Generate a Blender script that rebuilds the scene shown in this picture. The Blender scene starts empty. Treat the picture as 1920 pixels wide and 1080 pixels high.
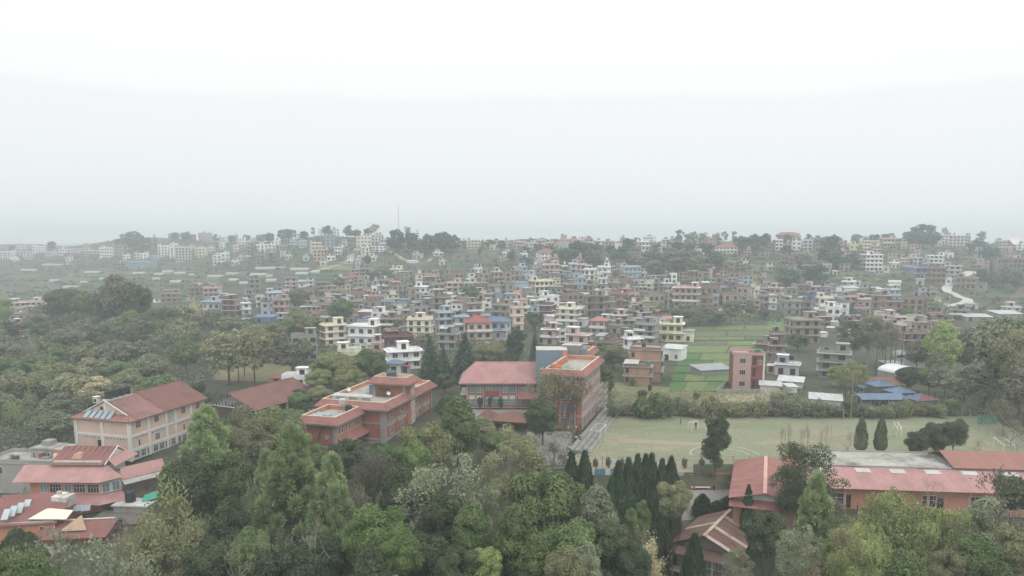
import bpy, bmesh, math, random
import numpy as np
from mathutils import Vector, Matrix

SC = bpy.context.scene
COL = SC.collection
random.seed(11)
R = math.radians

# ------------------------------------------------------------------ camera
CAM_H, FPX = 40.0, 1400.0
PITCH = math.atan((640 - 445) / FPX)
cam = bpy.data.cameras.new('camera')
cam.sensor_width = 36.0
cam.lens = 36.0 * FPX / 1920.0
cam.shift_y = 100.0 / 1920.0
cam.clip_start, cam.clip_end = 0.5, 12000
camo = bpy.data.objects.new('camera', cam)
COL.objects.link(camo)
camo.location = (0, 0, CAM_H)
camo.rotation_euler = (math.pi / 2 - PITCH, 0, 0)
SC.camera = camo

# ------------------------------------------------------------------ world, sun, exposure
SUN_EL, SUN_AZ = R(52), R(215)
w = bpy.data.worlds.new('World')
SC.world = w
w.use_nodes = True
nt = w.node_tree
nt.nodes.clear()
N = nt.nodes.new
out = N('ShaderNodeOutputWorld')
bg = N('ShaderNodeBackground'); bg.inputs[1].default_value = 1.05
sky = N('ShaderNodeTexSky'); sky.sky_type = 'NISHITA'; sky.sun_disc = False
sky.sun_elevation = SUN_EL; sky.sun_rotation = SUN_AZ
hs = N('ShaderNodeHueSaturation'); hs.inputs['Saturation'].default_value = 0.12; hs.inputs['Value'].default_value = 0.09
tc = N('ShaderNodeTexCoord'); sx = N('ShaderNodeSeparateXYZ')
ramp = N('ShaderNodeValToRGB')
nz = N('ShaderNodeTexNoise'); nz.inputs['Scale'].default_value = 2.2; nz.inputs['Detail'].default_value = 4
add = N('ShaderNodeMath'); add.operation = 'MULTIPLY_ADD'; add.inputs[1].default_value = 0.05; 
mp = N('ShaderNodeMapRange'); mp.inputs[1].default_value = -0.1; mp.inputs[2].default_value = 1.0
cr = ramp.color_ramp
def elev(z): return (z + 0.1) / 1.1
stops = [(0.0, (.87, .905, .91)), (elev(0.0), (.87, .905, .91)), (elev(.09), (.915, .94, .945)), (elev(.166), (.945, .965, .97)),
         (elev(.176), (1.01, 1.02, 1.02)), (elev(.30), (1.1, 1.12, 1.13)), (1.0, (1.76, 1.8, 1.84))]
while len(cr.elements) < len(stops): cr.elements.new(.5)
for e, (p, c) in zip(cr.elements, stops):
    e.position = p; e.color = (*c, 1)
mix = N('ShaderNodeMix'); mix.data_type = 'RGBA'; mix.inputs[0].default_value = 0.9
L = nt.links.new
L(tc.outputs['Generated'], sx.inputs[0]); L(tc.outputs['Generated'], nz.inputs['Vector'])
sub = N('ShaderNodeMath'); sub.operation = 'SUBTRACT'; sub.inputs[1].default_value = .5
L(nz.outputs[0], sub.inputs[0]); L(sub.outputs[0], add.inputs[0]); L(sx.outputs['Z'], add.inputs[2])
L(add.outputs[0], mp.inputs[0]); L(mp.outputs[0], ramp.inputs[0])
L(sky.outputs[0], hs.inputs['Color']); L(hs.outputs[0], mix.inputs[6]); L(ramp.outputs[0], mix.inputs[7])
L(mix.outputs[2], bg.inputs[0]); L(bg.outputs[0], out.inputs[0])

sl = bpy.data.lights.new('sun', 'SUN'); sl.energy = 0.8; sl.angle = R(25); sl.color = (1, .97, .92)
so = bpy.data.objects.new('sun', sl); COL.objects.link(so)
so.rotation_euler = (math.pi / 2 - SUN_EL, 0, R(35)); so.location = (0, 0, 200)

vs = SC.view_settings
vs.view_transform = 'Standard'; vs.look = 'None'; vs.exposure = 0.0; vs.gamma = 1.0; vs.use_curve_mapping = False
SC.render.engine = 'CYCLES'
cy = SC.cycles
cy.max_bounces = 6; cy.diffuse_bounces = 3; cy.glossy_bounces = 2; cy.transmission_bounces = 3; cy.volume_bounces = 1
cy.use_denoising = True
cy.caustics_reflective = False; cy.caustics_refractive = False
HAZE_DENSITY = 0.00062

# ------------------------------------------------------------------ geometry of the view: pixel of the 1920x1080 photo -> world
CP, SP = math.cos(PITCH), math.sin(PITCH)
def ray(u, v):
    a = (u - 960) / FPX; b = (640 - v) / FPX
    return a, CP + b * SP, -SP + b * CP
def P(u, v, z):
    d = ray(u, v); t = (z - CAM_H) / d[2]
    return Vector((d[0] * t, d[1] * t, z))
def PY(u, v, Y):
    d = ray(u, v); t = Y / d[1]
    return Vector((d[0] * t, Y, CAM_H + d[2] * t))
def project(p):
    y = p[1] * CP - (p[2] - CAM_H) * SP
    zz = p[1] * SP + (p[2] - CAM_H) * CP
    if y < 1: return (0, 0)
    return 960 + FPX * p[0] / y, 640 - FPX * zz / y
def depth(p): return p[1] * CP - (p[2] - CAM_H) * SP

# terrain: profiles (distance, height) on nine bearings
TU = np.array([-900, 0, 300, 600, 960, 1300, 1600, 1920, 2900], float)
TPROF = [
 [(0,-16),(100,-15),(260,-8),(450,-6),(700,2),(1000,14),(1400,26),(1800,18),(3500,8)],
 [(0,-16),(70,-15),(150,-13),(200,-10),(260,-6),(340,-4),(450,-4),(536,-4),(653,2),(840,11),(1000,19),(1250,28),(1500,18),(3500,6)],
 [(0,-16),(70,-14),(120,-12),(170,-9),(230,-6),(300,-4),(400,-3),(500,-1),(650,5),(800,14),(900,26),(1000,38),(1060,39),(1300,18),(3500,6)],
 [(0,-16),(70,-13),(100,-10),(125,-5.5),(140,-3.6),(160,-2),(180,-1),(200,0),(300,0),(400,3),(480,8),(560,15),(650,26),(750,38),(850,40),(1100,22),(3500,6)],
 [(0,-16),(70,-12),(95,-8),(110,-4),(125,-1),(132,0),(300,0),(380,5),(450,12),(540,20),(640,30),(720,36),(800,36),(1050,20),(3500,6)],
 [(0,-16),(70,-13),(90,-11),(104,-9.8),(112,-7),(116.5,-3.4),(123,-2.6),(126,0),(290,0),(360,4),(430,10),(500,20),(560,28),(640,34),(750,35),(1000,20),(3500,6)],
 [(0,-16),(70,-14),(100,-6),(115,-4),(126,-1.5),(130,0),(300,0),(380,2),(450,8),(520,18),(570,27),(620,32),(750,34),(1000,20),(3500,6)],
 [(0,-16),(70,-14),(100,-6),(115,-4),(124,-1.5),(128,0),(300,0),(400,2),(470,8),(540,18),(590,27),(650,33),(750,34),(1000,20),(3500,6)],
 [(0,-16),(80,-12),(120,-4),(140,0),(300,0),(420,3),(540,16),(650,30),(800,33),(1100,20),(3500,6)],
]
TPROF = [np.array(p, float).T for p in TPROF]
def terr(X, Y):
    X = np.atleast_1d(np.asarray(X, float)); Y = np.atleast_1d(np.asarray(Y, float))
    Yc = np.maximum(Y, 40.0)
    u = np.clip(960 + FPX * X / Yc, TU[0], TU[-1] - 1e-3)
    i = np.clip(np.searchsorted(TU, u, side='right') - 1, 0, len(TU) - 2)
    f = (u - TU[i]) / (TU[i + 1] - TU[i]); f = f * f * (3 - 2 * f)
    prof = np.stack([np.interp(Y, p[0], p[1]) for p in TPROF])
    k = np.arange(len(X))
    z = prof[i, k] * (1 - f) + prof[i + 1, k] * f
    far = np.clip((Y - 280) / 150, 0, 1)
    z = z + far * (1.3 * np.sin(X * .031 + 1.3 * np.sin(Y * .017)) + .9 * np.sin(Y * .045 + X * .02))
    # stepped terraces on the slopes
    sl = np.clip((Y - 360) / 60, 0, 1)
    st = 2.2
    q = np.floor(z / st) * st; fr = z / st - np.floor(z / st)
    zt = q + st * np.clip((fr - .72) / .28, 0, 1)
    z = z * (1 - .65 * sl) + zt * .65 * sl
    # the level school grounds
    m = np.clip(np.minimum.reduce([(X + 24) / 10, (112 - X) / 10, (Y - 122) / 5, (260 - Y) / 30]), 0, 1)
    edge = np.where(X < 24, np.clip((Y - 126) / 5, 0, 1), 1)
    z = z * (1 - m * edge)
    return z
def T(x, y): return float(terr(x, y)[0])
_ts = np.concatenate([np.arange(45, 400, 1.0), np.arange(400, 1000, 2.0), np.arange(1000, 3000, 10.0)])
def G(u, v):
    d = ray(u, v)
    X = d[0] * _ts; Y = d[1] * _ts; Z = CAM_H + d[2] * _ts
    h = Z - terr(X, Y)
    k = np.nonzero(h < 0)[0]
    if len(k) == 0: k = len(_ts) - 1
    else: k = k[0]
    if k == 0: t = _ts[0]
    else:
        a, b = h[k - 1], h[k]; t = _ts[k - 1] + (_ts[k] - _ts[k - 1]) * (a / (a - b) if a != b else 0)
    x, y = d[0] * t, d[1] * t
    if y > (1000 if u > 480 else 1320):          # past the crest: stand on the crest itself
        q = (_ts > 300) & (_ts < 1250)
        m = np.argmax(np.where(q, (terr(X, Y) - CAM_H) / Y, -9)); x, y = X[m], Y[m]
    return Vector((x, y, T(x, y)))

# ------------------------------------------------------------------ materials
def lin(c):
    return tuple((x / 255 / 12.92) if x / 255 <= .04045 else ((x / 255 + .055) / 1.055) ** 2.4 for x in c)
MATS = {}
def mat(name, rgb, rough=.85, var=.22, scale=.6, objvar=0.0, streak=0.0, dirt=None, metal=0.0, fine=0.0, bump=0.0):
    if name in MATS: return MATS[name]
    m = bpy.data.materials.new(name); m.use_nodes = True
    t = m.node_tree; bs = t.nodes['Principled BSDF']
    bs.inputs['Roughness'].default_value = rough; bs.inputs['Metallic'].default_value = metal
    bs.inputs['Specular IOR Level'].default_value = .25
    c = lin(rgb); dk = tuple(x * (1 - var) for x in c) if dirt is None else lin(dirt)
    lt = tuple(min(.9, x * (1 + var * .45)) for x in c)
    g = t.nodes.new('ShaderNodeNewGeometry')
    n = t.nodes.new('ShaderNodeTexNoise'); n.inputs['Scale'].default_value = scale; n.inputs['Detail'].default_value = 6; n.inputs['Roughness'].default_value = .65
    vec = g.outputs['Position']
    if streak:
        mp = t.nodes.new('ShaderNodeMapping'); mp.inputs['Scale'].default_value = (1, 1, 1 / (1 + streak)); t.links.new(vec, mp.inputs[0]); vec = mp.outputs[0]
    t.links.new(vec, n.inputs['Vector'])
    r = t.nodes.new('ShaderNodeValToRGB')
    r.color_ramp.elements[0].position = .33; r.color_ramp.elements[1].position = .67
    r.color_ramp.elements[0].color = (*dk, 1); r.color_ramp.elements[1].color = (*lt, 1)
    e = r.color_ramp.elements.new(.5); e.color = (*c, 1)
    t.links.new(n.outputs[0], r.inputs[0]); col = r.outputs[0]
    if fine:
        n2 = t.nodes.new('ShaderNodeTexNoise'); n2.inputs['Scale'].default_value = scale * 9; n2.inputs['Detail'].default_value = 3
        t.links.new(g.outputs['Position'], n2.inputs['Vector'])
        mr = t.nodes.new('ShaderNodeMapRange'); mr.inputs[1].default_value = .3; mr.inputs[2].default_value = .7; mr.inputs[3].default_value = 1 - fine; mr.inputs[4].default_value = 1 + fine
        t.links.new(n2.outputs[0], mr.inputs[0])
        mm = t.nodes.new('ShaderNodeVectorMath'); mm.operation = 'SCALE'; t.links.new(col, mm.inputs[0]); t.links.new(mr.outputs[0], mm.inputs['Scale']); col = mm.outputs[0]
    if objvar:
        oi = t.nodes.new('ShaderNodeObjectInfo'); mr = t.nodes.new('ShaderNodeMapRange'); mr.inputs[3].default_value = 1 - objvar; mr.inputs[4].default_value = 1 + objvar
        t.links.new(oi.outputs['Random'], mr.inputs[0])
        mm = t.nodes.new('ShaderNodeVectorMath'); mm.operation = 'SCALE'; t.links.new(col, mm.inputs[0]); t.links.new(mr.outputs[0], mm.inputs['Scale']); col = mm.outputs[0]
    t.links.new(col, bs.inputs['Base Color'])
    if bump:
        b = t.nodes.new('ShaderNodeBump'); b.inputs['Strength'].default_value = bump; b.inputs['Distance'].default_value = .05
        t.links.new(n.outputs[0], b.inputs['Height']); t.links.new(b.outputs[0], bs.inputs['Normal'])
    MATS[name] = m
    return m
LEAF_GAIN = 2.0
def leaf_mat(name, rgb, tint, trans=.3):
    if name in MATS: return MATS[name]
    m = bpy.data.materials.new(name); m.use_nodes = True
    rgb, tint = [tuple(x * .65 + (sum(c) / 3) * .35 for x in c) for c in (rgb, tint)]
    t = m.node_tree; t.nodes.clear(); N = t.nodes.new; L = t.links.new
    o = N('ShaderNodeOutputMaterial'); mx = N('ShaderNodeMixShader'); d = N('ShaderNodeBsdfDiffuse'); tr = N('ShaderNodeBsdfTranslucent')
    g = N('ShaderNodeNewGeometry'); n = N('ShaderNodeTexNoise'); n.inputs['Scale'].default_value = .45; n.inputs['Detail'].default_value = 3
    L(g.outputs['Position'], n.inputs['Vector'])
    r = N('ShaderNodeValToRGB'); r.color_ramp.elements[0].position = .36; r.color_ramp.elements[1].position = .66
    r.color_ramp.elements[0].color = (*[x * LEAF_GAIN for x in lin(rgb)], 1); r.color_ramp.elements[1].color = (*[x * LEAF_GAIN for x in lin(tint)], 1)
    L(n.outputs[0], r.inputs[0])
    a = N('ShaderNodeMapRange'); a.inputs[3].default_value = .72; a.inputs[4].default_value = 1.34; L(g.outputs['Random Per Island'], a.inputs[0])
    oi = N('ShaderNodeObjectInfo'); b = N('ShaderNodeMapRange'); b.inputs[3].default_value = .84; b.inputs[4].default_value = 1.18; L(oi.outputs['Random'], b.inputs[0])
    ml = N('ShaderNodeMath'); ml.operation = 'MULTIPLY'; L(a.outputs[0], ml.inputs[0]); L(b.outputs[0], ml.inputs[1])
    sc = N('ShaderNodeVectorMath'); sc.operation = 'SCALE'; L(r.outputs[0], sc.inputs[0]); L(ml.outputs[0], sc.inputs['Scale'])
    L(sc.outputs[0], d.inputs[0]); L(sc.outputs[0], tr.inputs[0]); mx.inputs[0].default_value = trans
    L(d.outputs[0], mx.inputs[1]); L(tr.outputs[0], mx.inputs[2]); L(mx.outputs[0], o.inputs[0])
    MATS[name] = m
    return m

PAL = {'W': ((214,213,206), 'white'), 'C': ((212,198,160), 'cream'), 'Y': ((222,206,126), 'yellow'), 'P': ((196,140,130), 'pink'),
       'S': ((208,160,134), 'peach'), 'R': ((140,66,64), 'dark red'), 'B': ((146,172,190), 'pale blue'), 'U': ((66,102,168), 'bright blue'),
       'T': ((112,146,156), 'teal'), 'G': ((140,136,130), 'grey concrete'), 'K': ((150,100,82), 'bare brick'), 'N': ((158,130,108), 'tan'),
       'L': ((178,178,174), 'light grey'), 'O': ((198,104,74), 'orange')}
for k, (c, nme) in PAL.items():
    g_ = sum(c) / 3; c = tuple(min(226, (x * .46 + g_ * .54) * 1.08) for x in c)
    mat('wall_' + k, c, .9, .2, .35, objvar=.07, streak=2.0, fine=.08)
ROOFC = {'r': (142,82,76), 'u': (98,118,142), 'w': (188,190,188), 'g': (150,152,152), 'n': (120,92,76), 'p': (164,118,112)}
ROOFN = {'r': 'red', 'u': 'blue', 'w': 'white', 'g': 'grey', 'n': 'rusty brown', 'p': 'pink'}
for k, c in ROOFC.items(): mat('tin_' + k, c, .55, .2, .5, objvar=.06, fine=.06)
CONC = mat('concrete', (158,156,150), .9, .25, .5, streak=1.5, fine=.1)
CONCL = mat('light_concrete', (186,184,178), .9, .22, .5, fine=.1)
DECK = mat('roof_deck', (160,158,150), .9, .3, .3, fine=.12)
GLASS = mat('window_glass', (58,62,65), .25, .3, .4, objvar=.35)
GLASSL = mat('bright_glass', (120,136,140), .25, .25, .4, objvar=.25)
FRW = mat('white_frame', (214,212,206), .7, .08)
FRB = mat('brown_frame', (92,66,52), .7, .2)
DARK = mat('dark_opening', (52,48,46), .95, .2)
REDR = mat('red_roof', (150,105,98), .65, .22, .5, fine=.1, objvar=.04)
RUSTR = mat('rust_roof', (122,86,78), .7, .22, .35, dirt=(112,76,68), fine=.08)
PINKR = mat('pink_roof', (170,130,126), .65, .17, .4, objvar=.05, fine=.08)
ORW = mat('orange_brick', (160,102,82), .85, .14, .5, fine=.1)
BRW = mat('red_brick', (142,84,72), .85, .16, .5, fine=.12)
PEACH = mat('peach_plaster', (210,184,168), .9, .12, .3, streak=2, fine=.05)
WHITE = mat('white_paint', (216,214,208), .75, .1, .5, fine=.05)
GREYP = mat('grey_plaster', (150,148,146), .9, .15, .5, fine=.06)
BLUEW = mat('blue_grey_plaster', (122,142,156), .85, .08, .3, fine=.04)
ORP = mat('orange_plaster', (196,134,106), .85, .12, .4, fine=.05)
BLACKP = mat('black_plastic', (44,47,50), .5, .2, .6)
GREENP = mat('green_plastic', (36,128,98), .5, .15, .6)
STEEL = mat('galvanised_steel', (150,154,156), .5, .15, .8, metal=.4)
POLEM = mat('dark_pole', (70,62,56), .8, .2)
RUSTP = mat('rusty_pole', (128,86,66), .8, .2)
BARK = mat('bark', (92,80,68), .95, .3, 2.0)
BARKL = mat('pale_bark', (150,142,128), .95, .3, 2.0)
PANEL = mat('solar_glass', (150,166,168), .2, .08, .3)
PANELD = mat('solar_cells', (84,98,112), .2, .12, .3)

# ------------------------------------------------------------------ mesh helpers
class MB:
    def __init__(s): s.v = []; s.f = []; s.m = []; s.st = []
    def add(s, vs, fs, m=0):
        o = len(s.v); s.st.append((o, len(s.f))); s.v += [tuple(q) for q in vs]
        for f in fs: s.f.append(tuple(o + i for i in f)); s.m.append(m)
        return s
    def box(s, x0, x1, y0, y1, z0, z1, m=0):
        return s.add([(x0,y0,z0),(x1,y0,z0),(x1,y1,z0),(x0,y1,z0),(x0,y0,z1),(x1,y0,z1),(x1,y1,z1),(x0,y1,z1)],
              [(0,3,2,1),(4,5,6,7),(0,1,5,4),(1,2,6,5),(2,3,7,6),(3,0,4,7)], m)
    def prism(s, pts, vec, m=0):
        n = len(pts); pts = [Vector(p) for p in pts]; vec = Vector(vec)
        return s.add(pts + [p + vec for p in pts], [tuple(range(n - 1, -1, -1)), tuple(range(n, 2 * n))] + [(i, (i + 1) % n, n + (i + 1) % n, n + i) for i in range(n)], m)
    def tube(s, p0, p1, r0, r1=None, n=6, m=0, cap=True):
        r1 = r0 if r1 is None else r1
        p0 = Vector(p0); p1 = Vector(p1); d = (p1 - p0).normalized()
        a = d.orthogonal().normalized(); b = d.cross(a)
        ring = lambda p, r: [p + (a * math.cos(6.28318 * i / n) + b * math.sin(6.28318 * i / n)) * r for i in range(n)]
        fs = [(i, (i + 1) % n, n + (i + 1) % n, n + i) for i in range(n)]
        if cap: fs += [tuple(range(n - 1, -1, -1)), tuple(range(n, 2 * n))]
        return s.add(ring(p0, r0) + ring(p1, r1), fs, m)
    def lathe(s, prof, n=14, m=0, c=(0, 0, 0)):
        vs = []; fs = []
        for r, z in prof:
            vs += [(c[0] + r * math.cos(6.28318 * i / n), c[1] + r * math.sin(6.28318 * i / n), c[2] + z) for i in range(n)]
        for k in range(len(prof) - 1):
            fs += [(k * n + i, k * n + (i + 1) % n, (k + 1) * n + (i + 1) % n, (k + 1) * n + i) for i in range(n)]
        fs += [tuple(range(n - 1, -1, -1)), tuple(range((len(prof) - 1) * n, len(prof) * n))]
        return s.add(vs, fs, m)
    def slab(s, A, B, C, D, th=.1, m=0, rib=0, rh=.05):
        A, B, C, D = map(Vector, (A, B, C, D))
        n = (B - A).cross(D - A)
        if n.length < 1e-6: n = (C - A).cross(D - A)
        n.normalize()
        if n.z < 0: n = -n
        up = n * th
        s.add([A, B, C, D, A + up, B + up, C + up, D + up], [(3,2,1,0),(4,5,6,7),(0,1,5,4),(1,2,6,5),(2,3,7,6),(3,0,4,7)], m)
        if rib:
            k = max(2, int((B - A).length / rib))
            w = .045
            for i in range(1, k):
                f = i / k
                a = A.lerp(B, f) + up; d = D.lerp(C, f) + up
                e = (B - A).normalized() * w
                if (D - C).length < .05 and (a - d).length < .2: continue
                s.add([a - e, a + e, a + n * rh, d - e, d + e, d + n * rh], [(0, 1, 2), (5, 4, 3), (0, 2, 5, 3), (1, 4, 5, 2)], m)
        return s
    def mesh(s, name, mats):
        me = bpy.data.meshes.new(name); me.from_pydata(s.v, [], s.f)
        for m in mats if isinstance(mats, (list, tuple)) else [mats]: me.materials.append(m)
        if any(s.m): me.polygons.foreach_set('material_index', s.m)
        return me
    def build_each(s, name, mats, parent=None):
        """every box or tube added becomes an object of its own"""
        for a, b, fa, fb in s.parts():
            q = MB(); q.add(s.v[a:b], [tuple(i - a for i in f) for f in s.f[fa:fb]]); q.build(name, mats, parent)
    def parts(s):
        st = s.st + [(len(s.v), len(s.f))]
        return [(p[0], q[0], p[1], q[1]) for p, q in zip(st, st[1:])]
    def build(s, name, mats, parent=None, loc=(0, 0, 0), rz=0):
        return put(name, s.mesh(name, mats), parent, loc, rz)
def put(name, me, parent=None, loc=(0, 0, 0), rz=0, scale=None):
    o = bpy.data.objects.new(name, me); COL.objects.link(o)
    if parent is not None: o.parent = parent
    o.location = loc
    if rz: o.rotation_euler = (0, 0, rz)
    if scale: o.scale = scale
    return o
AUTO = []
def tag(o, label, cat, group=None, auto=False):
    o['label'] = label; o['category'] = cat
    if group: o['group'] = group
    if auto: AUTO.append((o, label))
    return o
def thing(name, label, cat, loc=(0, 0, 0), rz=0, group=None, auto=False):
    o = bpy.data.objects.new(name, None); COL.objects.link(o); o.empty_display_size = .5
    o.location = loc; o.rotation_euler = (0, 0, rz)
    return tag(o, label, cat, group, auto)
def setting(o, kind='structure'): o['kind'] = kind; return o

def win_mesh(w, h, fr, gl, bars=(1, 0), depth=.1, fw=.07, pane=True):
    """window facing -y, origin at its lower centre; sill and surround proud, glass set back in the surround"""
    b = MB(); g = MB()
    b.box(-w/2 - .04, w/2 + .04, -depth, .02, -fw, 0); b.box(-w/2, w/2, -depth * .8, .02, h - fw, h)
    b.box(-w/2, -w/2 + fw, -depth * .8, .02, 0, h - fw); b.box(w/2 - fw, w/2, -depth * .8, .02, 0, h - fw)
    iw = w - 2 * fw
    for i in range(bars[0]):
        x = -iw/2 + iw * (i + 1) / (bars[0] + 1); b.box(x - .025, x + .025, -depth * .6, .02, 0, h - fw)
    for i in range(bars[1]):
        z = (h - fw) * (i + 1) / (bars[1] + 1) + .15; b.box(-w/2 + fw, w/2 - fw, -depth * .55, .02, z - .025, z + .025)
    g.box(-w/2 + fw, w/2 - fw, -.035, .02, 0, h - fw)
    return b.mesh('window', [fr]), g.mesh('pane', [gl])
ROT = {'F': 0, 'R': math.pi / 2, 'L': -math.pi / 2, 'K': math.pi}
def window(parent, wm, face, pos, off, z, name='window'):
    """pos: coordinate along the face, off: the face's own coordinate"""
    loc = (pos, off, z) if face in 'FK' else (off, pos, z)
    o = put(name, wm[0], parent, loc, ROT[face])
    put('pane', wm[1], o)
    return o
def skirt(parent, x0, x1, y0, y1, z, out, rise, m, sides='FRLK', name='skirt_roof', fascia=None):
    """sloping tiled band round a flat-roofed block; (x0..y1) is the outer eave line, the inner line is `out` inside and `rise` higher"""
    i = out
    q = {'F': ((x0,y0,z),(x1,y0,z),(x1-i,y0+i,z+rise),(x0+i,y0+i,z+rise)), 'R': ((x1,y0,z),(x1,y1,z),(x1-i,y1-i,z+rise),(x1-i,y0+i,z+rise)),
         'K': ((x1,y1,z),(x0,y1,z),(x0+i,y1-i,z+rise),(x1-i,y1-i,z+rise)), 'L': ((x0,y1,z),(x0,y0,z),(x0+i,y0+i,z+rise),(x0+i,y1-i,z+rise))}
    for s in sides: MB().slab(*q[s], th=.1, rib=.5).build(name, m, parent)
    b = MB(); f = .22
    b.box(x0+.06, x1-.06, y0+.05, y0 + i + .3, z - f, z - .02); b.box(x0+.06, x1-.06, y1 - i - .3, y1-.05, z - f, z - .02)
    b.box(x0+.06, x0 + i + .3, y0 + i + .3, y1 - i - .3, z - f, z - .02); b.box(x1 - i - .3, x1-.06, y0 + i + .3, y1 - i - .3, z - f, z - .02)
    b.build('eave_board', fascia or GREYP, parent)
def ring(b, x0, x1, y0, y1, z0, z1, t=.2, m=0):
    b.box(x0, x1, y0, y0 + t, z0, z1, m); b.box(x0, x1, y1 - t, y1, z0, z1, m)
    b.box(x0, x0 + t, y0 + t, y1 - t, z0, z1, m); b.box(x1 - t, x1, y0 + t, y1 - t, z0, z1, m)
    return b
def tank_mesh(r, h):
    pr = [(r * .97, 0)]
    for k in range(5):
        z = h * .78 * k / 5
        pr += [(r, z + .03), (r, z + h * .1), (r * .95, z + h * .12), (r * .95, z + h * .14)]
    pr += [(r, h * .8), (r * .8, h * .9), (r * .3, h * .96)]
    return MB().lathe(pr, 16).mesh('tank_body', [BLACKP]), MB().lathe([(r * .3, h * .955), (r * .32, h * .97), (r * .3, h * 1.02)], 12).mesh('lid', [BLACKP])
def tank(loc, r, h, label, m=None, cat='water tank', group=None):
    t = thing('water_tank', label, cat, loc, 0, group)
    a, b = tank_mesh(r, h)
    if m: a.materials[0] = m; b.materials[0] = m
    put('tank_body', a, t); put('lid', b, t)
    return t
# ------------------------------------------------------------------ ground
def ground_mat():
    m = bpy.data.materials.new('ground'); m.use_nodes = True
    t = m.node_tree; bs = t.nodes['Principled BSDF']; bs.inputs['Roughness'].default_value = .95; bs.inputs['Specular IOR Level'].default_value = .1
    N = t.nodes.new; L = t.links.new
    g = N('ShaderNodeNewGeometry')
    def noise(s, d=5):
        n = N('ShaderNodeTexNoise'); n.inputs['Scale'].default_value = s; n.inputs['Detail'].default_value = d; L(g.outputs['Position'], n.inputs['Vector']); return n.outputs[0]
    def rampn(src, stops):
        r = N('ShaderNodeValToRGB'); cr = r.color_ramp
        while len(cr.elements) < len(stops): cr.elements.new(.5)
        for e, (p, c) in zip(cr.elements, stops): e.position = p; e.color = (*lin(c), 1)
        L(src, r.inputs[0]); return r.outputs[0]
    a = rampn(noise(.045), [(.3, (56,68,52)), (.45, (68,76,58)), (.56, (92,88,72)), (.7, (76,80,64))])
    b = rampn(noise(.5, 8), [(.3, (50,60,46)), (.5, (74,76,60)), (.7, (102,96,80))])
    mx = N('ShaderNodeMix'); mx.data_type = 'RGBA'; mx.inputs[0].default_value = .45
    L(a, mx.inputs[6]); L(b, mx.inputs[7]); L(mx.outputs[2], bs.inputs['Base Color'])
    return m
def axis(lo, a, b, hi, st, g=1.12):
    mid = list(np.arange(a, b + .1, st)); s = st; x = b; up = []
    while x < hi: s *= g; x += s; up.append(x)
    s = st; x = a; dn = []
    while x > lo: s *= g; x -= s; dn.append(x)
    return np.array(dn[::-1] + mid + up)
gx = axis(-4000, -440, 440, 4000, 4.0, 1.07); gy = axis(-300, 45, 900, 4300, 3.2, 1.04)
GX, GY = np.meshgrid(gx, gy)
gz = terr(GX.ravel(), GY.ravel())
nx, ny = len(gx), len(gy)
gv = np.stack([GX.ravel(), GY.ravel(), gz], 1)
ii = (np.arange(ny - 1)[:, None] * nx + np.arange(nx - 1)[None, :]).ravel()
me = bpy.data.meshes.new('ground'); me.from_pydata(gv.tolist(), [], np.stack([ii, ii + 1, ii + nx + 1, ii + nx], 1).tolist())
me.materials.append(ground_mat())
for p in me.polygons: p.use_smooth = True
GROUND = setting(put('ground', me))

def plot(name, c4, m, off=.05, n=8, kind='structure', world=False, thick=.0):
    """a patch of ground between four corners, laid over the terrain"""
    c = [Vector(q) if world else G(*q) for q in c4]
    n = max(n, min(24, int(max((c[1] - c[0]).length, (c[3] - c[0]).length) / 4)))
    fs = np.linspace(0, 1, n + 1); b = MB(); pts = []
    xs, ys = [], []
    for j in fs:
        for i in fs:
            p = (c[0] * (1 - i) + c[1] * i) * (1 - j) + (c[3] * (1 - i) + c[2] * i) * j
            xs.append(p.x); ys.append(p.y)
    zs = terr(xs, ys) + off
    vs = list(zip(xs, ys, zs)); k = n + 1
    b.add(vs, [(j * k + i, j * k + i + 1, (j + 1) * k + i + 1, (j + 1) * k + i) for j in range(n) for i in range(n)])
    o = b.build(name, m)
    for p in o.data.polygons: p.use_smooth = True
    return setting(o, kind)
def strip(name, pix, width, m, off=.3):
    """a road following pixel points on the terrain"""
    pts = [G(*q) for q in pix]; dense = []
    for a, b_ in zip(pts, pts[1:]):
        k = max(2, int((b_ - a).length / 4))
        for i in range(k): dense.append(a.lerp(b_, i / k))
    dense.append(pts[-1])
    for _ in range(3): dense = [dense[0]] + [(dense[i-1] + dense[i] * 2 + dense[i+1]) / 4 for i in range(1, len(dense) - 1)] + [dense[-1]]
    xs, ys = [], []
    for i, p in enumerate(dense):
        d = (dense[min(i + 1, len(dense) - 1)] - dense[max(i - 1, 0)]); n = Vector((-d.y, d.x)).normalized()
        for s in (-1, -.33, .33, 1): xs.append(p.x + n.x * s * width / 2); ys.append(p.y + n.y * s * width / 2)
    zs = terr(xs, ys) + off
    b = MB(); b.add(list(zip(xs, ys, zs)), [(i * 4 + j, i * 4 + j + 1, i * 4 + 5 + j, i * 4 + 4 + j) for i in range(len(dense) - 1) for j in range(3)])
    return setting(b.build(name, m))

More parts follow.
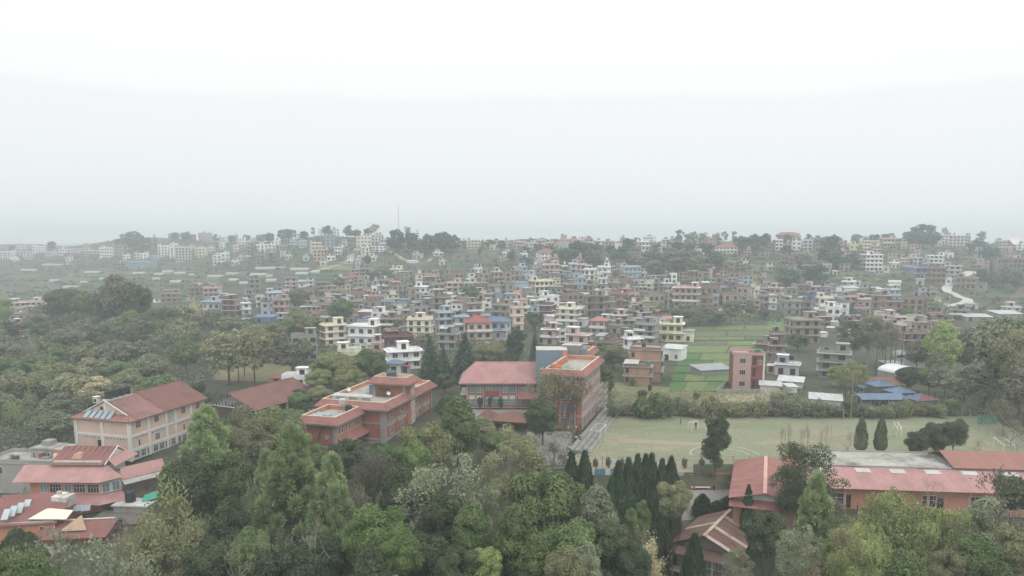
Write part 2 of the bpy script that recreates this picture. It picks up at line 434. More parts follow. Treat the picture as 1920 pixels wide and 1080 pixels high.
PITCHM = mat('pitch_grass', (127,131,107), .95, .2, .16, dirt=(144,134,112), fine=.14)
pitch_pts = [(9.8,128.5,0),(104,128.5,0),(106,164.5,0),(22.5,164.5,0)]
plot('sports_field', pitch_pts, PITCHM, .02, 30, world=True)
WORN = mat('worn_earth', (150,142,120), .95, .12, .25, fine=.08)
plot('worn_path', [P(1160,822,0), P(1330,830,0), P(1330,836,0), P(1160,830,0)], WORN, .03, 6, world=True)
plot('worn_path', [P(1100,862,0), P(1300,866,0), P(1300,884,0), P(1085,880,0)], WORN, .026, 6, world=True)
PAVE = mat('paving', (134,133,128), .9, .2, .4, fine=.1)
plot('courtyard', [P(872,790,0), P(1010,792,0), P(1012,768,0), P(878,768,0)], PAVE, .03, 8, world=True)
plot('forecourt', [(3.5,127,0),(9.2,127.4,0),(13.2,151.5,0),(3.0,151,0)], PAVE, .03, 8, world=True)
plot('yard', [(27,114.5,0),(34,115,0),(38.5,123.4,0),(24,123.4,0)], mat('yard_paving', (134,130,124), .9, .25, .35, fine=.1), .05, 10, world=True)
plot('lower_path', [(-19,100,0),(-11,98,0),(-8,107,0),(-18,110,0)], mat('pale_concrete', (176,172,162), .9, .15, .4), .06, 6, world=True)
plot('lane', [(22.5,96,0),(26,96,0),(29,110,0),(25.5,110,0)], PAVE, .06, 6, world=True)
DRY = mat('dry_grass', (122,116,88), .95, .22, .3, fine=.15)
plot('dry_slope', [(398,712),(600,722),(590,690),(420,676)], DRY, .08, 10)
plot('dry_slope', [(1140,778),(1420,776),(1400,742),(1150,716)], mat('rough_grass', (116,116,86), .95, .28, .22, fine=.15), .06, 12)
plot('bare_patch', [(1330,755),(1470,752),(1470,733),(1350,738)], mat('bare_earth', (160,148,124), .95, .2, .3), .09, 6)

# vegetable and rice fields between the school and the town
rng = random.Random(5)
GREENS = [mat('field_green_%d' % i, c, .95, .16, .35, fine=.14) for i, c in enumerate([(78,110,62),(90,116,66),(106,120,74),(86,104,68),(108,114,80),(98,104,78),(70,102,60)])]
def patchwork(c4, nu, nv, mats, gap=.022, off=.1, name='field', jit=.38):
    c = [G(*q) for q in c4]
    def at(i, j): return (c[0] * (1 - i) + c[1] * i) * (1 - j) + (c[3] * (1 - i) + c[2] * i) * j
    vcut = [0] + sorted((k + rng.uniform(-jit, jit)) / nv for k in range(1, nv)) + [1]
    for a, b in zip(vcut, vcut[1:]):
        k = max(1, nu + rng.randint(-1, 1))
        uc = [0] + sorted((q + rng.uniform(-jit, jit)) / k for q in range(1, k)) + [1]
        for p, q in zip(uc, uc[1:]):
            g1 = (q - p) * gap; g2 = (b - a) * gap * 1.6
            plot(name, [at(p + g1, a + g2), at(q - g1, a + g2), at(q - g1, b - g2), at(p + g1, b - g2)], rng.choice(mats), off * 1.7, 3, world=True)
patchwork([(1252,735),(1345,735),(1375,702),(1262,702)], 2, 2, [GREENS[0], GREENS[1], GREENS[6], GREENS[2]])
patchwork([(1262,700),(1376,700),(1420,640),(1284,640)], 3, 5, [GREENS[0], GREENS[2], GREENS[1], GREENS[6], GREENS[3], GREENS[5]])
patchwork([(1284,638),(1462,638),(1462,611),(1286,614)], 3, 4, GREENS[1:6])
patchwork([(1225,668),(1280,668),(1282,645),(1230,645)], 1, 2, GREENS[:2])
patchwork([(1385,556),(1500,556),(1500,541),(1392,541)], 2, 2, [GREENS[2], GREENS[1]])
patchwork([(1395,540),(1560,540),(1545,505),(1400,505)], 2, 5, [GREENS[3], GREENS[5], GREENS[4]])
patchwork([(1440,628),(1470,628),(1470,598),(1440,598)], 1, 2, GREENS[1:3])
FAR = [mat('terrace_%d' % i, c, .95, .18, .12) for i, c in enumerate([(74,80,64),(86,84,70),(68,82,62),(92,96,74),(80,76,68),(62,76,60),(94,88,77)])]
patchwork([(-120,560),(330,558),(330,500),(-120,503)], 5, 7, FAR, .03, .15)
patchwork([(330,545),(560,535),(600,490),(330,498)], 4, 6, FAR, .03, .15)
patchwork([(560,530),(720,520),(740,495),(610,488)], 3, 4, FAR + GREENS[3:5], .03, .15)
patchwork([(760,500),(980,496),(960,470),(770,468)], 4, 4, FAR, .04, .15)
patchwork([(1370,505),(1600,510),(1600,470),(1380,468)], 4, 5, FAR, .04, .15)
patchwork([(1560,545),(1790,540),(1720,508),(1560,510)], 4, 4, FAR + GREENS[3:4], .04, .15)
patchwork([(1800,560),(1990,560),(1990,535),(1830,535)], 3, 2, FAR, .04, .15)
patchwork([(1620,560),(1780,575),(1770,550),(1620,545)], 3, 2, FAR + GREENS[3:5], .04, .15)
ROADM = mat('pale_road', (184,180,166), .95, .12, .2)
strip('winding_road', [(1838,516),(1822,508),(1800,523),(1780,535),(1772,545),(1790,553),(1812,560),(1818,567),(1800,572),(1770,575)], 5.5, ROADM)
strip('dirt_road', [(585,512),(610,503),(640,497),(660,487),(655,478),(690,474),(720,466)], 6, mat('dirt_road', (156,146,124), .95, .15, .1))
strip('dirt_road', [(700,462),(735,474),(760,490),(800,494),(810,485)], 3, MATS['dirt_road'])

# ------------------------------------------------------------------ rows of small openings used on the school buildings
W_SM = win_mesh(1.5, 1.5, FRW, GLASS, (2, 1))
W_NAR = win_mesh(.7, 1.5, FRW, GLASS, (0, 1))
W_MED = win_mesh(1.9, 1.5, FRW, GLASS, (3, 1))
W_VENT = win_mesh(.5, .42, FRW, GLASS, (0, 0))
W_TALL = win_mesh(1.5, 2.0, FRW, GLASSL, (3, 1))
W_ARCH = win_mesh(1.5, 1.8, FRW, GLASSL, (2, 2))
W_DOOR = win_mesh(1.0, 2.2, FRB, DARK, (0, 0))
W_BIG = win_mesh(2.6, 1.9, FRW, GLASS, (2, 0))
W_LIGHT = win_mesh(.55, .5, FRW, GLASSL, (0, 0))
def basis(near, yaw_deg): return Vector(near), R(yaw_deg)

# ---- peach hall
YA = -16
pa = P(241, 793, 0)
A = thing('school_hall', 'peach plastered hall under a rust red hipped roof with four black tanks', 'hall', (pa.x, pa.y, 0), R(YA), None)
ZB = -9.0; LA, WA = 26.0, 16.2
b = MB(); b.box(-WA + .9, -.9, .9, LA - .6, ZB, -.05); b.build('wall', PEACH, A)
b = MB()
for x in (-WA + .9, -WA/2, -.9): b.box(x - .38, x + .38, .72, 1.2, ZB, -.1)
for y in (.95, 6.6, 12.2, 15.2, 20.6, LA - .8):
    b.box(-1.2, -.68, y - .32, y + .32, ZB, -.14)
b.build_each('pilaster', WHITE, A)
b = MB(); b.box(-WA + .8, -.8, .78, 1.1, -3.75, -3.25); b.box(-1.1, -.74, 1.1, LA - .6, -3.75, -3.25); b.box(-1.1, -.72, 1.1, LA - .6, -6.9, -6.4); b.box(-WA + .85, -.8, .76, 1.1, -7.7, -7.2)
b.build_each('band', WHITE, A)
b = MB(); b.box(-1.12, -.78, 1.4, LA - .7, ZB, -6.95); b.build('plinth', CONCL, A)
for k in range(6):
    window(A, W_VENT, 'F', -WA + 3.0 + k * .78, .9, -4.35)
for k in range(8):
    window(A, W_VENT, 'F', -7.2 + k * .78, .9, -4.35)
window(A, W_DOOR, 'F', -9.1, .9, -6.9, 'door')
for j, y in enumerate((3.6, 9.2, 18.0, 23.2)):
    window(A, W_SM, 'R', y, -.9, -2.0)
    for k in range(7): window(A, W_VENT, 'R', y - 2.2 + k * .72, -.9, -4.3)
    window(A, W_NAR if j % 2 == 0 else W_SM, 'R', y, -.9, -6.1)
for k in range(12):
    window(A, W_SM, 'R', 2.6 + k * 1.9, -.78, -8.6)
b = MB()
for k in range(9): b.box(-.9, -.82, 12.7, 14.7, -3.1 + k * .33, -2.9 + k * .33)
b.build_each('louvre', CONCL, A)
# roof: hip below, small gable above, the front part weathered
ZR = 4.0; xr = -WA / 2
b = MB(); b.slab((0,0,0),(0,1.9,0),(-6.4,1.9,ZR*.8),(-3.2,1.9,ZR*.4), .1)
RS = [RUSTR, mat('weathered_roof', (140,104,98), .75, .25, .35, dirt=(116,96,92), fine=.1)]
nS = 22
for k in range(nS):
    y0 = 1.9 + (LA - 1.9) * k / nS; y1 = 1.9 + (LA - 1.9) * (k + 1) / nS; dz = .02 * (k % 2)
    mm = RS[1] if 1 <= k < 8 else RS[0]
    MB().slab((.12, y0, 0 + dz), (.12, y1 + .03, 0 + dz), (xr, y1 + .03, ZR + dz), (xr, y0, ZR + dz), .07, 0, .28, .035).build('roof_sheet', mm, A)
    MB().slab((-WA - .12, y0, 0 + dz), (-WA - .12, y1 + .03, 0 + dz), (xr, y1 + .03, ZR + dz), (xr, y0, ZR + dz), .07, 0, .28, .035).build('roof_sheet', RS[0], A)
MB().slab((-WA, 0, 0), (0, 0, 0), (-2.3, 2.4, 1.15), (-WA + 2.3, 2.4, 1.15), .1, 0, .5).build('hip_roof', REDR, A)
MB().slab((.1, 0, 0), (.1, 2.4, 0), (-2.3, 2.4, 1.15), (-2.3, 2.38, 1.15), .09).build('hip_roof', REDR, A)
MB().slab((-WA - .1, 0, 0), (-WA - .1, 2.4, 0), (-WA + 2.3, 2.4, 1.15), (-WA + 2.3, 2.38, 1.15), .09).build('hip_roof', REDR, A)
MB().prism([(-2.4, 2.15, 1.05), (-WA + 2.4, 2.15, 1.05), (xr, 2.15, ZR - .25)], (0, .3, 0)).build('gable', PEACH, A)
MB().box(xr - .25, xr + .25, 2.0, 2.2, 1.1, ZR - .4).build('gable_post', WHITE, A)
window(A, win_mesh(.8, .8, FRB, DARK, (0, 0)), 'F', xr - 1.0, 2.15, 1.75)
b = MB()
for s in (-1, 1): b.tube((xr + s * (WA/2 - 2.0), 1.9, 1.05), (xr, 1.9, ZR + .06), .16, .16, 4)
b.build_each('bargeboard', WHITE, A)
MB().box(xr - .7, xr + .7, 2.0, 9.6, ZR - .2, ZR + .28).build('tank_stand', CONCL, A)
MB().tube((xr, 9.6, ZR + .08), (xr, LA + .1, ZR + .08), .12, .12, 6).build('ridge_cap', RUSTR, A)
b = MB(); b.box(-1.05, -.35, 2.0, LA - .3, -.24, -.1); b.box(-WA + .35, -WA + 1.05, 2.0, LA - .3, -.24, -.1); b.box(-WA + .2, -.2, .25, .95, -.26, -.12); b.build('soffit', GREYP, A)
MB().tube((-WA + .6, .6, ZB), (-WA + .6, .6, -.1), .08).build('drainpipe', FRW, A)
MA = Matrix.Translation((pa.x, pa.y, 0)) @ Matrix.Rotation(R(YA), 4, 'Z')
for k in range(4):
    q = MA @ Vector((xr, 3.3 + k * 1.75, ZR + .28))
    tank(q, .85, 2.0, ['black roof tank at the gable end of the peach hall ridge', 'second black roof tank from the gable on the peach hall', 'third black roof tank from the gable on the peach hall', 'black roof tank farthest from the gable on the peach hall'][k], group='black tanks on the peach hall')
sang = math.atan2(1.15, 2.4)
for k in range(5):
    q = MA @ Vector((xr - 4.0 + k * 1.55, .25, .36))
    t = thing('solar_panel', ['leftmost', 'second from the left', 'middle one', 'fourth from the left', 'rightmost'][k] + ' of five solar water panels on the peach hall roof', 'solar panel', q, R(YA), 'solar panels on the peach hall')
    t.rotation_euler = (R(38), 0, R(YA))
    MB().box(-.62, .62, 0, 2.5, -.08, 0).build('panel_frame', STEEL, t); MB().box(-.57, .57, .05, 2.45, .002, .02).build('panel_glass', PANEL, t)
q = MA @ Vector((-WA + 3.6, 4.4, 2.2))
t = thing('roof_vent', 'small white louvred box on a pole at the back of the peach hall roof', 'vent', q, R(YA))
MB().tube((0, 0, -2.4), (0, 0, .6), .12).build('post', WHITE, t); MB().box(-.55, .55, -.5, .5, .6, 1.9).build('housing', WHITE, t); MB().box(-.35, .35, -.54, -.48, .8, 1.5).build('opening', DARK, t); MB().box(-.7, .7, -.65, .65, 1.9, 2.05).build('cap', WHITE, t)

# ---- rust shed with open trusses
YB = -25.5; pb = P(480, 770, 0); LB, WB, HB = 21.5, 16.4, 3.4
B_ = thing('open_shed', 'long rust red gabled shed with white roof trusses behind the peach hall', 'shed', (pb.x, pb.y, 0), R(YB))
for k in range(18):
    y0 = -.4 + (LB + .8) * k / 18; y1 = -.4 + (LB + .8) * (k + 1) / 18; dz = .02 * (k % 2)
    MB().slab((.2, y0, dz), (.2, y1 + .03, dz), (-WB/2, y1 + .03, HB + dz), (-WB/2, y0, HB + dz), .07, 0, .3, .035).build('roof_sheet', RUSTR, B_)
    MB().slab((-WB - .2, y0, dz), (-WB - .2, y1 + .03, dz), (-WB/2, y1 + .03, HB + dz), (-WB/2, y0, HB + dz), .07, 0, .3, .035).build('roof_sheet', RUSTR, B_)
for j, y in enumerate((.3, 5.5, 10.7, 15.9, 21.1)):
    b = MB(); b.tube((0, y, -.1), (-WB, y, -.1), .1); b.tube((-.2, y, 0), (-WB/2, y, HB - .15), .1); b.tube((-WB + .2, y, 0), (-WB/2, y, HB - .15), .1)
    for s in (0, 1):
        for k in range(8):
            xa = -WB/2 * (k / 8); xb = -WB/2 * ((k + .5) / 8); xc = -WB/2 * ((k + 1) / 8)
            f = lambda x: (x if s == 0 else -WB - x)
            zb = HB * (k + .5) / 8 - .1
            b.tube((f(xa), y, -.1), (f(xb), y, zb), .05, n=4); b.tube((f(xb), y, zb), (f(xc), y, -.1), .05, n=4)
    b.build('truss', WHITE, B_)
    for x in (-.35, -WB + .35): MB().box(x - .2, x + .2, y - .2, y + .2, -6, -.12).build('column', CONCL, B_)
MB().box(-.5, -.3, .6, LB - .6, -6, -1.9).build('low_wall', PEACH, B_)
MB().box(-WB + .3, -WB + .5, .6, LB - .6, -6, -1.5).build('low_wall', PEACH, B_)
MB().box(-WB + .6, -.6, LB - .5, LB - .3, -6, -.6).build('end_wall', mat('maroon_wall', (104,64,58), .9, .2), B_)
MB().tube((-WB/2, -.4, HB + .1), (-WB/2, LB + .4, HB + .1), .12).build('ridge_cap', RUSTR, B_)

# ---- orange building
YC = -16; pc = P(726, 771, 5)
C_ = thing('school_building', 'orange brick building with pink skirt roofs, grey bands and a flat roof terrace', 'school', (pc.x, pc.y, 0), R(YC))
ZC = -5.5
def block(parent, x0, x1, y0, y1, ze, wallm, out=1.3, rise=1.25, deck=.75, sides='FRLK', zb=ZC, par=(214,150,124)):
    pm = mat('parapet_cream', (214,196,172), .85, .12, .5)
    MB().box(x0 + out - .1, x1 - out + .1, y0 + out - .1, y1 - out + .1, zb, ze - .05).build('wall', wallm, parent)
    skirt(parent, x0, x1, y0, y1, ze, out, rise, REDR, sides)
    i = out
    MB().box(x0 + i + .2, x1 - i - .2, y0 + i + .2, y1 - i - .2, ze - .03, ze + rise - deck).build('roof_deck', DECK, parent)
    b = MB(); ring(b, x0 + i, x1 - i, y0 + i, y1 - i, ze + .02, ze + rise + .1, .2); b.build('parapet', ORP, parent)
    b = MB(); ring(b, x0 + i - .05, x1 - i + .05, y0 + i - .05, y1 - i + .05, ze + rise + .102, ze + rise + .2, .3); b.build('coping', pm, parent)
block(C_, -16.8, 0, 0, 27.5, 5, ORW)
GB = GREYP
b = MB()
for z in (1.75, -1.6): b.box(-15.6, -1.15, 1.05, 1.3, z, z + .4); b.box(-1.3, -1.05, 1.3, 26.2, z, z + .4)
b.build_each('band', GB, C_)
b = MB(); b.box(-2.15, -1.02, 1.0, 1.9, ZC, 4.78); b.box(-15.9, -15.1, 1.0, 1.7, ZC, 4.76); b.box(-1.6, -1.0, 26.0, 26.5, ZC, 4.76); b.box(-1.3, -1.04, 7.0, 7.25, ZC, 4.7); b.box(-1.3, -1.04, 20.5, 20.75, ZC, 4.7)
b.build_each('pilaster', GB, C_)
for y in (4.3, 9.8, 17.8, 23.6):
    window(C_, W_SM, 'R', y, -1.2, 2.7); window(C_, W_SM, 'R', y + .1, -1.2, -.75)
    for k in range(6): window(C_, W_VENT, 'R', y - 1.9 + k * .75, -1.2, 1.22)
for k in range(8): window(C_, W_VENT, 'R', 3 + k * 1.1, -1.2, -2.2)
for k in range(5): window(C_, W_VENT, 'F', -4.6 + k * .75, 1.2, -2.3)
# stair bay with white lights
MB().box(-1.25, -.45, 13.0, 15.2, ZC, 8.1).build('stair_bay', mat('pale_brick', (196,158,140), .9, .15), C_)
for k in range(13):
    for y in (13.6, 14.5): window(C_, W_LIGHT, 'R', y, -.45, -3.5 + k * .84, 'stair_light')
# penthouse
MB().box(-8.4, -.9, 10.9, 15.6, 5.3, 8.3).build('penthouse_wall', ORW, C_)
b = MB(); b.box(-1.5, -.8, 10.8, 11.3, 5.4, 8.28); b.box(-8.5, -7.9, 10.8, 11.2, 5.4, 8.27); b.build_each('pilaster', GB, C_)
skirt(C_, -9.7, .5, 9.7, 16.8, 8.5, 1.4, 1.2, REDR, fascia=GB)
MB().box(-8.1, -1.1, 11.3, 15.2, 8.3, 8.9).build('roof_deck', DECK, C_)
b = MB(); ring(b, -8.35, -.85, 11.05, 15.45, 8.6, 9.85, .2); b.build('parapet', mat('parapet_cream', (214,196,172), .85, .12, .5), C_)
MB().box(-9.9, -8.5, 11.6, 13.6, 5.3, 7.6).build('roof_door', BLUEW, C_)
# wing
wx0, wx1, wy0, wy1 = -14.8, -5.2, -10.9, 1.4
block(C_, wx0, wx1, wy0, wy1, 4.2, ORW, 1.2, 1.2, .8, 'FRL')
b = MB()
b.box(wx0 + 1.0, wx1 - 1.0, wy0 + .95, wy0 + 1.3, -.75, -.3); b.box(wx1 - 1.25, wx1 - .95, wy0 + 1.3, .9, -.75, -.3); b.build_each('band', GB, C_)
b = MB(); b.box(wx0 + 1.0, wx0 + 1.5, wy0 + .97, wy0 + 1.4, ZC, 4.0); b.box(wx1 - 1.6, wx1 - .98, wy0 + .97, wy0 + 1.7, ZC, 4.0); b.build_each('pilaster', GB, C_)
b = MB(); b.box(wx1 - 1.1, wx1 - 1.02, wy0 + 1.8, .9, 1.2, 3.95); b.build('facing', mat('pale_pink_brick', (186,128,108), .9, .15), C_)
for y in (-8.6, -7.4, -5.6, -4.4, -2.0, -1.25, -.5): window(C_, W_NAR, 'R', y, wx1 - 1.02, 2.0)
MB().slab((wx1 - 1.1, wy0 + 1.6, 1.15), (wx1 - 1.1, 1.0, 1.15), (wx1 + .7, 1.0, .1), (wx1 + .7, wy0 + 1.6, .1), .1, 0, .5).build('lean_to_roof', REDR, C_)
for y in (-4.6, -3.4, -2.2, -1.0): window(C_, W_NAR, 'R', y, wx1 - 1.1, -1.9)
window(C_, W_SM, 'F', -10.0, wy0 + 1.1, -3.2)
MB().tube((-11.8, wy0 + .9, -.2), (-9.6, wy0 + .9, 4.1), .12, n=4).build('stair_rail', RUSTP, C_)
MB().slab((-11.3, wy0 + .2, -.3), (-10.3, wy0 + .2, -.3), (-9.2, wy0 + 1.0, 3.9), (-10.2, wy0 + 1.0, 3.9), .12).build('outside_stair', RUSTP, C_)
b = MB(); b.lathe([(.5, 0), (.5, .12)], 14); o = b.build('round_plaque', GB, C_, (-8.2, wy0 + 1.08, 1.5)); o.rotation_euler = (math.pi / 2, 0, 0)
MC = Matrix.Translation((pc.x, pc.y, 0)) @ Matrix.Rotation(R(YC), 4, 'Z')
tank(MC @ Vector((-5.2, 13.4, 8.9)), 1.15, 2.0, 'grey plastic tank on the penthouse roof of the orange building', mat('grey_plastic', (84,94,102), .6, .15))
tank(MC @ Vector((-7.5, -2.2, 4.66)), .75, 1.7, 'black plastic tank on the wing terrace of the orange building')
t = thing('tank_stand', 'white tank on a spindly steel frame beside the black tank on the wing', 'tank', MC @ Vector((-9.2, -1.6, 4.66)), R(YC))
b = MB()
for sx_ in (-.6, .6):
    for sy in (-.6, .6): b.tube((sx_, sy, 0), (sx_ * .9, sy * .9, 1.7), .05, n=4)
for z in (.6, 1.2):
    b.box(-.6, .6, -.63, -.57, z, z + .06); b.box(-.6, .6, .57, .63, z, z + .06)
b.build('frame', STEEL, t); MB().lathe([(.72, 1.72), (.74, 2.5), (.6, 2.7), (.2, 2.75)], 14).build('tank_body', CONCL, t)
for k in range(3):
    q = MC @ Vector((-13.2 + k * .9, -8.6 + k * 1.3, 4.75)); t = thing('solar_panel', ['front', 'middle', 'rear'][k] + ' solar panel of three tilted on the wing terrace', 'solar panel', q, 0, 'solar panels on the wing terrace')
    t.rotation_euler = (R(25), 0, R(YC))
    MB().box(-1.6, 1.6, 0, 1.1, -.06, 0).build('panel_frame', STEEL, t); MB().box(-1.55, 1.55, .05, 1.05, .002, .02).build('panel_glass', PANEL, t)
t = thing('tool_stack', 'dark bundle of poles leaning on the penthouse wall', 'poles', MC @ Vector((-5.6, 10.0, 5.5)), R(YC))
rr = random.Random(3)
for k in range(12): MB().tube((-1.6 + k * .27, rr.uniform(-.6, -.2), 0), (-1.5 + k * .25, .75, 1.9 + rr.uniform(-.2, .3)), .06, n=5).build('pole', BARK, t)
t = thing('roof_shed', 'grey corrugated lean-to across the terrace of the orange building', 'shed', MC @ Vector((-12, 4.2, 5.5)), R(YC))
for k in range(9): MB().box(-2.9 + k * 1.0, -1.92 + k * 1.0, 0 + .03 * (k % 2), .06 + .03 * (k % 2), 0, 1.0).build('sheet', STEEL if k % 3 else CONCL, t)
MB().slab((-2.9, .1, 1.0), (6.1, .1, 1.0), (6.1, 1.6, 1.3), (-2.9, 1.6, 1.3), .05).build('roof', CONCL, t)
for i, (x, y, r) in enumerate(((-13.5, 9, .5), (-11, 13, .35), (-3.3, 7.6, .45))):
    t = thing('satellite_dish', ['small dish by the left parapet of the orange building terrace', 'small dish midway along the orange building terrace', 'small dish by the right parapet of the orange building terrace'][i], 'dish', MC @ Vector((x, y, 5.5)), 0)
    MB().tube((0, 0, 0), (0, 0, 1.4), .04).build('pole', STEEL, t); o = MB().lathe([(.05, 0), (r * .6, .06), (r, .2), (r * .98, .22), (r * .55, .09)], 14).build('reflector', WHITE, t, (0, 0, 1.4)); o.rotation_euler = (R(55), 0, R(30))

# ---- two-storey school block with arched lower windows
D_ = thing('school_block', 'two-storey red brick block with pink hipped roof beside the blue stair tower', 'school', (-10.6, 173.0, 0), 0)
LD = 17.5; ZD = 6.0
MB().box(0, LD, 0, 11, -.5, ZD - .05).build('wall', BRW, D_)
b = MB(); b.box(-.06, LD, -.08, .2, 2.85, 3.2); b.box(-.08, LD, -.1, .2, -.4, .35)
for x in (0, 3.9, 7.8, 11.7, 15.6): b.box(x - .16, x + .16, -.14, .2, .36, 2.84); b.box(x - .16, x + .16, -.14, .2, 3.21, ZD - .1)
b.build_each('pilaster', mat('pale_pink_trim', (190,156,146), .85, .12), D_)
for i in range(4):
    for dx in (1.15, 2.85):
        x = i * 3.9 + dx
        window(D_, W_TALL, 'F', x, 0, 3.65); window(D_, W_ARCH, 'F', x, 0, .75)
        b = MB(); b.lathe([(.78, 0), (.78, .1), (.6, .12)], 16); 
        o = b.build('arch', FRW, D_, (x, -.02, 2.5)); o.rotation_euler = (math.pi / 2, 0, 0); o.scale = (1, .45, 1)
MB().box(4.3, 7.5, -.95, -.14, 3.22, 4.1).build('balcony', BRW, D_)
MB().box(-1.7, -.1, .5, 9, 2.9, 3.15).build('side_balcony', CONCL, D_)
MB().slab((-1.9, -1.2, ZD), (LD + 1, -1.2, ZD), (LD + 1, 5.5, ZD + 4.0), (1.7, 5.5, ZD + 4.0), .12, 0, .55).build('roof', PINKR, D_)
MB().slab((LD + 1, 12.2, ZD), (-1.9, 12.2, ZD), (1.7, 5.5, ZD + 4.0), (LD + 1, 5.5, ZD + 4.0), .12, 0, .55).build('roof', PINKR, D_)
MB().slab((-1.9, 12.2, ZD), (-1.9, -1.2, ZD), (1.7, 5.49, ZD + 4.0), (1.7, 5.51, ZD + 4.0), .11).build('roof', PINKR, D_)
MB().tube((1.7, 5.5, ZD + 4.12), (LD + 1, 5.5, ZD + 4.12), .14).build('ridge_cap', PINKR, D_)
MB().box(-1.7, LD + .9, -1.0, 12, ZD - .2, ZD - .06).build('soffit', CONCL, D_)
MB().slab((12.0, -2.6, 2.6), (17.4, -2.6, 2.6), (17.4, -.15, 3.7), (12.0, -.15, 3.7), .1, 0, .5).build('porch_roof', REDR, D_)

# ---- blue stair tower
S_ = thing('stair_tower', 'tall plain blue grey tower with an orange right edge beside the pink roof', 'tower', (5.75, 171.8, 0), 0)
MB().box(0, 6.1, 0, 6, -.4, 13.9).build('wall', BLUEW, S_); MB().box(6.102, 7.15, -.05, 6, -.4, 13.85).build('edge_wall', ORP, S_)
MB().box(-.05, 7.2, -.08, 6.05, 13.92, 14.05).build('coping', CONCL, S_)
window(S_, win_mesh(.9, 1.1, mat('yellow_frame', (226,206,150), .7, .1), GLASS, (1, 1)), 'F', 1.35, 0, 8.3)
MB().prism([(.75, -.12, 9.42), (1.95, -.12, 9.42), (1.35, -.12, 10.1)], (0, .14, 0)).build('window_hood', mat('yellow_frame', (226,206,150), .7, .1), S_)

# ---- four-storey red building along the pitch
YE = -17.5; pe = P(1089, 806, 0)
E_ = thing('school_building', 'four-storey red brick building with orange roof parapet along the sports field', 'school', (pe.x, pe.y, 0), R(YE))
WE, LE, ZE = 8.9, 19.5, 11.5
block(E_, -WE, 1.1, -1.1, LE + 1.0, ZE, mat('pale_red_brick', (168,112,98), .85, .14, .5, fine=.1), 1.1, 1.0, .8, zb=-.5)
TRIM = mat('pale_pink_trim', (190,156,146), .85, .12); BRP = mat('pale_red_brick', (168,112,98), .85, .14, .5, fine=.1)
b = MB()
for f in range(5):
    z = f * 2.85 - .15 if f else -.3
    b.box(.08, .2, 0, LE, z, z + .42)
    b.box(-WE + 1.2, .08, -.2, -.08, z, z + .42)
b.build_each('band', TRIM, E_)
b = MB()
for k in range(12):
    y = .25 + k * (LE - .5) / 11
    for f in range(4): b.box(.08, .16, y - .13, y + .16, f * 2.85 + (.27 if f else .13), f * 2.85 + 2.68)
b.build_each('pilaster', TRIM, E_)
WIN_E = win_mesh(1.3, 1.8, FRW, GLASSL, (1, 1), .05)
for f in range(4):
    for k in range(11):
        window(E_, WIN_E, 'R', .25 + (k + .5) * (LE - .5) / 11, .1, f * 2.85 + .62)
    for x in (-1.8, -3.9, -6.0, -7.6): window(E_, WIN_E, 'F', x, -.1, f * 2.85 + .62)
MB().box(-7.4, -6.3, 3, 5.2, ZE + .25, ZE + 1.6).build('roof_chimney', ORP, E_); MB().box(-5.6, -4.9, 2.0, 3.0, ZE + .25, ZE + 1.5).build('roof_chimney', ORP, E_)
for k in range(5): MB().box(-7.5 + k * .1, -6.9 + k * .1, 6 + k * 2.2, 6.6 + k * 2.2, ZE + .25, ZE + 1.4).build('parapet_post', ORP, E_)
block(E_, -11.5, -3.4, LE + 8, LE + 18, ZE - .2, BRP, 1.1, 1.0, .8, zb=-.5)
MB().box(-10.0, -4.8, LE + .2, LE + 9, -.5, ZE - .5).build('link_wall', BRW, E_)
ME = Matrix.Translation((pe.x, pe.y, 0)) @ Matrix.Rotation(R(YE), 4, 'Z')
t = thing('roof_plant', 'grey tin cabin on the far roof of the red four-storey building', 'cabin', ME @ Vector((-9.6, LE + 3.0, ZE - .5)), R(YE))
MB().box(0, 4.2, 0, 3, 0, 3.4).build('body', STEEL, t); MB().box(4.25, 5.6, .5, 2.5, 0, 2.7).build('tank_cabinet', BLUEW, t); MB().box(-.15, 4.35, -.15, 3.15, 3.402, 3.55).build('roof', CONCL, t)
t = thing('scaffold', 'pale scaffolding frame at the far end of the red four-storey building', 'scaffold', ME @ Vector((.3, LE - 3.6, 0)), R(YE))
b = MB()
for y in (0, 1.6, 3.2, 4.8):
    for x in (.4, 1.6): b.tube((x, y, 0), (x, y, 6.4), .05, n=4)
for z in (1.6, 3.2, 4.8, 6.4):
    for x in (.4, 1.6): b.tube((x, 0, z), (x, 4.8, z), .04, n=4)
    for y in (0, 1.6, 3.2, 4.8): b.tube((.4, y, z), (1.6, y, z), .04, n=4)
b.build('tubes', WHITE, t)
# terrace steps beside the pitch
ST = thing('terrace_steps', 'long concrete spectator steps between the red building and the pitch', 'steps', ME @ Vector((1.6, -18, 0)), R(YE))
for k in range(4): MB().box(k * .95, k * .95 + .93, 0 + k * .6, 38 - k * .5, -.6, .95 - k * .26).build('step', mat('step_concrete', (138,136,130), .9, .2, .5, fine=.1), ST)
for k in range(26): MB().box(-.35, -.08, 14 + k * .95, 14.5 + k * .95, 0, .75).build('planter', DARK, ST)

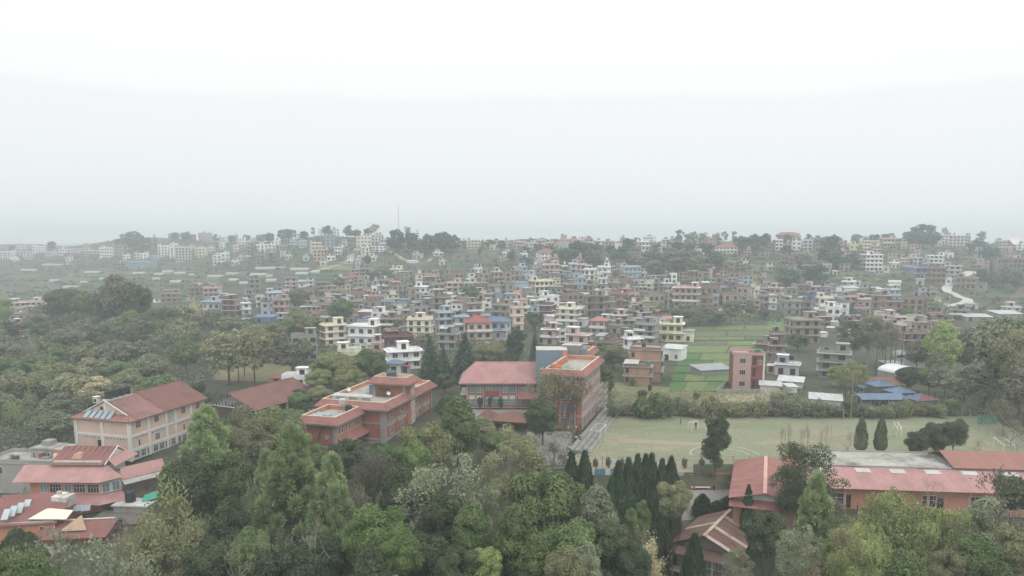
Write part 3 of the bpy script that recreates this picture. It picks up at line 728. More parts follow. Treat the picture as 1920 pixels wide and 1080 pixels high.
# ---- small pavilion roofs in the courtyard
for i, (u, v, wd, lab) in enumerate(((962, 800, 7.5, 'red brown hipped pavilion roof in the school courtyard'), (915, 796, 4.0, 'low rust canopy at the edge of the school courtyard'))):
    p = P(u, v, 0); t = thing('pavilion', lab, 'pavilion', (p.x, p.y, 0), R(-18))
    h = 1.9
    for sx_ in (-1, 1):
        for sy in (-1, 1): MB().box(sx_ * wd * .4 - .12, sx_ * wd * .4 + .12, sy * wd * .4 - .12, sy * wd * .4 + .12, -.5, h).build('post', BARK, t)
    e = wd / 2
    cs = [(-e, -e, h), (e, -e, h), (e, e, h), (-e, e, h)]
    for k in range(4): MB().slab(cs[k], cs[(k + 1) % 4], (.02, .0, h + 1.5), (-.02, .0, h + 1.5), .08).build('roof_slope', RUSTR if i else mat('brown_roof', (122,88,76), .7, .2, .4), t)

# ---- gabled gym and the long pink roofed classrooms
YG = -19; pg = P(1366, 932, 1.7)
Gm = thing('gym', 'pink gable-roofed hall with salmon walls at the left end of the long classrooms', 'hall', (pg.x, pg.y, 0), R(YG))
WG, LG = 10.2, 20.0; zr = 2.75; ze = 1.55
MB().box(.7, WG - .7, .9, LG - .5, -7, ze - .1).build('wall', mat('salmon_wall', (184,132,112), .9, .12, .4), Gm)
for k in range(14):
    y0 = LG * k / 14; y1 = LG * (k + 1) / 14; dz = .015 * (k % 2)
    MB().slab((0, y0, ze + dz), (0, y1 + .02, ze + dz), (WG/2, y1 + .02, zr + dz), (WG/2, y0, zr + dz), .07, 0, .35, .03).build('roof_sheet', REDR, Gm)
    MB().slab((WG, y0, ze + dz), (WG, y1 + .02, ze + dz), (WG/2, y1 + .02, zr + dz), (WG/2, y0, zr + dz), .07, 0, .35, .03).build('roof_sheet', REDR, Gm)
MB().box(WG/2 - .28, WG/2 + .28, -.05, LG, zr + .03, zr + .14).build('ridge_cap', mat('pale_ridge', (206,160,148), .7, .1), Gm)
MB().prism([(.8, .6, ze - .05), (WG - .8, .6, ze - .05), (WG/2, .6, zr - .1)], (0, .28, 0)).build('gable', CONCL, Gm)
MB().slab((.1, -.5, ze - 1.1), (WG - .1, -.5, ze - 1.1), (WG - .1, .85, ze - .55), (.1, .85, ze - .55), .09, 0, .5).build('front_canopy', REDR, Gm)
MB().box(.6, WG - .6, .82, .95, -3.2, -2.9).build('band', CONCL, Gm)
MB().tube((WG - .9, .7, -6), (WG - .9, .7, ze), .1).build('drainpipe', WHITE, Gm)
YH = -5.5; ph = P(1500, 914.5, 0)
Cl = thing('classroom_block', 'long classroom block with pink tin veranda roof and a flat roof with painted reflections behind', 'school', (ph.x, ph.y, 0), R(YH))
LH = 48.0; SLOPE = 6.2
MB().box(.8, LH, 1.2, SLOPE - .2, -4.6, .26).build('wall', mat('salmon_wall', (184,132,112), .9, .12, .4), Cl); MB().box(.8, LH, SLOPE - .2, 15, -4.6, 1.5).build('wall', MATS['salmon_wall'], Cl)
nsh = 34
for k in range(nsh):
    x0 = -2.4 + (LH + 2.4) * k / nsh; x1 = -2.4 + (LH + 2.4) * (k + 1) / nsh; dz = .018 * (k % 2)
    MB().slab((x0, 0, dz), (x1 + .03, 0, dz), (x1 + .03, SLOPE, 1.75 + dz), (x0, SLOPE, 1.75 + dz), .06, 0, .35, .03).build('roof_sheet', PINKR, Cl)
for x in (5.5, 11.5, 17.0, 22.6, 28.4, 34.6):
    MB().slab((x - 1.2, SLOPE - 1.5, 1.41), (x + 1.2, SLOPE - 1.5, 1.41), (x + 1.2, SLOPE - .35, 1.735), (x - 1.2, SLOPE - .35, 1.735), .05).build('skylight', CONCL, Cl)
REFL = mat('painted_reflection_concrete', (168,166,158), .85, .3, .16, dirt=(92,88,80), fine=.15)  # pale and dark mottling paints wet sheen and tree reflections into the colour
MB().box(3.6, 26, SLOPE + .05, 15.2, 1.56, 1.95).build('flat_roof', REFL, Cl)
b = MB(); b.box(3.4, 26, 15.2, 15.4, 1.5, 2.2); b.box(3.4, 26, SLOPE + .06, SLOPE + .3, 1.952, 2.1); b.build('parapet', CONC, Cl)
for k in range(17):
    x0 = 26.2 + 1.3 * k; x1 = x0 + 1.32; dz = .018 * (k % 2)
    MB().slab((x0, SLOPE - .2, 2.15 + dz), (x1, SLOPE - .2, 2.15 + dz), (x1, 11.5, 3.6 + dz), (x0, 11.5, 3.6 + dz), .06, 0, .35, .03).build('roof_sheet', mat('orange_roof', (150,106,95), .6, .12, .3, objvar=.03), Cl)
    MB().slab((x0, 16.5, 2.15 + dz), (x1, 16.5, 2.15 + dz), (x1, 11.5, 3.6 + dz), (x0, 11.5, 3.6 + dz), .06, 0, .35, .03).build('roof_sheet', MATS['orange_roof'], Cl)
MB().box(26.4, 47.5, SLOPE + .2, 15.8, 1.56, 2.1).build('upper_wall', GREYP, Cl)
WCL = win_mesh(2.2, 1.9, FRW, GLASS, (1, 1))
for k, x in enumerate((6.2, 13.6, 20.5, 27.5, 34.4, 41.4)):
    window(Cl, WCL, 'F', x, 1.2, -2.9)
    window(Cl, win_mesh(.95, 2.1, FRB, DARK, (0, 0)), 'F', x + 1.75, 1.2, -3.4, 'door')
for k in range(8): MB().box(.9 + k * 6.4, 1.2 + k * 6.4, 1.0, 1.18, -4.5, -.05).build('pilaster', MATS['pale_ridge'], Cl)

# ---- house with a striped rusty roof
YR = -33; prh = P(1260, 1018, -4)
Hs = thing('rusty_house', 'grey brown house under a striped rusty tin roof beside the small cypresses', 'house', (prh.x, prh.y, 0), R(YR))
WHh, LHh = 9.4, 12.4; ze = -4.0; zr = -1.9
HB_ = mat('grey_brown_wall', (130,118,108), .9, .2, .5, streak=1)
MB().box(.8, WHh - .8, .9, LHh - .7, -12, ze - .05).build('wall', HB_, Hs)
RUSTY = [mat('rust_sheet', (112,86,76), .75, .25, .6, dirt=(98,72,62)), mat('pale_sheet', (178,164,152), .7, .25, .7, dirt=(140,108,94)), mat('brown_sheet', (112,92,82), .75, .25, .6)]
rr = random.Random(8)
for k in range(13):
    y0 = LHh * k / 13; y1 = LHh * (k + 1) / 13; dz = .03 * (k % 2)
    for s, (xa) in ((0, -.2), (1, WHh + .2)):
        mm = RUSTY[rr.choice([0, 0, 0, 2, 2, 1])] if s == 0 else RUSTY[rr.choice([0, 0, 1, 2, 1])]
        MB().slab((xa, y0, ze + dz), (xa, y1 + .03, ze + dz), (WHh/2, y1 + .03, zr + dz), (WHh/2, y0, zr + dz), .05, 0, .26, .03).build('roof_sheet', mm, Hs)
MB().box(WHh/2 - .25, WHh/2 + .25, 0, LHh, zr + .05, zr + .13).build('ridge_cap', RUSTY[1], Hs)
MB().prism([(.9, .7, ze - .05), (WHh - .9, .7, ze - .05), (WHh/2, .7, zr - .15)], (0, .18, 0)).build('gable', HB_, Hs)
MB().slab((.2, -1.3, ze - .9), (WHh - .2, -1.3, ze - .9), (WHh - .2, .85, ze - .2), (.2, .85, ze - .2), .06, 0, .3).build('front_canopy', RUSTY[2], Hs)
for x in (2.6, 5.6, 7.2): window(Hs, W_NAR if x < 3 else win_mesh(1.2, 1.6, FRW, GLASSL, (1, 1)), 'F', x, .9, ze - 2.9)
for y in (3, 6.5, 10): window(Hs, W_SM, 'L', y, .8, ze - 2.4)
MB().box(0, WHh, -.6, .85, ze - 3.9, ze - 3.7).build('balcony_slab', CONC, Hs)
for k in range(4): MB().tube((.3 + k * (WHh - .6) / 3, -.45, -12), (.3 + k * (WHh - .6) / 3, -.45, ze - .9), .12, n=6).build('post', CONCL, Hs)
for k in range(5): MB().box(-.8, -.74, .4, LHh - 1, ze - 1.0 - k * .5, ze - .75 - k * .5).build('slat', BARK, Hs)

# ---- lodge with red roofs, lower left
LRED = mat('lodge_red_roof', (134,90,84), .65, .14, .35, objvar=.03, fine=.06)
pf = P(28, 905, -6)
Lg = thing('lodge', 'red-roofed lodge with glazed veranda and stacked roofs at the lower left', 'lodge', (pf.x, pf.y, 0), R(-1))
MB().box(2.0, 15.6, 1.2, 9, -15, -6.05).build('wall', ORP, Lg)
for k in range(15):
    x0 = -.6 + 16.6 * k / 15; x1 = -.6 + 16.6 * (k + 1) / 15; dz = .02 * (k % 2); c0 = max(x0, -.6) ; 
    MB().slab((x0, 0, -6 + dz), (x1 + .02, 0, -6 + dz), (x1 + .02 - .9, 5.2, -4.2 + dz), (x0 - .9, 5.2, -4.2 + dz), .06, 0, .4, .03).build('roof_sheet', PINKR, Lg)
MB().slab((16.0, 0, -6), (18.6, 3.6, -6), (15.1, 5.2, -4.2), (15.08, 5.2, -4.2), .07).build('roof_hip', PINKR, Lg)
MB().box(4.4, 13.8, 4.9, 11.5, -5, -3.3).build('upper_wall', CONCL, Lg)
for k in range(9):
    x0 = 3.8 + 10.6 * k / 9; x1 = 3.8 + 10.6 * (k + 1) / 9; dz = .02 * (k % 2)
    MB().slab((x0, 4.4, -3.9 + dz), (x1 + .02, 4.4, -3.9 + dz), (x1 + .02 + .2, 9.3, -1.5 + dz), (x0 + .4, 9.3, -1.5 + dz), .06, 0, .4, .03).build('roof_sheet', LRED, Lg)
    MB().slab((x0, 13.6, -3.9 + dz), (x1 + .02, 13.6, -3.9 + dz), (x1 + .02 + .2, 9.3, -1.5 + dz), (x0 + .4, 9.3, -1.5 + dz), .06, 0, .4, .03).build('roof_sheet', LRED, Lg)
MB().prism([(14.5, 5.2, -3.6), (14.5, 12.8, -3.6), (14.5, 9.2, -1.8)], (.2, 0, 0)).build('gable', WHITE, Lg)
MB().slab((17.0, 4.2, -4.1), (17.0, 13.0, -4.1), (14.7, 11.8, -3.0), (14.7, 5.6, -3.0), .08).build('gable_roof', PINKR, Lg)
b = MB(); b.tube((14.8, 4.5, -3.85), (15.0, 9.3, -1.35), .14, n=4); b.tube((15.0, 9.3, -1.35), (14.8, 13.5, -3.85), .14, n=4); b.build_each('bargeboard', WHITE, Lg)
MB().prism([(7.4, 5.9, -3.1), (9.4, 5.9, -3.1), (8.9, 6.4, -2.2), (7.9, 6.4, -2.2)], (0, 1.4, 0)).build('dormer_vent', mat('lodge_tan', (178,150,128), .85, .15), Lg)
WLG = win_mesh(2.3, 1.7, FRW, GLASS, (3, 1)); WLG2 = win_mesh(1.4, 1.7, FRW, GLASSL, (1, 0))
for x, wm in ((4.6, WLG2), (6.9, WLG), (9.3, WLG2), (11.5, WLG), (14.2, WLG)): window(Lg, wm, 'F', x, 1.2, -8.3)
MB().prism([(15.6, 1.2, -8.6), (18.2, 3.8, -8.6), (18.2, 9, -8.6), (15.6, 9, -8.6)], (0, 0, 2.5)).build('corner_wall', CONCL, Lg)
for k in range(2):
    o = put('window', WLG2[0], Lg, (16.25 + k * 1.25, 1.82 + k * 1.25, -8.3), R(45)); put('pane', WLG2[1], o)
MB().slab((11, -1.4, -9.9), (16.6, -1.4, -9.9), (15.7, 1.15, -8.75), (11, 1.15, -8.75), .07, 0, .4).build('lower_canopy', PINKR, Lg)
MB().slab((16.6, -1.4, -9.9), (20.4, 2.0, -9.9), (18.3, 3.8, -8.75), (15.7, 1.2, -8.75), .07).build('lower_canopy', PINKR, Lg)
MB().slab((18.4, 3.5, -6.6), (23.8, 10.25, -6.6), (22.0, 12.7, -5.0), (16.8, 6.2, -5.0), .08, 0, .5).build('side_roof', PINKR, Lg)
MB().slab((19.7, 2.3, -7.1), (25.1, 9.0, -7.1), (23.9, 10.1, -6.65), (18.5, 3.4, -6.65), .06, 0, .5).build('lean_to', CONC, Lg)
MB().prism([(18.0, 7.0, -15), (19.2, 5.6, -15), (23.2, 10.6, -15), (21.8, 12.0, -15)], (0, 0, 8.3)).build('side_wall', mat('stone_wall', (146,128,114), .95, .35, .9, fine=.2), Lg)
ML = Matrix.Translation((pf.x, pf.y, 0)) @ Matrix.Rotation(R(-1), 4, 'Z')
tank(ML @ Vector((21.3, 1.0, -9.9)), .95, 2.3, 'dark tank on a slab below the lean-to of the red-roofed lodge')
t = thing('tank_slab', 'pale concrete slab house under the dark tank beside the lodge', 'outbuilding', ML @ Vector((19, -1, 0)), R(-4))
MB().box(0, 6.5, 0, 4, -15, -10.15).build('wall', CONC, t); MB().box(-.3, 6.8, -.3, 4.2, -10.148, -9.92).build('roof_slab', CONCL, t)
t = thing('canopy', 'green tarpaulin canopy beside the dark tank of the lodge', 'canopy', ML @ Vector((23.6, .6, 0)), R(20))
MB().slab((0, 0, -10.0), (3.6, 0, -9.2), (3.4, 2.6, -8.6), (.2, 2.6, -9.4), .04, 0, .4).build('sheet', mat('green_tarp', (70,150,128), .7, .15), t)
for x, y in ((.1, .1), (3.4, .1), (.2, 2.4), (3.3, 2.4)): MB().tube((x, y, -14), (x, y, -9.4 if x < 1 else -8.9), .05).build('post', STEEL, t)
def flat_house(lab, cat, u, v, zt, w_, d_, h, yaw, wm, name='outbuilding', deck=DECK, par=.5, wins=0, extra=None):
    p = P(u, v, zt); t = thing(name, lab, cat, (p.x, p.y, 0), R(yaw))
    MB().box(0, w_, 0, d_, zt - h, zt - .02).build('wall', wm, t)
    MB().box(-.15, w_ + .15, -.15, d_ + .15, zt, zt + .18).build('roof_slab', deck, t)
    if par: b = MB(); ring(b, 0, w_, 0, d_, zt + .18, zt + .18 + par, .15); b.build('parapet', CONC, t)
    for k in range(wins): window(t, W_NAR, 'F', w_ * (k + .5) / wins, 0, zt - 2.2)
    return t
t = flat_house('small grey rendered roof house with an orange end wall behind the lodge', 'house', 57, 841, -4.6, 5.2, 4.5, 9, -10, GREYP, wins=3, par=.1)
MB().box(5.202, 7.6, .1, 4.4, -13, -4.7).build('end_wall', ORP, t); MB().box(5.1, 7.8, 0, 4.5, -4.698, -4.5).build('roof_slab', DECK, t); MB().box(1, 3, 2, 4, -4.4, -3.4).build('roof_box', GREYP, t)
t = flat_house('cluttered grey roof terrace at the left edge behind the lodge', 'house', -30, 868, -6.6, 15, 8, 7, -6, CONC, wins=2, par=.7)
rr = random.Random(2)
for k in range(9):
    x, y = rr.uniform(1, 13), rr.uniform(1, 6.5); MB().box(x, x + rr.uniform(.4, 1.6), y, y + rr.uniform(.3, .9), -6.42, -6.4 + rr.uniform(.3, 1.1)).build('roof_clutter', rr.choice([CONC, BARK, WHITE, GREYP, RUSTP]), t)
MB().tube((11, 4, -6.4), (11, 4, -4.2), .06).build('roof_post', STEEL, t)
flat_house('low grey roof terrace between the lodge and the peach hall', 'terrace', 128, 858, -5.6, 8.5, 6, 8, -10, CONC, par=.5)
flat_house('orange walled house at the left edge below the solar panels', 'house', -30, 985, -9.0, 11, 9, 6, 8, ORP, wins=3, par=0)
t = thing('canopy', 'red lean-to roof over the orange house below the solar panels', 'canopy', P(-30, 978, -8.6), R(10)); MB().slab((0, -1.5, -.6), (12, -1.5, -.6), (12, 7, 2.2), (0, 7, 2.2), .1, 0, .5).build('roof', LRED, t)
for x in (.5, 6, 11.5): MB().tube((x, -1.2, -5), (x, -1.2, -.55), .08).build('post', WHITE, t)
for k in range(4):
    q = P(7 + k * 13.2, 975 - k * 6.2, -7.9 + .0 * k); t = thing('solar_panel', ['leftmost', 'second from the left', 'third from the left', 'rightmost'][k] + ' of four pale solar panels on the orange house roof', 'solar panel', q, 0, 'solar panels on the orange house')
    t.rotation_euler = (R(32), 0, R(14)); MB().box(-.55, .55, 0, 2.4, -.06, 0).build('panel_frame', STEEL, t); MB().box(-.5, .5, .05, 2.35, .002, .02).build('panel_glass', mat('pale_panel', (178,190,192), .25, .06), t)
t = thing('awning', 'cream flat awning between the lodge tank tower and the orange house', 'awning', P(52, 974, -8.5), R(4)); MB().slab((0, 0, 0), (6.4, 0, -.2), (6.4, 2.6, .5), (1.6, 3.4, .7), .07).build('sheet', mat('cream_sheet', (220,216,198), .7, .06), t)
for x in (.3, 6.1): MB().tube((x, .2, -5), (x, .2, -.1), .06).build('post', STEEL, t)
t = thing('tank_tower', 'brick tower carrying a square white tank in the lodge yard', 'tower', P(101, 978, -11), R(-6))
MB().box(0, 2.6, 0, 2.6, -3, 2.6).build('tower_wall', mat('lodge_brick', (140,104,88), .9, .25, .8), t); MB().box(-.1, 1.3, -.1, 2.7, 2.62, 4.7).build('tank_body', WHITE, t); MB().box(1.33, 2.7, -.05, 2.6, 2.62, 4.55).build('tank_body', CONCL, t); MB().tube((.6, 1.2, 4.7), (.6, 1.2, 5.3), .45, .4, 10).build('lid', CONCL, t)
t = thing('canopy', 'pale pink square canopy beside the white tank in the lodge yard', 'canopy', P(78, 938, -10.2), R(0)); MB().slab((0, 0, 0), (6, 0, .2), (5.4, 3.2, .9), (1.2, 3.2, .7), .07).build('sheet', mat('pale_pink_sheet', (214,190,184), .7, .08), t)
for x, y in ((.2, .2), (5.8, .2), (1.4, 3), (5.2, 3)): MB().tube((x, y, -4), (x, y, .1), .06).build('post', WHITE, t)
for k in range(3):
    t = thing('ac_unit', ['left', 'middle', 'right'][k] + ' one of three white air units under the pink canopy', 'air conditioner', P(74 + k * 10.5, 944, -11.4), R(-4), 'air units in the lodge yard')
    MB().box(-.5, .5, -.2, .2, 0, 1.0).build('case', WHITE, t); o = MB().lathe([(.36, 0), (.36, .04)], 14).build('fan', DARK, t, (0, -.2, .5)); o.rotation_euler = (math.pi / 2, 0, 0)
pk = P(60, 1013, -11.2)
t = thing('gable_house', 'low house with red gabled roof and cream ridge at the bottom left', 'house', (pk.x, pk.y, -11.2), R(8))
MB().box(.8, 11.5, .8, 7, -4, 0).build('wall', mat('lodge_brick', (140,104,88), .9, .25, .8), t)
for k in range(11):
    x0 = 12.5 * k / 11; x1 = 12.5 * (k + 1) / 11; dz = .02 * (k % 2)
    MB().slab((x0 - .6, -.4, dz), (x1 - .58, -.4, dz), (x1 + .02 + 1.4 - x1 * .1, 4, 1.7 + dz), (x0 + 1.4 - x0 * .1, 4, 1.7 + dz), .06, 0, .4, .03).build('roof_sheet', LRED, t)
    MB().slab((x0 - .6, 8, dz), (x1 - .58, 8, dz), (x1 + .02 + 1.4 - x1 * .1, 4, 1.7 + dz), (x0 + 1.4 - x0 * .1, 4, 1.7 + dz), .06, 0, .4, .03).build('roof_sheet', LRED, t)
MB().box(1.4, 12, 3.85, 4.15, 1.78, 1.92).build('ridge_cap', mat('cream_sheet', (220,216,198), .7, .06), t)
MB().slab((4.0, 1.0, .9), (8.4, 1.0, .9), (6.6, 3.9, 2.6), (6.5, 3.9, 2.6), .08).build('cross_gable', mat('lodge_tan', (178,150,128), .85, .15), t)
o = MB().slab((2.0, -2.4, -1.5), (6.0, -2.4, -1.5), (6.0, -.9, -.9), (2.0, -.9, -.9), .06, 0, .4).build('porch_roof', CONC, t)
for x in (2.2, 5.8): MB().tube((x, -2.2, -4), (x, -2.2, -1.5), .07).build('post', WHITE, t)
flat_house('dark brown low house behind the bare twigs at the bottom left', 'house', 160, 985, -11.5, 12, 7, 4, 3, mat('dark_brick', (112,88,80), .9, .25, .7), wins=3, par=0, deck=mat('dark_slab', (104,98,94), .9, .2))
for k in range(2):
    q = P(146 + k * 14, 958, -9.2); t = thing('solar_panel', ['left', 'right'][k] + ' half of the grey solar pair beside the white tank', 'solar panel', q, 0, 'grey solar pair'); t.rotation_euler = (R(20), 0, R(24)); MB().box(-.75, .75, 0, 1.7, -.05, 0).build('panel_frame', STEEL, t); MB().box(-.7, .7, .05, 1.65, .002, .02).build('panel_glass', mat('grey_cells', (140,146,150), .25, .1), t)
    MB().tube((0, .9, -2.0), (0, .9, -.05), .06).build('post', STEEL, t)
# ------------------------------------------------------------------ the town
FL_W = {}
def merged_win(key, w, h, fr, gl):
    if key not in FL_W:
        b = MB(); b.box(-w/2, w/2, -.09, .02, -.08, 0, 0); b.box(-w/2, w/2, -.06, .02, h, h + .08, 0); b.box(-w/2 - .08, -w/2, -.07, .02, -.08, h + .08, 0); b.box(w/2, w/2 + .08, -.07, .02, -.08, h + .08, 0)
        b.box(-.04, .04, -.05, .02, 0, h, 0); b.box(-w/2, -.04, -.02, .015, 0, h, 1); b.box(.04, w/2, -.02, .015, 0, h, 1)
        FL_W[key] = b.mesh('window', [fr, gl])
    return FL_W[key]
WKEYS = [merged_win('w', 1.5, 1.4, FRW, GLASS), merged_win('b', 1.5, 1.4, FRB, GLASS), merged_win('d', 1.3, 1.7, FRB, DARK), merged_win('n', .95, 1.3, FRW, GLASS)]
TANKS = []
for nme, m in (('black', BLACKP), ('green', GREENP), ('white', WHITE)):
    TANKS.append((nme, MB().lathe([(.6, 0), (.62, 1.1), (.5, 1.35), (.2, 1.45)], 10).mesh('roof_tank', [m])))
COLMAT = mat('bare_column', (140,134,126), .9, .2)
STYLE = {'b': 'house with balcony slabs', 'p': 'flat-roofed block', 'f': 'unfinished open-frame house', 'k': 'house with concrete frame', 'h': 'house under a %s hip roof', 'g': '%s tin-roofed shed', 'a': 'long low shed under %s tin'}
NUM = {1: 'one-storey', 2: 'two-storey', 3: 'three-storey', 4: 'four-storey', 5: 'five-storey', 6: 'six-storey'}
BOXES = []
FOOT = []
def town(u0, u1, vt, vb, col, style='b', roof='g', lab=None, yaw=None, group=None, seed=None):
    rn = random.Random(seed if seed is not None else int(u0 * 7 + vb * 13))
    um = (u0 + u1) / 2
    p = G(um, vb); dp = depth(p); px = dp / FPX
    BOXES.append((u0, u1, vt, vb))
    app = (u1 - u0) * px
    if yaw is None: yaw = rn.choice([-1, 1]) * rn.uniform(6, 26) - math.degrees(math.atan2(p.x, p.y)) * .6
    view = -math.degrees(math.atan2(p.x, p.y))          # bearing of the line of sight
    rel = R(yaw - view)
    ratio = rn.uniform(.6, .95)
    w_ = app / (abs(math.cos(rel)) + ratio * abs(math.sin(rel))); w_ = max(2.2, w_ * (.93 if style in 'bpfk' else 1)); d_ = max(3.0, min(w_ * ratio, 12))
    H = max(2.2, ((vb - vt) * px - .07 * d_) * (.88 if style in 'bpfk' else 1))
    fl = max(1, round(H / 2.95)); fh = H / fl
    low = style in 'ga'
    t = thing('house' if not low else 'shed', '', 'house' if not low else 'shed', p + Vector((p.x, p.y, 0)).normalized() * d_ * .45, R(yaw), group or 'houses of the hillside town')
    FOOT.append((t.location.x, t.location.y, max(w_, d_) * .6))
    wm = MATS['wall_' + col]
    x0, x1, y0, y1 = -w_/2, w_/2, -d_/2, d_/2
    far = dp > 520; vfar = dp > 800
    name = PAL[col][1]
    if low:
        h = max(1.6, H * (.62 if style == 'g' else .72))
        MB().box(x0, x1, y0, y1, -2, h).build('wall', wm, t)
        rm = MATS['tin_' + roof]; o = .35
        if style == 'g':
            rz = h + min(2.2, d_ * .22)
            MB().slab((x0 - o, y0 - o, h - .1), (x1 + o, y0 - o, h - .1), (x1 + o, 0, rz), (x0 - o, 0, rz), .07, 0, .9).build('roof', rm, t)
            MB().slab((x1 + o, y1 + o, h - .1), (x0 - o, y1 + o, h - .1), (x0 - o, 0, rz), (x1 + o, 0, rz), .07, 0, .9).build('roof', rm, t)
            MB().prism([(x0 + .02, y0, h), (x0 + .02, y1, h), (x0 + .02, 0, rz)], (w_ - .04, 0, 0)).build('gable', wm, t)
        else:
            rz = h + min(1.2, d_ * .12)
            MB().slab((x0 - o, y0 - o, h + .02), (x1 + o, y0 - o, h + .02), (x1 + o, y1 + o, rz), (x0 - o, y1 + o, rz), .07, 0, .9).build('roof', rm, t)
        if not vfar and h > 1.9:
            k = max(1, int(w_ / 3.2))
            for i in range(k): put('window' if i % 3 else 'door', WKEYS[3] if i % 3 else WKEYS[2], t, (x0 + w_ * (i + .5) / k, y0, .7 if i % 3 else .1), 0)
        desc = lab or (f'{name} ' + STYLE[style] % ROOFN[roof])
        tag(t, desc, 'shed', group or 'sheds among the fields', lab is None)
        return t
    body = MB(); body.box(x0, x1, y0, y1, -3.5, H)
    if style == 'f':
        body = MB(); body.box(x0 + .5, x1 - .5, y0 + 1.6, y1 - .1, -3.5, H - .2)
    body.build('wall', wm if style != 'f' else MATS['wall_K' if rn.random() < .5 else 'wall_G'], t)
    ov = {'b': rn.choice([.35, .6, .9]), 'p': .06, 'k': .1, 'f': .25, 'h': .3}[style]
    front = ov if style in 'p' 'k' 'f' else max(ov, rn.choice([.5, 1.0, 1.3]))
    slm = CONC if col in 'GKN' or style in 'fk' else (MATS['wall_W'] if rn.random() < .5 and col not in 'W' else wm)
    for f in range(1, fl + 1):
        z = f * fh
        if f == fl and style == 'h': continue
        th = .16 if style != 'p' else .22
        MB().box(x0 - ov, x1 + ov, y0 - (front if f < fl or style != 'p' else ov), y1 + ov, z - th, z + (.03 if f == fl else .0)).build('floor_slab', slm, t)
    # columns of the concrete frame
    if style in 'fk':
        nxc = max(2, round(w_ / 3.4) + 1)
        for i in range(nxc):
            x = x0 + (w_ - .3) * i / (nxc - 1)
            MB().box(x, x + .3, y0 - .06, y0 + .26, -3, H - .17).build('column', COLMAT, t)
        for y in (y1 - .28,):
            for x in (x0 - .05, x1 - .25): MB().box(x, x + .3, y, y + .3, -3, H - .17).build('column', COLMAT, t)
    # balcony fronts
    if style in 'bh' and front > .8 and not vfar:
        for f in range(1, fl):
            if rn.random() < .75:
                a, b_ = (x0 - ov, x1 + ov) if rn.random() < .5 else (x0 - ov, x0 + w_ * .55)
                MB().box(a, b_, y0 - front, y0 - front + .12, f * fh + .002, f * fh + .85).build('balcony_front', wm if rn.random() < .6 else MATS['wall_W'], t)
    # bare side walls, and a lower annex
    if col not in 'KGN' and style != 'f' and not vfar:
        for xa in (x0 - .012, x1):
            if rn.random() < .45: MB().box(xa, xa + .012, y0 + .05, y1 - .05, 0, H - .2).build('side_wall', MATS['wall_' + rn.choice('KGGLN')], t)
    if dp < 560 and rn.random() < .6:
        aw = rn.uniform(.3, .55) * w_; ah = max(2.4, H * rn.uniform(.3, .62)); sd = rn.choice([-1, 1]); xa = x1 + .1 if sd > 0 else x0 - .1 - aw
        am = MATS['wall_' + rn.choice('KGGNLPWC')]
        MB().box(xa, xa + aw, y0 + .8, y1 - .6, -3, ah).build('annex', am, t)
        MB().box(xa - .25, xa + aw + .25, y0 + .4, y1 - .4, ah + .002, ah + .16).build('annex_roof', rn.choice([CONC, CONCL, MATS['tin_w'], MATS['tin_n'], MATS['tin_u'], MATS['tin_g'], MATS['tin_r']]), t)
        for f in range(max(1, int(ah / 2.8))): put('window', WKEYS[2], t, (xa + aw / 2, y0 + .8, f * 2.8 + .7), 0, (.8, 1, .9))
    # windows
    wk = 2 if style == 'f' else rn.choice([0, 1, 1, 2]) if col not in 'KGN' else rn.choice([1, 2, 2, 2])
    nF = max(1, int(w_ / 2.7)); nS = max(1, int(d_ / 3.4))
    s = fh / 2.95
    for f in range(fl):
        z = f * fh + (.35 if wk == 2 else .9) * s
        for i in range(nF):
            if style == 'f' and rn.random() < .15: continue
            yy = y0 if style != 'f' else y0 + 1.6
            put('window', WKEYS[wk], t, (x0 + w_ * (i + .5) / nF, yy, z), 0, (1, 1, min(1, s)))
        side = 'R' if rel > 0 else 'L'
        rev = rel * 1.0
        for face, xx in (('R', x1), ('L', x0)):
            see = (face == 'L') == (yaw - view > 0)
            if vfar and not see: continue
            if col in 'KG' and rn.random() < .3: continue
            if style == 'f': continue
            for i in range(nS):
                if rn.random() < .72: put('window', WKEYS[wk if wk != 0 else 3], t, (xx, y0 + d_ * (i + .5) / nS, z), ROT[face], (1, 1, min(1, s)))
    # roof
    feat = ''
    if style == 'h':
        o = .7; rz = H + min(3.0, min(w_, d_) * .3); e = min(w_, d_) / 2
        cs = [(x0 - o, y0 - o, H), (x1 + o, y0 - o, H), (x1 + o, y1 + o, H), (x0 - o, y1 + o, H)]
        if w_ >= d_: r0, r1 = (x0 + e * .8, 0, rz), (x1 - e * .8, 0, rz); ed = [(0, 1, r1, r0), (1, 2, r1, r1), (2, 3, r0, r1), (3, 0, r0, r0)]
        else: r0, r1 = (0, y0 + e * .8, rz), (0, y1 - e * .8, rz); ed = [(0, 1, r0, r0), (1, 2, r1, r0), (2, 3, r1, r1), (3, 0, r0, r1)]
        for a, b_, c, d in ed:
            c2 = (c[0], c[1], c[2]); d2 = (d[0] + .01, d[1] + .01, d[2])
            MB().slab(cs[a], cs[b_], c2, d2, .08, 0, .8).build('roof_slope', MATS['tin_' + roof], t)
    else:
        ph_ = rn.choice([.5, .8, .9])
        b = MB(); ring(b, x0 + .02, x1 - .02, y0 + .02, y1 - .02, H + .032, H + ph_, .14); b.build('parapet', wm if style not in 'fk' else MATS['wall_K'], t)
        r = rn.random()
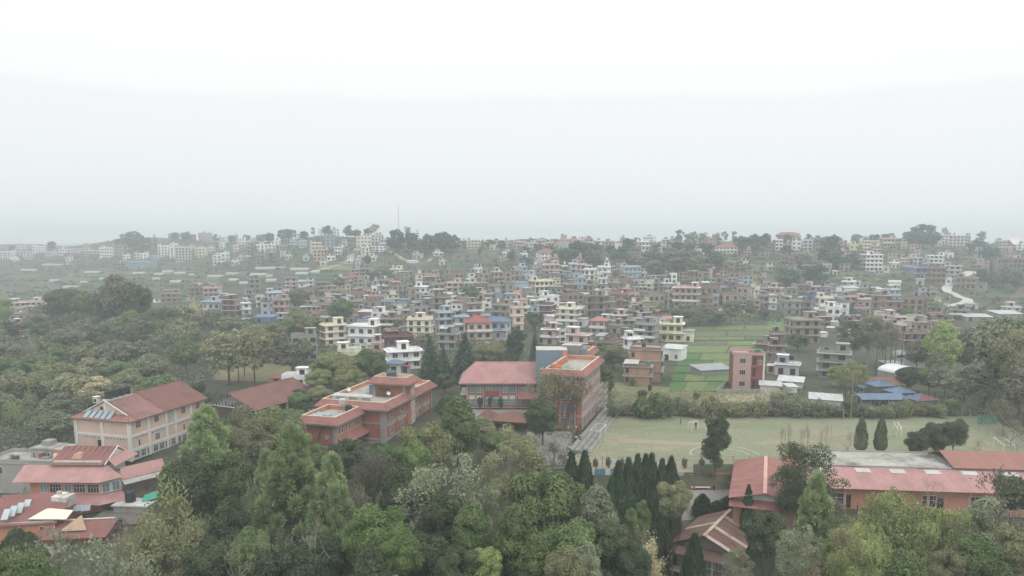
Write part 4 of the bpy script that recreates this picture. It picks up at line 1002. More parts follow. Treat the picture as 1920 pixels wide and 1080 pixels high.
        if style in 'kf' and r < .7:
            for i in range(3):
                for j in (0, 1):
                    MB().box(x0 + .1 + (w_ - .5) * i / 2, x0 + .4 + (w_ - .5) * i / 2, y0 + .2 + j * (d_ - .7), y0 + .5 + j * (d_ - .7), H + .04, H + rn.uniform(1.0, 1.9)).build('column_stub', COLMAT, t)
            feat = ' with column stubs'
        elif w_ > 4:
            sw = min(3.2, w_ * .45); sxx = rn.choice([x0 + .25, x1 - sw - .25, -sw/2])
            MB().box(sxx, sxx + sw, y1 - .2 - min(3.4, d_ * .5), y1 - .2, H + .034, H + 2.3).build('stair_house', wm, t)
            MB().box(sxx - .3, sxx + sw + .3, y1 - .5 - min(3.4, d_ * .5), y1 - .02, H + 2.3, H + 2.45).build('stair_roof', slm, t)
            put('door', WKEYS[2], t, (sxx + sw/2, y1 - .2 - min(3.4, d_ * .5), H + .1), 0)
            feat = ' with a roof stair house'
        if rn.random() < .6:
            ti = rn.choice([0, 0, 0, 1, 2]); tx = rn.uniform(x0 + .9, x1 - .9); 
            zt = H + .035
            st = rn.choice([0, 1.1])
            if st:
                b = MB()
                for a in (-.5, .5):
                    for c in (-.5, .5): b.box(tx + a - .05, tx + a + .05, y0 + 1.3 + c - .05, y0 + 1.3 + c + .05, zt, zt + st)
                b.box(tx - .65, tx + .65, y0 + .65, y0 + 1.95, zt + st, zt + st + .06); b.build('tank_stand', STEEL, t)
                zt += st + .06
            put('roof_tank', TANKS[ti][1], t, (tx, y0 + 1.3, zt))
            if not feat or rn.random() < .5: feat = f' with a {TANKS[ti][0]} roof tank'
        if rn.random() < .3 and not far:
            MB().slab((x0 + .3, y0 + .3, H + 1.9), (x0 + w_ * .5, y0 + .3, H + 1.9), (x0 + w_ * .5, y1 - .4, H + 2.4), (x0 + .3, y1 - .4, H + 2.4), .05, 0, .7).build('roof_shelter', MATS['tin_' + rn.choice('gwunp')], t)
            b = MB()
            for xx in (x0 + .4, x0 + w_ * .5 - .1):
                for yy in (y0 + .4, y1 - .5): b.box(xx - .04, xx + .04, yy - .04, yy + .04, H, H + 1.95)
            b.build_each('shelter_post', STEEL, t)
    desc = lab or (f'{name} {NUM.get(fl, "tall")} ' + (STYLE[style] % ROOFN[roof] if style == 'h' else STYLE[style]) + feat)
    tag(t, desc, 'house', group or 'houses of the hillside town', lab is None)
    return t

NEAR = """546 597 622 677 G p|601 652 602 648 C b|652 717 604 648 W b|714 777 625 650 R b|695 722 637 660 P p|722 793 650 692 W b|632 680 652 682 C p|727 758 680 702 W h u|527 587 703 727 W p|762 815 592 634 C b|815 850 579 624 B b|850 878 588 624 B b|870 922 602 637 S h r|907 958 601 634 B h u|922 962 567 597 N b|867 905 563 598 N b|902 922 565 586 C p|819 865 620 656 G b|777 804 533 560 W b|696 708 535 560 W p|732 757 501 526 C b|757 784 503 525 N k|794 826 511 526 P p|886 905 501 512 W p|920 944 506 530 P b|896 921 510 530 N p|869 896 527 550 L b|836 868 527 548 S b|810 835 529 553 G b|910 951 532 553 G b|645 675 519 530 P h r|692 717 520 530 P h r|727 775 531 551 N k|567 597 538 566 K k|597 620 541 566 K b|618 650 541 560 N b|527 544 541 554 P p|499 530 545 566 B b|480 496 552 576 L b|478 521 589 605 U a u|587 622 567 583 N b|562 585 572 583 G a w|652 687 561 578 G b|672 712 578 599 K a w|712 740 562 573 G a u|740 762 573 588 T p|710 762 592 621 K b|779 793 562 574 R g r|832 862 562 574 W p|660 690 545 562 K k|690 727 552 566 P b|955 983 569 622 S b|1002 1041 567 594 R b|1010 1050 550 580 W p|1046 1090 572 613 C b|1052 1095 547 572 K k|1095 1135 548 594 G f|1139 1180 546 576 O b|1182 1201 554 576 K p|1201 1247 546 577 G k|1247 1264 543 572 L p|1262 1311 532 577 P b|1312 1346 532 562 K k|1311 1335 553 582 K b|1335 1349 548 579 T p|1348 1386 547 582 N k|1407 1425 560 582 N b|1386 1407 562 577 G b|1112 1184 583 593 U a u|990 1039 521 557 C b|960 990 497 517 B b|960 990 524 545 B a u|975 1006 512 526 B p|1017 1050 492 517 P b|1052 1066 495 522 C b|1065 1083 490 524 B b|1082 1100 491 527 P b|1094 1119 500 535 W b|1119 1146 497 521 W b|1146 1160 503 518 R p|1160 1203 496 521 B b|1193 1214 509 521 L p|1122 1139 519 542 L b|1138 1160 519 542 P k|1160 1187 521 535 K p|1215 1238 527 545 G b|1238 1262 528 545 L b|1332 1351 505 522 R b|1308 1331 508 526 N b|1362 1396 509 529 G k|1110 1138 541 552 G a w|1017 1046 612 646 P b|1045 1061 616 642 W p|1059 1110 622 656 P b|1107 1140 600 627 P h p|1140 1167 606 626 G b|1110 1162 634 678 G f|1167 1202 628 670 W b|1150 1170 640 665 O b|1190 1237 601 645 G b|1237 1281 600 641 Y b|1241 1287 643 676 W a w|1295 1370 686 704 G a g|1425 1462 712 735 L g w|1460 1505 708 727 L a w|1470 1492 719 737 W a w|1519 1575 742 762 L a w|1470 1537 590 642 N b|1491 1526 561 588 G f|1528 1562 554 583 C b|1511 1530 553 565 U p|1575 1606 553 574 P b|1606 1632 557 575 S b|1650 1690 558 603 K b|1688 1728 551 603 K k|1655 1730 588 612 P b|1440 1469 622 642 K b|1440 1471 643 674 K b|1533 1590 652 710 G b|1452 1500 678 704 L b|1675 1738 618 650 N f|1800 1856 589 602 G a w|1855 1912 582 599 G a w|1808 1832 566 579 L a g|1878 1912 573 585 L b|1826 1857 613 624 B a u|1565 1602 589 608 L a g|1597 1618 599 612 O p|1667 1688 526 534 W g w|1578 1605 526 535 W b|1507 1546 534 547 P b|1575 1610 537 545 W a w|1625 1657 540 547 W a w|1612 1690 708 736 N g n|1685 1725 662 682 G g g|1650 1690 676 694 K a g|1415 1440 640 668 K b|1690 1717 496 509 U a u|1717 1739 498 523 U b|1735 1769 475 500 W b|1738 1771 497 532 K b|1768 1800 493 532 L b|1793 1831 517 541 N b|1703 1728 480 497 L b|1612 1653 472 509 W b|1632 1650 458 480 P p|1855 1922 480 511 L f|382 417 536 558 P b|352 383 535 554 K b|381 423 560 592 B b|417 453 556 592 R b|452 471 564 591 W b|460 481 548 572 G b|302 340 547 567 N b|17 48 564 584 P b|50 89 562 582 P b|20 58 584 602 N b|75 111 587 612 N b|135 156 589 602 W p|0 22 603 645 U b|20 43 603 642 O b|110 126 591 602 G p|-30 2 590 620 G b"""
RIDGE = """597 612 427 442 W p|622 637 427 443 W p|607 628 438 468 T p|581 604 452 477 C b|587 617 465 489 S b|627 646 461 478 W b|640 656 466 480 G f|667 697 439 464 C p|696 720 438 457 L p|676 693 461 478 W b|712 733 447 464 B b|480 496 457 471 W p|495 517 456 472 W b|517 542 458 472 G p|560 576 449 465 B p|544 561 440 451 W p|480 497 475 496 G b|874 903 447 467 C b|763 785 487 494 W a w|941 961 472 487 W b|940 958 448 462 W b|372 399 434 453 P b|297 320 458 481 W b|318 333 461 484 W b|330 359 459 490 L b|367 390 462 483 C p|400 416 476 496 W b|414 431 473 490 W b|464 483 458 487 G b|187 216 462 482 W b|215 233 457 482 G p|235 295 486 504 T a u|213 246 490 506 G b|225 245 450 460 L p|110 136 465 478 W b|62 86 460 474 W p|38 60 470 482 L p|2 30 470 486 W b|86 108 471 483 L b|138 160 464 475 P p|158 186 468 480 L b|32 52 459 470 L p|340 368 438 453 R b|316 333 438 452 P b|410 426 442 453 W p|427 447 438 453 L b|1005 1043 472 488 W h r|1192 1217 450 470 W b|1205 1231 441 454 W p|1342 1383 462 475 W h r|1385 1423 434 448 R h r|1428 1446 436 449 R p|1040 1101 450 464 B a r|1301 1316 465 486 L p|962 985 451 466 P b|984 1006 453 470 L b|1004 1022 448 464 P b|1022 1040 453 468 S b|1066 1084 446 462 P p|1095 1112 445 462 P b|1112 1132 449 464 W b|1133 1152 451 466 P b|1152 1166 456 468 W p|1449 1467 447 469 W b|1484 1503 450 469 W b|1505 1528 447 471 L b|1527 1551 443 471 G b|1455 1497 431 445 R h r|1588 1610 456 469 Y b|1610 1645 448 471 C b|1619 1646 433 450 L p|1648 1683 444 464 P b|1754 1782 432 452 C b|1780 1817 438 465 L p|1866 1892 449 469 L b|1890 1918 455 468 W p|1570 1588 449 462 S b|1683 1700 452 466 P b|1240 1256 448 461 L b|1256 1270 452 463 P b|975 990 474 490 W b|1000 1020 488 500 P p|842 858 449 462 W p|905 922 452 464 L p|922 940 450 462 P p|264 282 454 464 W p|282 298 452 462 P b|448 462 446 457 W p"""
SPECIAL = {
 (1237,1281): 'bright yellow four-storey house at the corner of the green fields', (1190,1237): 'grey rendered four-storey house beside the bright yellow one',
 (546,597): 'tall blank grey block wall house with a pale side', (601,652): 'pale yellow four-storey house with paired brown windows', (652,717): 'white and blue grey apartment house beside the pale yellow house',
 (478,521): 'solid bright blue shed at the edge of the wood', (907,958): 'pale blue house under a bright blue tin roof', (870,922): 'peach house with a small red roof beside the blue tin roof',
 (1110,1162): 'long grey terrace of unfinished open floors behind the red building', (1167,1202): 'white house with dark red overhang above the brick shell',
 (417,453): 'dark red three-storey house at the edge of the wood', (1717,1739): 'bright blue three-storey house below the hairpin road', (1690,1717): 'bright blue low shed left of the blue three-storey house',
 (1855,1922): 'bare concrete frame with open floors at the right edge', (607,628): 'tall teal tower block on the left ridge', (667,697): 'big beige blank-walled block on the ridge crest',
 (367,390): 'plain yellow beige windowless block on the left slope', (235,295): 'wide hall with a flat blue green roof on the left slope', (1010,1050): 'plain white windowless block in mid town',
 (1588,1610): 'small yellow house on the right ridge', (1470,1537): 'wide brown four-storey house in front of the fields at right', (1295,1370): 'long low grey shed at the edge of the green field',
 (1612,1690): 'timber house with a striped brown tin roof by the blue canopy', (0,22): 'bright blue narrow house at the left edge', (20,43): 'orange house beside the narrow blue one at the left edge',
 (1112,1184): 'long low blue sheds below the peach house', (714,777): 'low house with a red front beside the white apartment house', (722,793): 'white house with a red wall and wide terraces behind the orange building',
 (727,758): 'small white house under a blue hip roof behind the orange building', (527,587): 'small white house with a dark doorway behind the rust shed', (1241,1287): 'white roofed grey shed below the yellow house',
 (1519,1575): 'long pale tin shed by the far hedge of the pitch', (372,399): 'pink house crowning the left hilltop', (1754,1782): 'cream hall end on the right ridge', (1780,1817): 'large pale grey hall on the right ridge'}
def load(txt, grp):
    for row in txt.split('|'):
        a = row.split(); u0, u1, vt, vb = map(float, a[:4])
        town(u0, u1, vt, vb, a[4], a[5], a[6] if len(a) > 6 else 'g', SPECIAL.get((int(u0), int(u1))), group=grp if a[5] not in 'ga' else None)
load(NEAR, 'houses of the hillside town')
load(RIDGE, 'houses along the far ridge')
# more houses filling the rows of the town, and low sheds and poly tunnels on the fields
rf = random.Random(77)
def free(u0, u1, vt, vb, k=.35):
    for a in BOXES:
        ox = min(u1, a[1]) - max(u0, a[0]); oy = min(vb, a[3]) - max(vt, a[2])
        if ox > 0 and oy > 0 and ox * oy > k * min((u1 - u0) * (vb - vt), (a[1] - a[0]) * (a[3] - a[2])): return False
    return True
BOXES.append((1765, 1842, 505, 582))
n = 0; tries = 0
while n < 46 and tries < 3000:
    tries += 1
    u = rf.uniform(470, 1440) if rf.random() < .8 else rf.uniform(1440, 1800); vb = rf.uniform(528, 612)
    if 1250 < u < 1480 and vb > 585: continue
    if u > 1440 and vb < 560: continue
    if u < 640 and vb < 548: continue
    wp = rf.uniform(22, 40) * (.6 + (vb - 520) / 160); hp = rf.choice([2, 2, 3, 3, 4]) * (6.2 + (vb - 520) * .06)
    if not free(u - wp/2, u + wp/2, vb - hp, vb): continue
    town(u - wp/2, u + wp/2, vb - hp, vb, rf.choice('KKKNNGGLPPSCWB'), rf.choice('bbbbkkkpf'), seed=n); n += 1
n = 0; tries = 0
while n < 34 and tries < 4000:
    tries += 1
    u = rf.uniform(0, 720); vb = rf.uniform(462, 492) if u < 420 else rf.uniform(455, 500)
    wp = rf.uniform(10, 18); hp = rf.uniform(7, 13)
    if not free(u - wp/2, u + wp/2, vb - hp, vb): continue
    town(u - wp/2, u + wp/2, vb - hp, vb, rf.choice('WWLLCSGB'), rf.choice('bbpp'), seed=1900 + n, group='houses along the far ridge'); n += 1
n = 0
while n < 22:
    u = rf.choice([rf.uniform(0, 470), rf.uniform(480, 960), rf.uniform(1560, 1800), rf.uniform(1180, 1420)]); vb = rf.uniform(462, 484) if u < 480 else rf.uniform(466, 500)
    if u > 1500: vb = rf.uniform(474, 535)
    wp = rf.uniform(12, 24); hp = rf.uniform(8, 14)
    if not free(u - wp/2, u + wp/2, vb - hp, vb): continue
    town(u - wp/2, u + wp/2, vb - hp, vb, rf.choice('WWLLPCSG'), rf.choice('bbpp'), seed=900 + n, group='houses along the far ridge'); n += 1
n = 0; tries = 0
while n < 84 and tries < 4000:
    tries += 1
    u = rf.uniform(470, 1440) if n < 64 else rf.uniform(1440, 1800); vb = rf.uniform(545, 656) if n < 64 else rf.uniform(560, 640)
    if 1245 < u < 1480 and vb > 596 or 600 < u < 900 and vb > 640 and u > 780: continue
    wp = rf.uniform(12, 26); hp = rf.uniform(8, 13)
    if not free(u - wp/2, u + wp/2, vb - hp, vb, .6): continue
    town(u - wp/2, u + wp/2, vb - hp, vb, rf.choice('KGNLPWC'), rf.choice('aag'), rf.choice('gwgwnurp'), seed=3000 + n); n += 1
TUN = [(80,136,498),(95,111,528),(187,204,525),(305,325,511),(328,350,514),(425,457,515),(287,302,525),(202,216,529),(320,340,530),(355,365,517),(250,272,514),(152,165,531),(291,310,516),(365,380,535),
       (390,420,520),(480,545,505),(545,580,507),(470,500,517),(555,578,515),(585,600,512),(450,470,533),(500,520,528),(430,450,527),(40,70,508),(160,190,512),(120,150,540),(230,260,538),(560,582,530),(500,512,520)]
for i, (u0, u1, vb) in enumerate(TUN):
    p = G((u0 + u1) / 2, vb); w_ = (u1 - u0) * depth(p) / FPX
    t = thing('poly_tunnel', '', 'poly tunnel', p, R(rf.uniform(-6, 6)))
    b = MB(); pr = [(-2.2, 0), (-2.0, 1.0), (-1.2, 1.8), (0, 2.1), (1.2, 1.8), (2.0, 1.0), (2.2, 0)]
    b.prism([(-w_/2, y, z - .1) for y, z in pr], (w_, 0, 0)); b.build('cover', mat('tunnel_sheet', (164,168,162), .6, .12, .3, objvar=.08), t)
    b = MB(); b.box(-w_/2 - .02, -w_/2 + .08, -.6, .6, 0, 1.7); b.build('end_frame', BARK, t)
    tag(t, 'long pale poly tunnel', 'poly tunnel', 'poly tunnels on the terraced fields', True)

# the several hundred smallest houses that fill the rows, past the number built one by one
SMALL = MB(); KEYS = list('KKKNNGGLPSCWB'); PK_ = list(PAL)
SM_M = [MATS['wall_' + k] for k in PK_] + [CONC, DARK, MATS['tin_g'], MATS['tin_w'], MATS['tin_r'], MATS['tin_u'], BLACKP]
iC, iD, iT, iK = len(PK_), len(PK_) + 1, len(PK_) + 2, len(PK_) + 6
n = 0; tries = 0
while n < 250 and tries < 9000:
    tries += 1
    z_ = rf.random()
    if z_ < .62: u, vb = rf.uniform(520, 1440), rf.uniform(522, 612)
    elif z_ < .8: u, vb = rf.uniform(1440, 1790), rf.uniform(548, 640)
    else: u, vb = rf.uniform(940, 1900), rf.uniform(450, 520)
    if 1245 < u < 1480 and vb > 585 or u < 660 and vb < 540: continue
    k_ = .55 + max(0, vb - 450) / 190
    wp = rf.uniform(13, 24) * k_; hp = rf.choice([1, 2, 2, 3, 3]) * 6.4 * k_ + 2
    if not free(u - wp/2, u + wp/2, vb - hp, vb, .5): continue
    BOXES.append((u - wp/2, u + wp/2, vb - hp, vb))
    p = G(u, vb); s_ = depth(p) / FPX; w_ = wp * s_ * .85; d_ = w_ * rf.uniform(.7, 1.1); H = hp * s_; fl = max(1, round(H / 2.9)); a = R(rf.uniform(-28, 28)) - math.atan2(p.x, p.y) * .6
    ca, sa = math.cos(a), math.sin(a); FOOT.append((p.x, p.y, w_ * .5))
    def bx(x0, x1, y0, y1, z0, z1, m):
        i = len(SMALL.v); SMALL.box(x0, x1, y0, y1, z0, z1, m)
        SMALL.v[i:] = [(p.x + x * ca - y * sa, p.y + x * sa + y * ca, p.z + z) for x, y, z in SMALL.v[i:]]
    wm = PK_.index(rf.choice(KEYS)); o = rf.choice([.1, .4, .7])
    bx(-w_/2, w_/2, 0, d_, -3, H, wm)
    for f in range(1, fl + 1): bx(-w_/2 - o, w_/2 + o, -o - .3, d_ + o, H * f / fl - .14, H * f / fl + .03, iC)
    nw = max(1, int(w_ / 2.4))
    for f in range(fl):
        for i in range(nw):
            x = -w_/2 + w_ * (i + .5) / nw; bx(x - .6, x + .6, -.03, .1, H * f / fl + .8, H * f / fl + 2.0, iD)
        for x in (-w_/2 - .03, w_/2 - .07): bx(x, x + .1, d_ * .35, d_ * .35 + 1.1, H * f / fl + .9, H * f / fl + 2.0, iD)
    q = rf.random()
    if q < .45: bx(-w_ * .1, w_ * .35, d_ * .5, d_ - .2, H + .035, H + 2.2, wm); bx(-w_ * .15, w_ * .4, d_ * .45, d_ - .1, H + 2.2, H + 2.35, iC)
    elif q < .7: bx(-w_/2 - .4, w_/2 + .4, -.5, d_ + .4, H + .4, H + .5, iT + rf.randrange(4))
    if rf.random() < .4: bx(-w_ * .4, -w_ * .4 + 1.1, d_ * .3, d_ * .3 + 1.1, H + .04, H + 1.3, iK)
    n += 1
setting(SMALL.build('small_houses', SM_M), 'stuff')
# ------------------------------------------------------------------ trees
def quads(C, Nn, size, asp, rg, fold=.18):
    """leaf faces: folded rhombi centred on C, roughly facing Nn"""
    n = len(C)
    Nn = Nn / (np.linalg.norm(Nn, axis=1, keepdims=True) + 1e-9)
    t = rg.normal(size=(n, 3)); t -= Nn * (t * Nn).sum(1, keepdims=True); t /= np.linalg.norm(t, axis=1, keepdims=True) + 1e-9
    b = np.cross(Nn, t); s = np.asarray(size).reshape(-1, 1) * np.ones((n, 1)); a = s * asp
    V = np.stack([C + t * s, C + b * a + Nn * s * fold, C - t * s, C - b * a + Nn * s * fold], 1).reshape(-1, 3)
    return V
def quad_mesh(name, V, m=None):
    k = len(V) // 4
    me = bpy.data.meshes.new(name)
    me.vertices.add(len(V)); me.vertices.foreach_set('co', V.astype(np.float32).ravel())
    me.loops.add(k * 4); me.loops.foreach_set('vertex_index', np.arange(k * 4, dtype=np.int32))
    me.polygons.add(k); me.polygons.foreach_set('loop_start', np.arange(0, k * 4, 4, dtype=np.int32))
    me.update(calc_edges=True); me.validate()
    me.materials.append(m)
    return me
def sph(n, rg):
    d = rg.normal(size=(n, 3)); return d / np.linalg.norm(d, axis=1, keepdims=True)
def clump_leaves(cs, rs, per, size, rg, up=.35, asp=.55, flat=.8):
    Cs, Ns = [], []
    for c, r in zip(cs, rs):
        k = max(6, int(per * (r ** 2)))
        d = sph(k, rg); d[:, 2] = np.abs(d[:, 2]) * rg.choice([1, 1, 1, -1], k)
        rad = r * (rg.uniform(.6, 1.05, (k, 1)))
        p = c + d * rad * np.array([1, 1, flat])
        Cs.append(p); Ns.append(d + rg.normal(size=(k, 3)) * .42 + np.array([0, 0, up]))
    C = np.concatenate(Cs); Nn = np.concatenate(Ns)
    return quads(C, Nn, size * rg.uniform(.6, 1.3, len(C)), asp, rg)
def limbs(name, base_r, forks, m, top=None):
    """trunk and limbs: list of (p0, p1, r0, r1)"""
    b = MB()
    for p0, p1, r0, r1 in forks:
        q = Vector(p0).lerp(Vector(p1), .5) + Vector((0, 0, .04 * (Vector(p1) - Vector(p0)).length))
        b.tube(p0, q, r0, (r0 + r1) / 2, 6, cap=False); b.tube(q, p1, (r0 + r1) / 2, r1, 6, cap=False)
    return b.mesh(name, [m])
def broad(seed, Rr=5.0, H=11.0, clear=.22, ncl=46, per=150, size=.3, cl=(1.0, 1.9), bark=BARK, shape='round', up=.35, asp=.55, gap=0.0):
    rg = np.random.default_rng(seed); z0 = H * clear; hz = (H - z0) / 2; zc = z0 + hz
    cs, rs = [], []
    lobes = sph(7, rg)
    while len(cs) < ncl:
        d = sph(1, rg)[0]
        rr = rg.uniform(.35, .9) ** .6
        k = 1 + .16 * max((lobes @ d)) - .12
        p = d * rr * k
        if shape == 'round': s = 1.0
        elif shape == 'tall': s = .78
        elif shape == 'cone': s = max(.15, 1.05 - .75 * (p[2] + 1) / 2)
        elif shape == 'dome': s = 1.0; p[2] = abs(p[2]) * 1.0 * (1 if rg.random() < .75 else -.7)
        if gap and rg.random() < gap * .5: continue
        r = rg.uniform(*cl)
        cs.append(np.array([p[0] * (Rr - r * .6) * s, p[1] * (Rr - r * .6) * s, zc + p[2] * (hz - r * .35)])); rs.append(r)
    V = clump_leaves(cs, rs, per, size, rg, up, asp)
    fk = [((0, 0, -1.2), (0, 0, z0 + hz * .3), .045 * Rr + .06, .03 * Rr), ((0, 0, z0 + hz * .3), (0, 0, zc + hz * .6), .03 * Rr, .04)]
    for i in range(0, len(cs), 3):
        c = cs[i]; zz = z0 + (c[2] - z0) * .35
        fk.append(((0, 0, max(zz, z0 * .8)), tuple(c), .016 * Rr, .03))
    return quad_mesh('crown', V), limbs('trunk', .2, fk, bark), Rr, H
def pine(seed, Rr=5.0, H=18.0, clear=.3, ncl=62, bark=BARK):
    rg = np.random.default_rng(seed); z0 = H * clear; cs = []; rs = []; fk = [((0, 0, -1.5), (0, 0, H * .96), .32, .06)]
    for i in range(ncl):
        f = (i + rg.random()) / ncl; z = z0 + (H - z0) * f
        prof = (1 - f) ** .62 * (.62 + .38 * min(1, f * 4))
        a = i * 2.4 + rg.normal() * .3; rad = Rr * prof * rg.uniform(.55, 1.0)
        c = np.array([math.cos(a) * rad, math.sin(a) * rad, z + rad * .12]); cs.append(c); rs.append(rg.uniform(1.0, 1.6) * (1.05 - .35 * f))
        fk.append(((0, 0, z - rad * .25), tuple(c), .07, .025))
    Cs, Ns, Ss = [], [], []
    T_ = []
    for c, r in zip(cs, rs):
        k = int(250 * r * r); d = sph(k, rg); d[:, 2] = d[:, 2] * .8 + .5
        d /= np.linalg.norm(d, axis=1, keepdims=True)
        base = c + d * r * rg.uniform(.15, .5, (k, 1)); tip = c + d * r * rg.uniform(.75, 1.15, (k, 1)) + np.array([0, 0, .12])
        sd = np.cross(d, sph(k, rg)); sd /= np.linalg.norm(sd, axis=1, keepdims=True) + 1e-9; w_ = .065
        mid = (base + tip) / 2
        T_.append(np.stack([base, mid + sd * w_, tip, mid - sd * w_], 1).reshape(-1, 3))
    return quad_mesh('crown', np.concatenate(T_)), limbs('trunk', .3, fk, bark), Rr, H
def spruce(seed, Rr=3.4, H=14.0, lev=26, droop=.35, clear=.06):
    rg = np.random.default_rng(seed); T_ = []; fk = [((0, 0, -1), (0, 0, H * .98), .26, .03)]
    for i in range(lev):
        f = (i + .5) / lev; z = H * (clear + (1 - clear) * f); L_ = Rr * (1 - f) ** .85 + .15
        nb = max(4, int(13 * (1 - f) + 4))
        for j in range(nb):
            a = 6.283 * (j + rg.random() * .7) / nb + i; ll = L_ * rg.uniform(.75, 1.08); k = max(5, int(ll * 15))
            s = rg.uniform(.12, 1, k)
            p = np.stack([np.cos(a) * s * ll, np.sin(a) * s * ll, z - droop * ll * s ** 1.5 + rg.normal(size=k) * .08], 1)
            p += rg.normal(size=(k, 3)) * np.array([.16, .16, .05]) * (1.1 - f)
            nn = np.stack([np.cos(a) * .5 + rg.normal(size=k) * .4, np.sin(a) * .5 + rg.normal(size=k) * .4, np.full(k, .8)], 1)
            T_.append(quads(p, nn, rg.uniform(.16, .34, k), .5, rg, -.4))
    return quad_mesh('crown', np.concatenate(T_)), limbs('trunk', .3, fk, BARK), Rr, H
def cypress(seed, Rr=1.25, H=9.0, n=4200, clear=.04, prof='flame'):
    rg = np.random.default_rng(seed); f = rg.uniform(0, 1, n) ** 1.15; a = rg.uniform(0, 6.283, n)
    if prof == 'flame': r = np.minimum(1, f * 4 + .6) * (1 - f ** 2.6) ** .85 + .06
    else: r = np.sin(np.clip(f * .9 + .12, 0, 1) * math.pi) ** .55 + .05
    flute = 1 + .13 * np.sin(a * 5 + 3 * np.sin(f * 7 + seed)) + .06 * np.sin(a * 11 + f * 22)
    rad = Rr * r * flute * rg.uniform(.7, 1.04, n)
    z = H * (clear + (1 - clear) * f)
    C = np.stack([np.cos(a) * rad, np.sin(a) * rad, z], 1)
    # upright sprays
    d = np.stack([np.cos(a) * .35, np.sin(a) * .35, np.ones(n)], 1) + rg.normal(size=(n, 3)) * .18; d /= np.linalg.norm(d, axis=1, keepdims=True)
    o = np.stack([np.cos(a), np.sin(a), np.full(n, .2)], 1) + rg.normal(size=(n, 3)) * .35; sd = np.cross(d, o); sd /= np.linalg.norm(sd, axis=1, keepdims=True)
    L_ = rg.uniform(.22, .45, (n, 1)); w_ = .11
    V = np.stack([C - d * L_, C + sd * w_, C + d * L_, C - sd * w_], 1).reshape(-1, 3)
    return quad_mesh('crown', V), limbs('trunk', .12, [((0, 0, -1), (0, 0, H * .7), .14, .05)], BARK), Rr, H
def weep(seed, Rr=5.0, H=13.0, ncl=80, bark=BARKL, L=(1.2, 2.8), size=.125, nst=38):
    rg = np.random.default_rng(seed); T_ = []; fk = [((0, 0, -1), (.3, 0, H * .34), .3, .24), ((.3, 0, H * .34), (-1.2, .3, H * .66), .24, .12), ((.3, 0, H * .34), (1.6, -.4, H * .7), .2, .1), ((-1.2, .3, H * .66), (-1.6, .4, H * .86), .12, .05)]
    for i in range(ncl):
        d = sph(1, rg)[0]; q = rg.uniform(.5, .98); c = np.array([d[0] * Rr * q, d[1] * Rr * q, H * .62 + d[2] * H * .34 * q])
        r = rg.uniform(.7, 1.35)
        if i % 3 == 0: fk.append(((rg.uniform(-1.3, 1.5), 0, H * rg.uniform(.4, .68)), tuple(c), .07, .02))
        for _ in range(nst):
            s = c + sph(1, rg)[0] * r * np.array([1, 1, .6]); ln = rg.uniform(*L) * .6; k = int(ln * 9) + 3; t = np.linspace(0, 1, k)
            sway = sph(1, rg)[0] * .5
            p = s + np.stack([sway[0] * t, sway[1] * t, .25 * t - ln * t ** 1.4], 1) + rg.normal(size=(k, 3)) * .07
            nn = rg.normal(size=(k, 3)) * .8 + np.array([d[0], d[1], .5])
            T_.append(quads(p, nn, rg.uniform(.7, 1.3, k) * size, .42, rg))
    return quad_mesh('crown', np.concatenate(T_)), limbs('trunk', .3, fk, bark), Rr, H
def bamboo(seed, Rr=4.2, H=12.0, ncl=54):
    rg = np.random.default_rng(seed); T_ = []; fk = []
    for i in range(ncl):
        a = rg.uniform(0, 6.283); lean = rg.uniform(.15, 1.0); ht = H * rg.uniform(.55, 1.0) * (1.05 - .3 * lean)
        t = np.linspace(0, 1, 14); px = np.cos(a) * lean * Rr * t ** 2.0; py = np.sin(a) * lean * Rr * t ** 2.0; pz = ht * (t - .14 * lean * t ** 4)
        x0, y0 = rg.normal(size=2) * .7; pts = np.stack([px + x0, py + y0, pz], 1)
        if i % 3 == 0:
            for p, q in zip(pts[:-1:3], pts[3::3]): fk.append((tuple(p), tuple(q), .06, .05))
        for j in range(3, 14):
            k = 17; p = pts[j] + rg.normal(size=(k, 3)) * np.array([.42, .42, .38]); nn = rg.normal(size=(k, 3)) * .6 + np.array([np.cos(a) * .5, np.sin(a) * .5, .7])
            T_.append(quads(p, nn, rg.uniform(.16, .34, k), .4, rg))
    return quad_mesh('crown', np.concatenate(T_)), limbs('trunk', .1, fk, BARKL), Rr, H
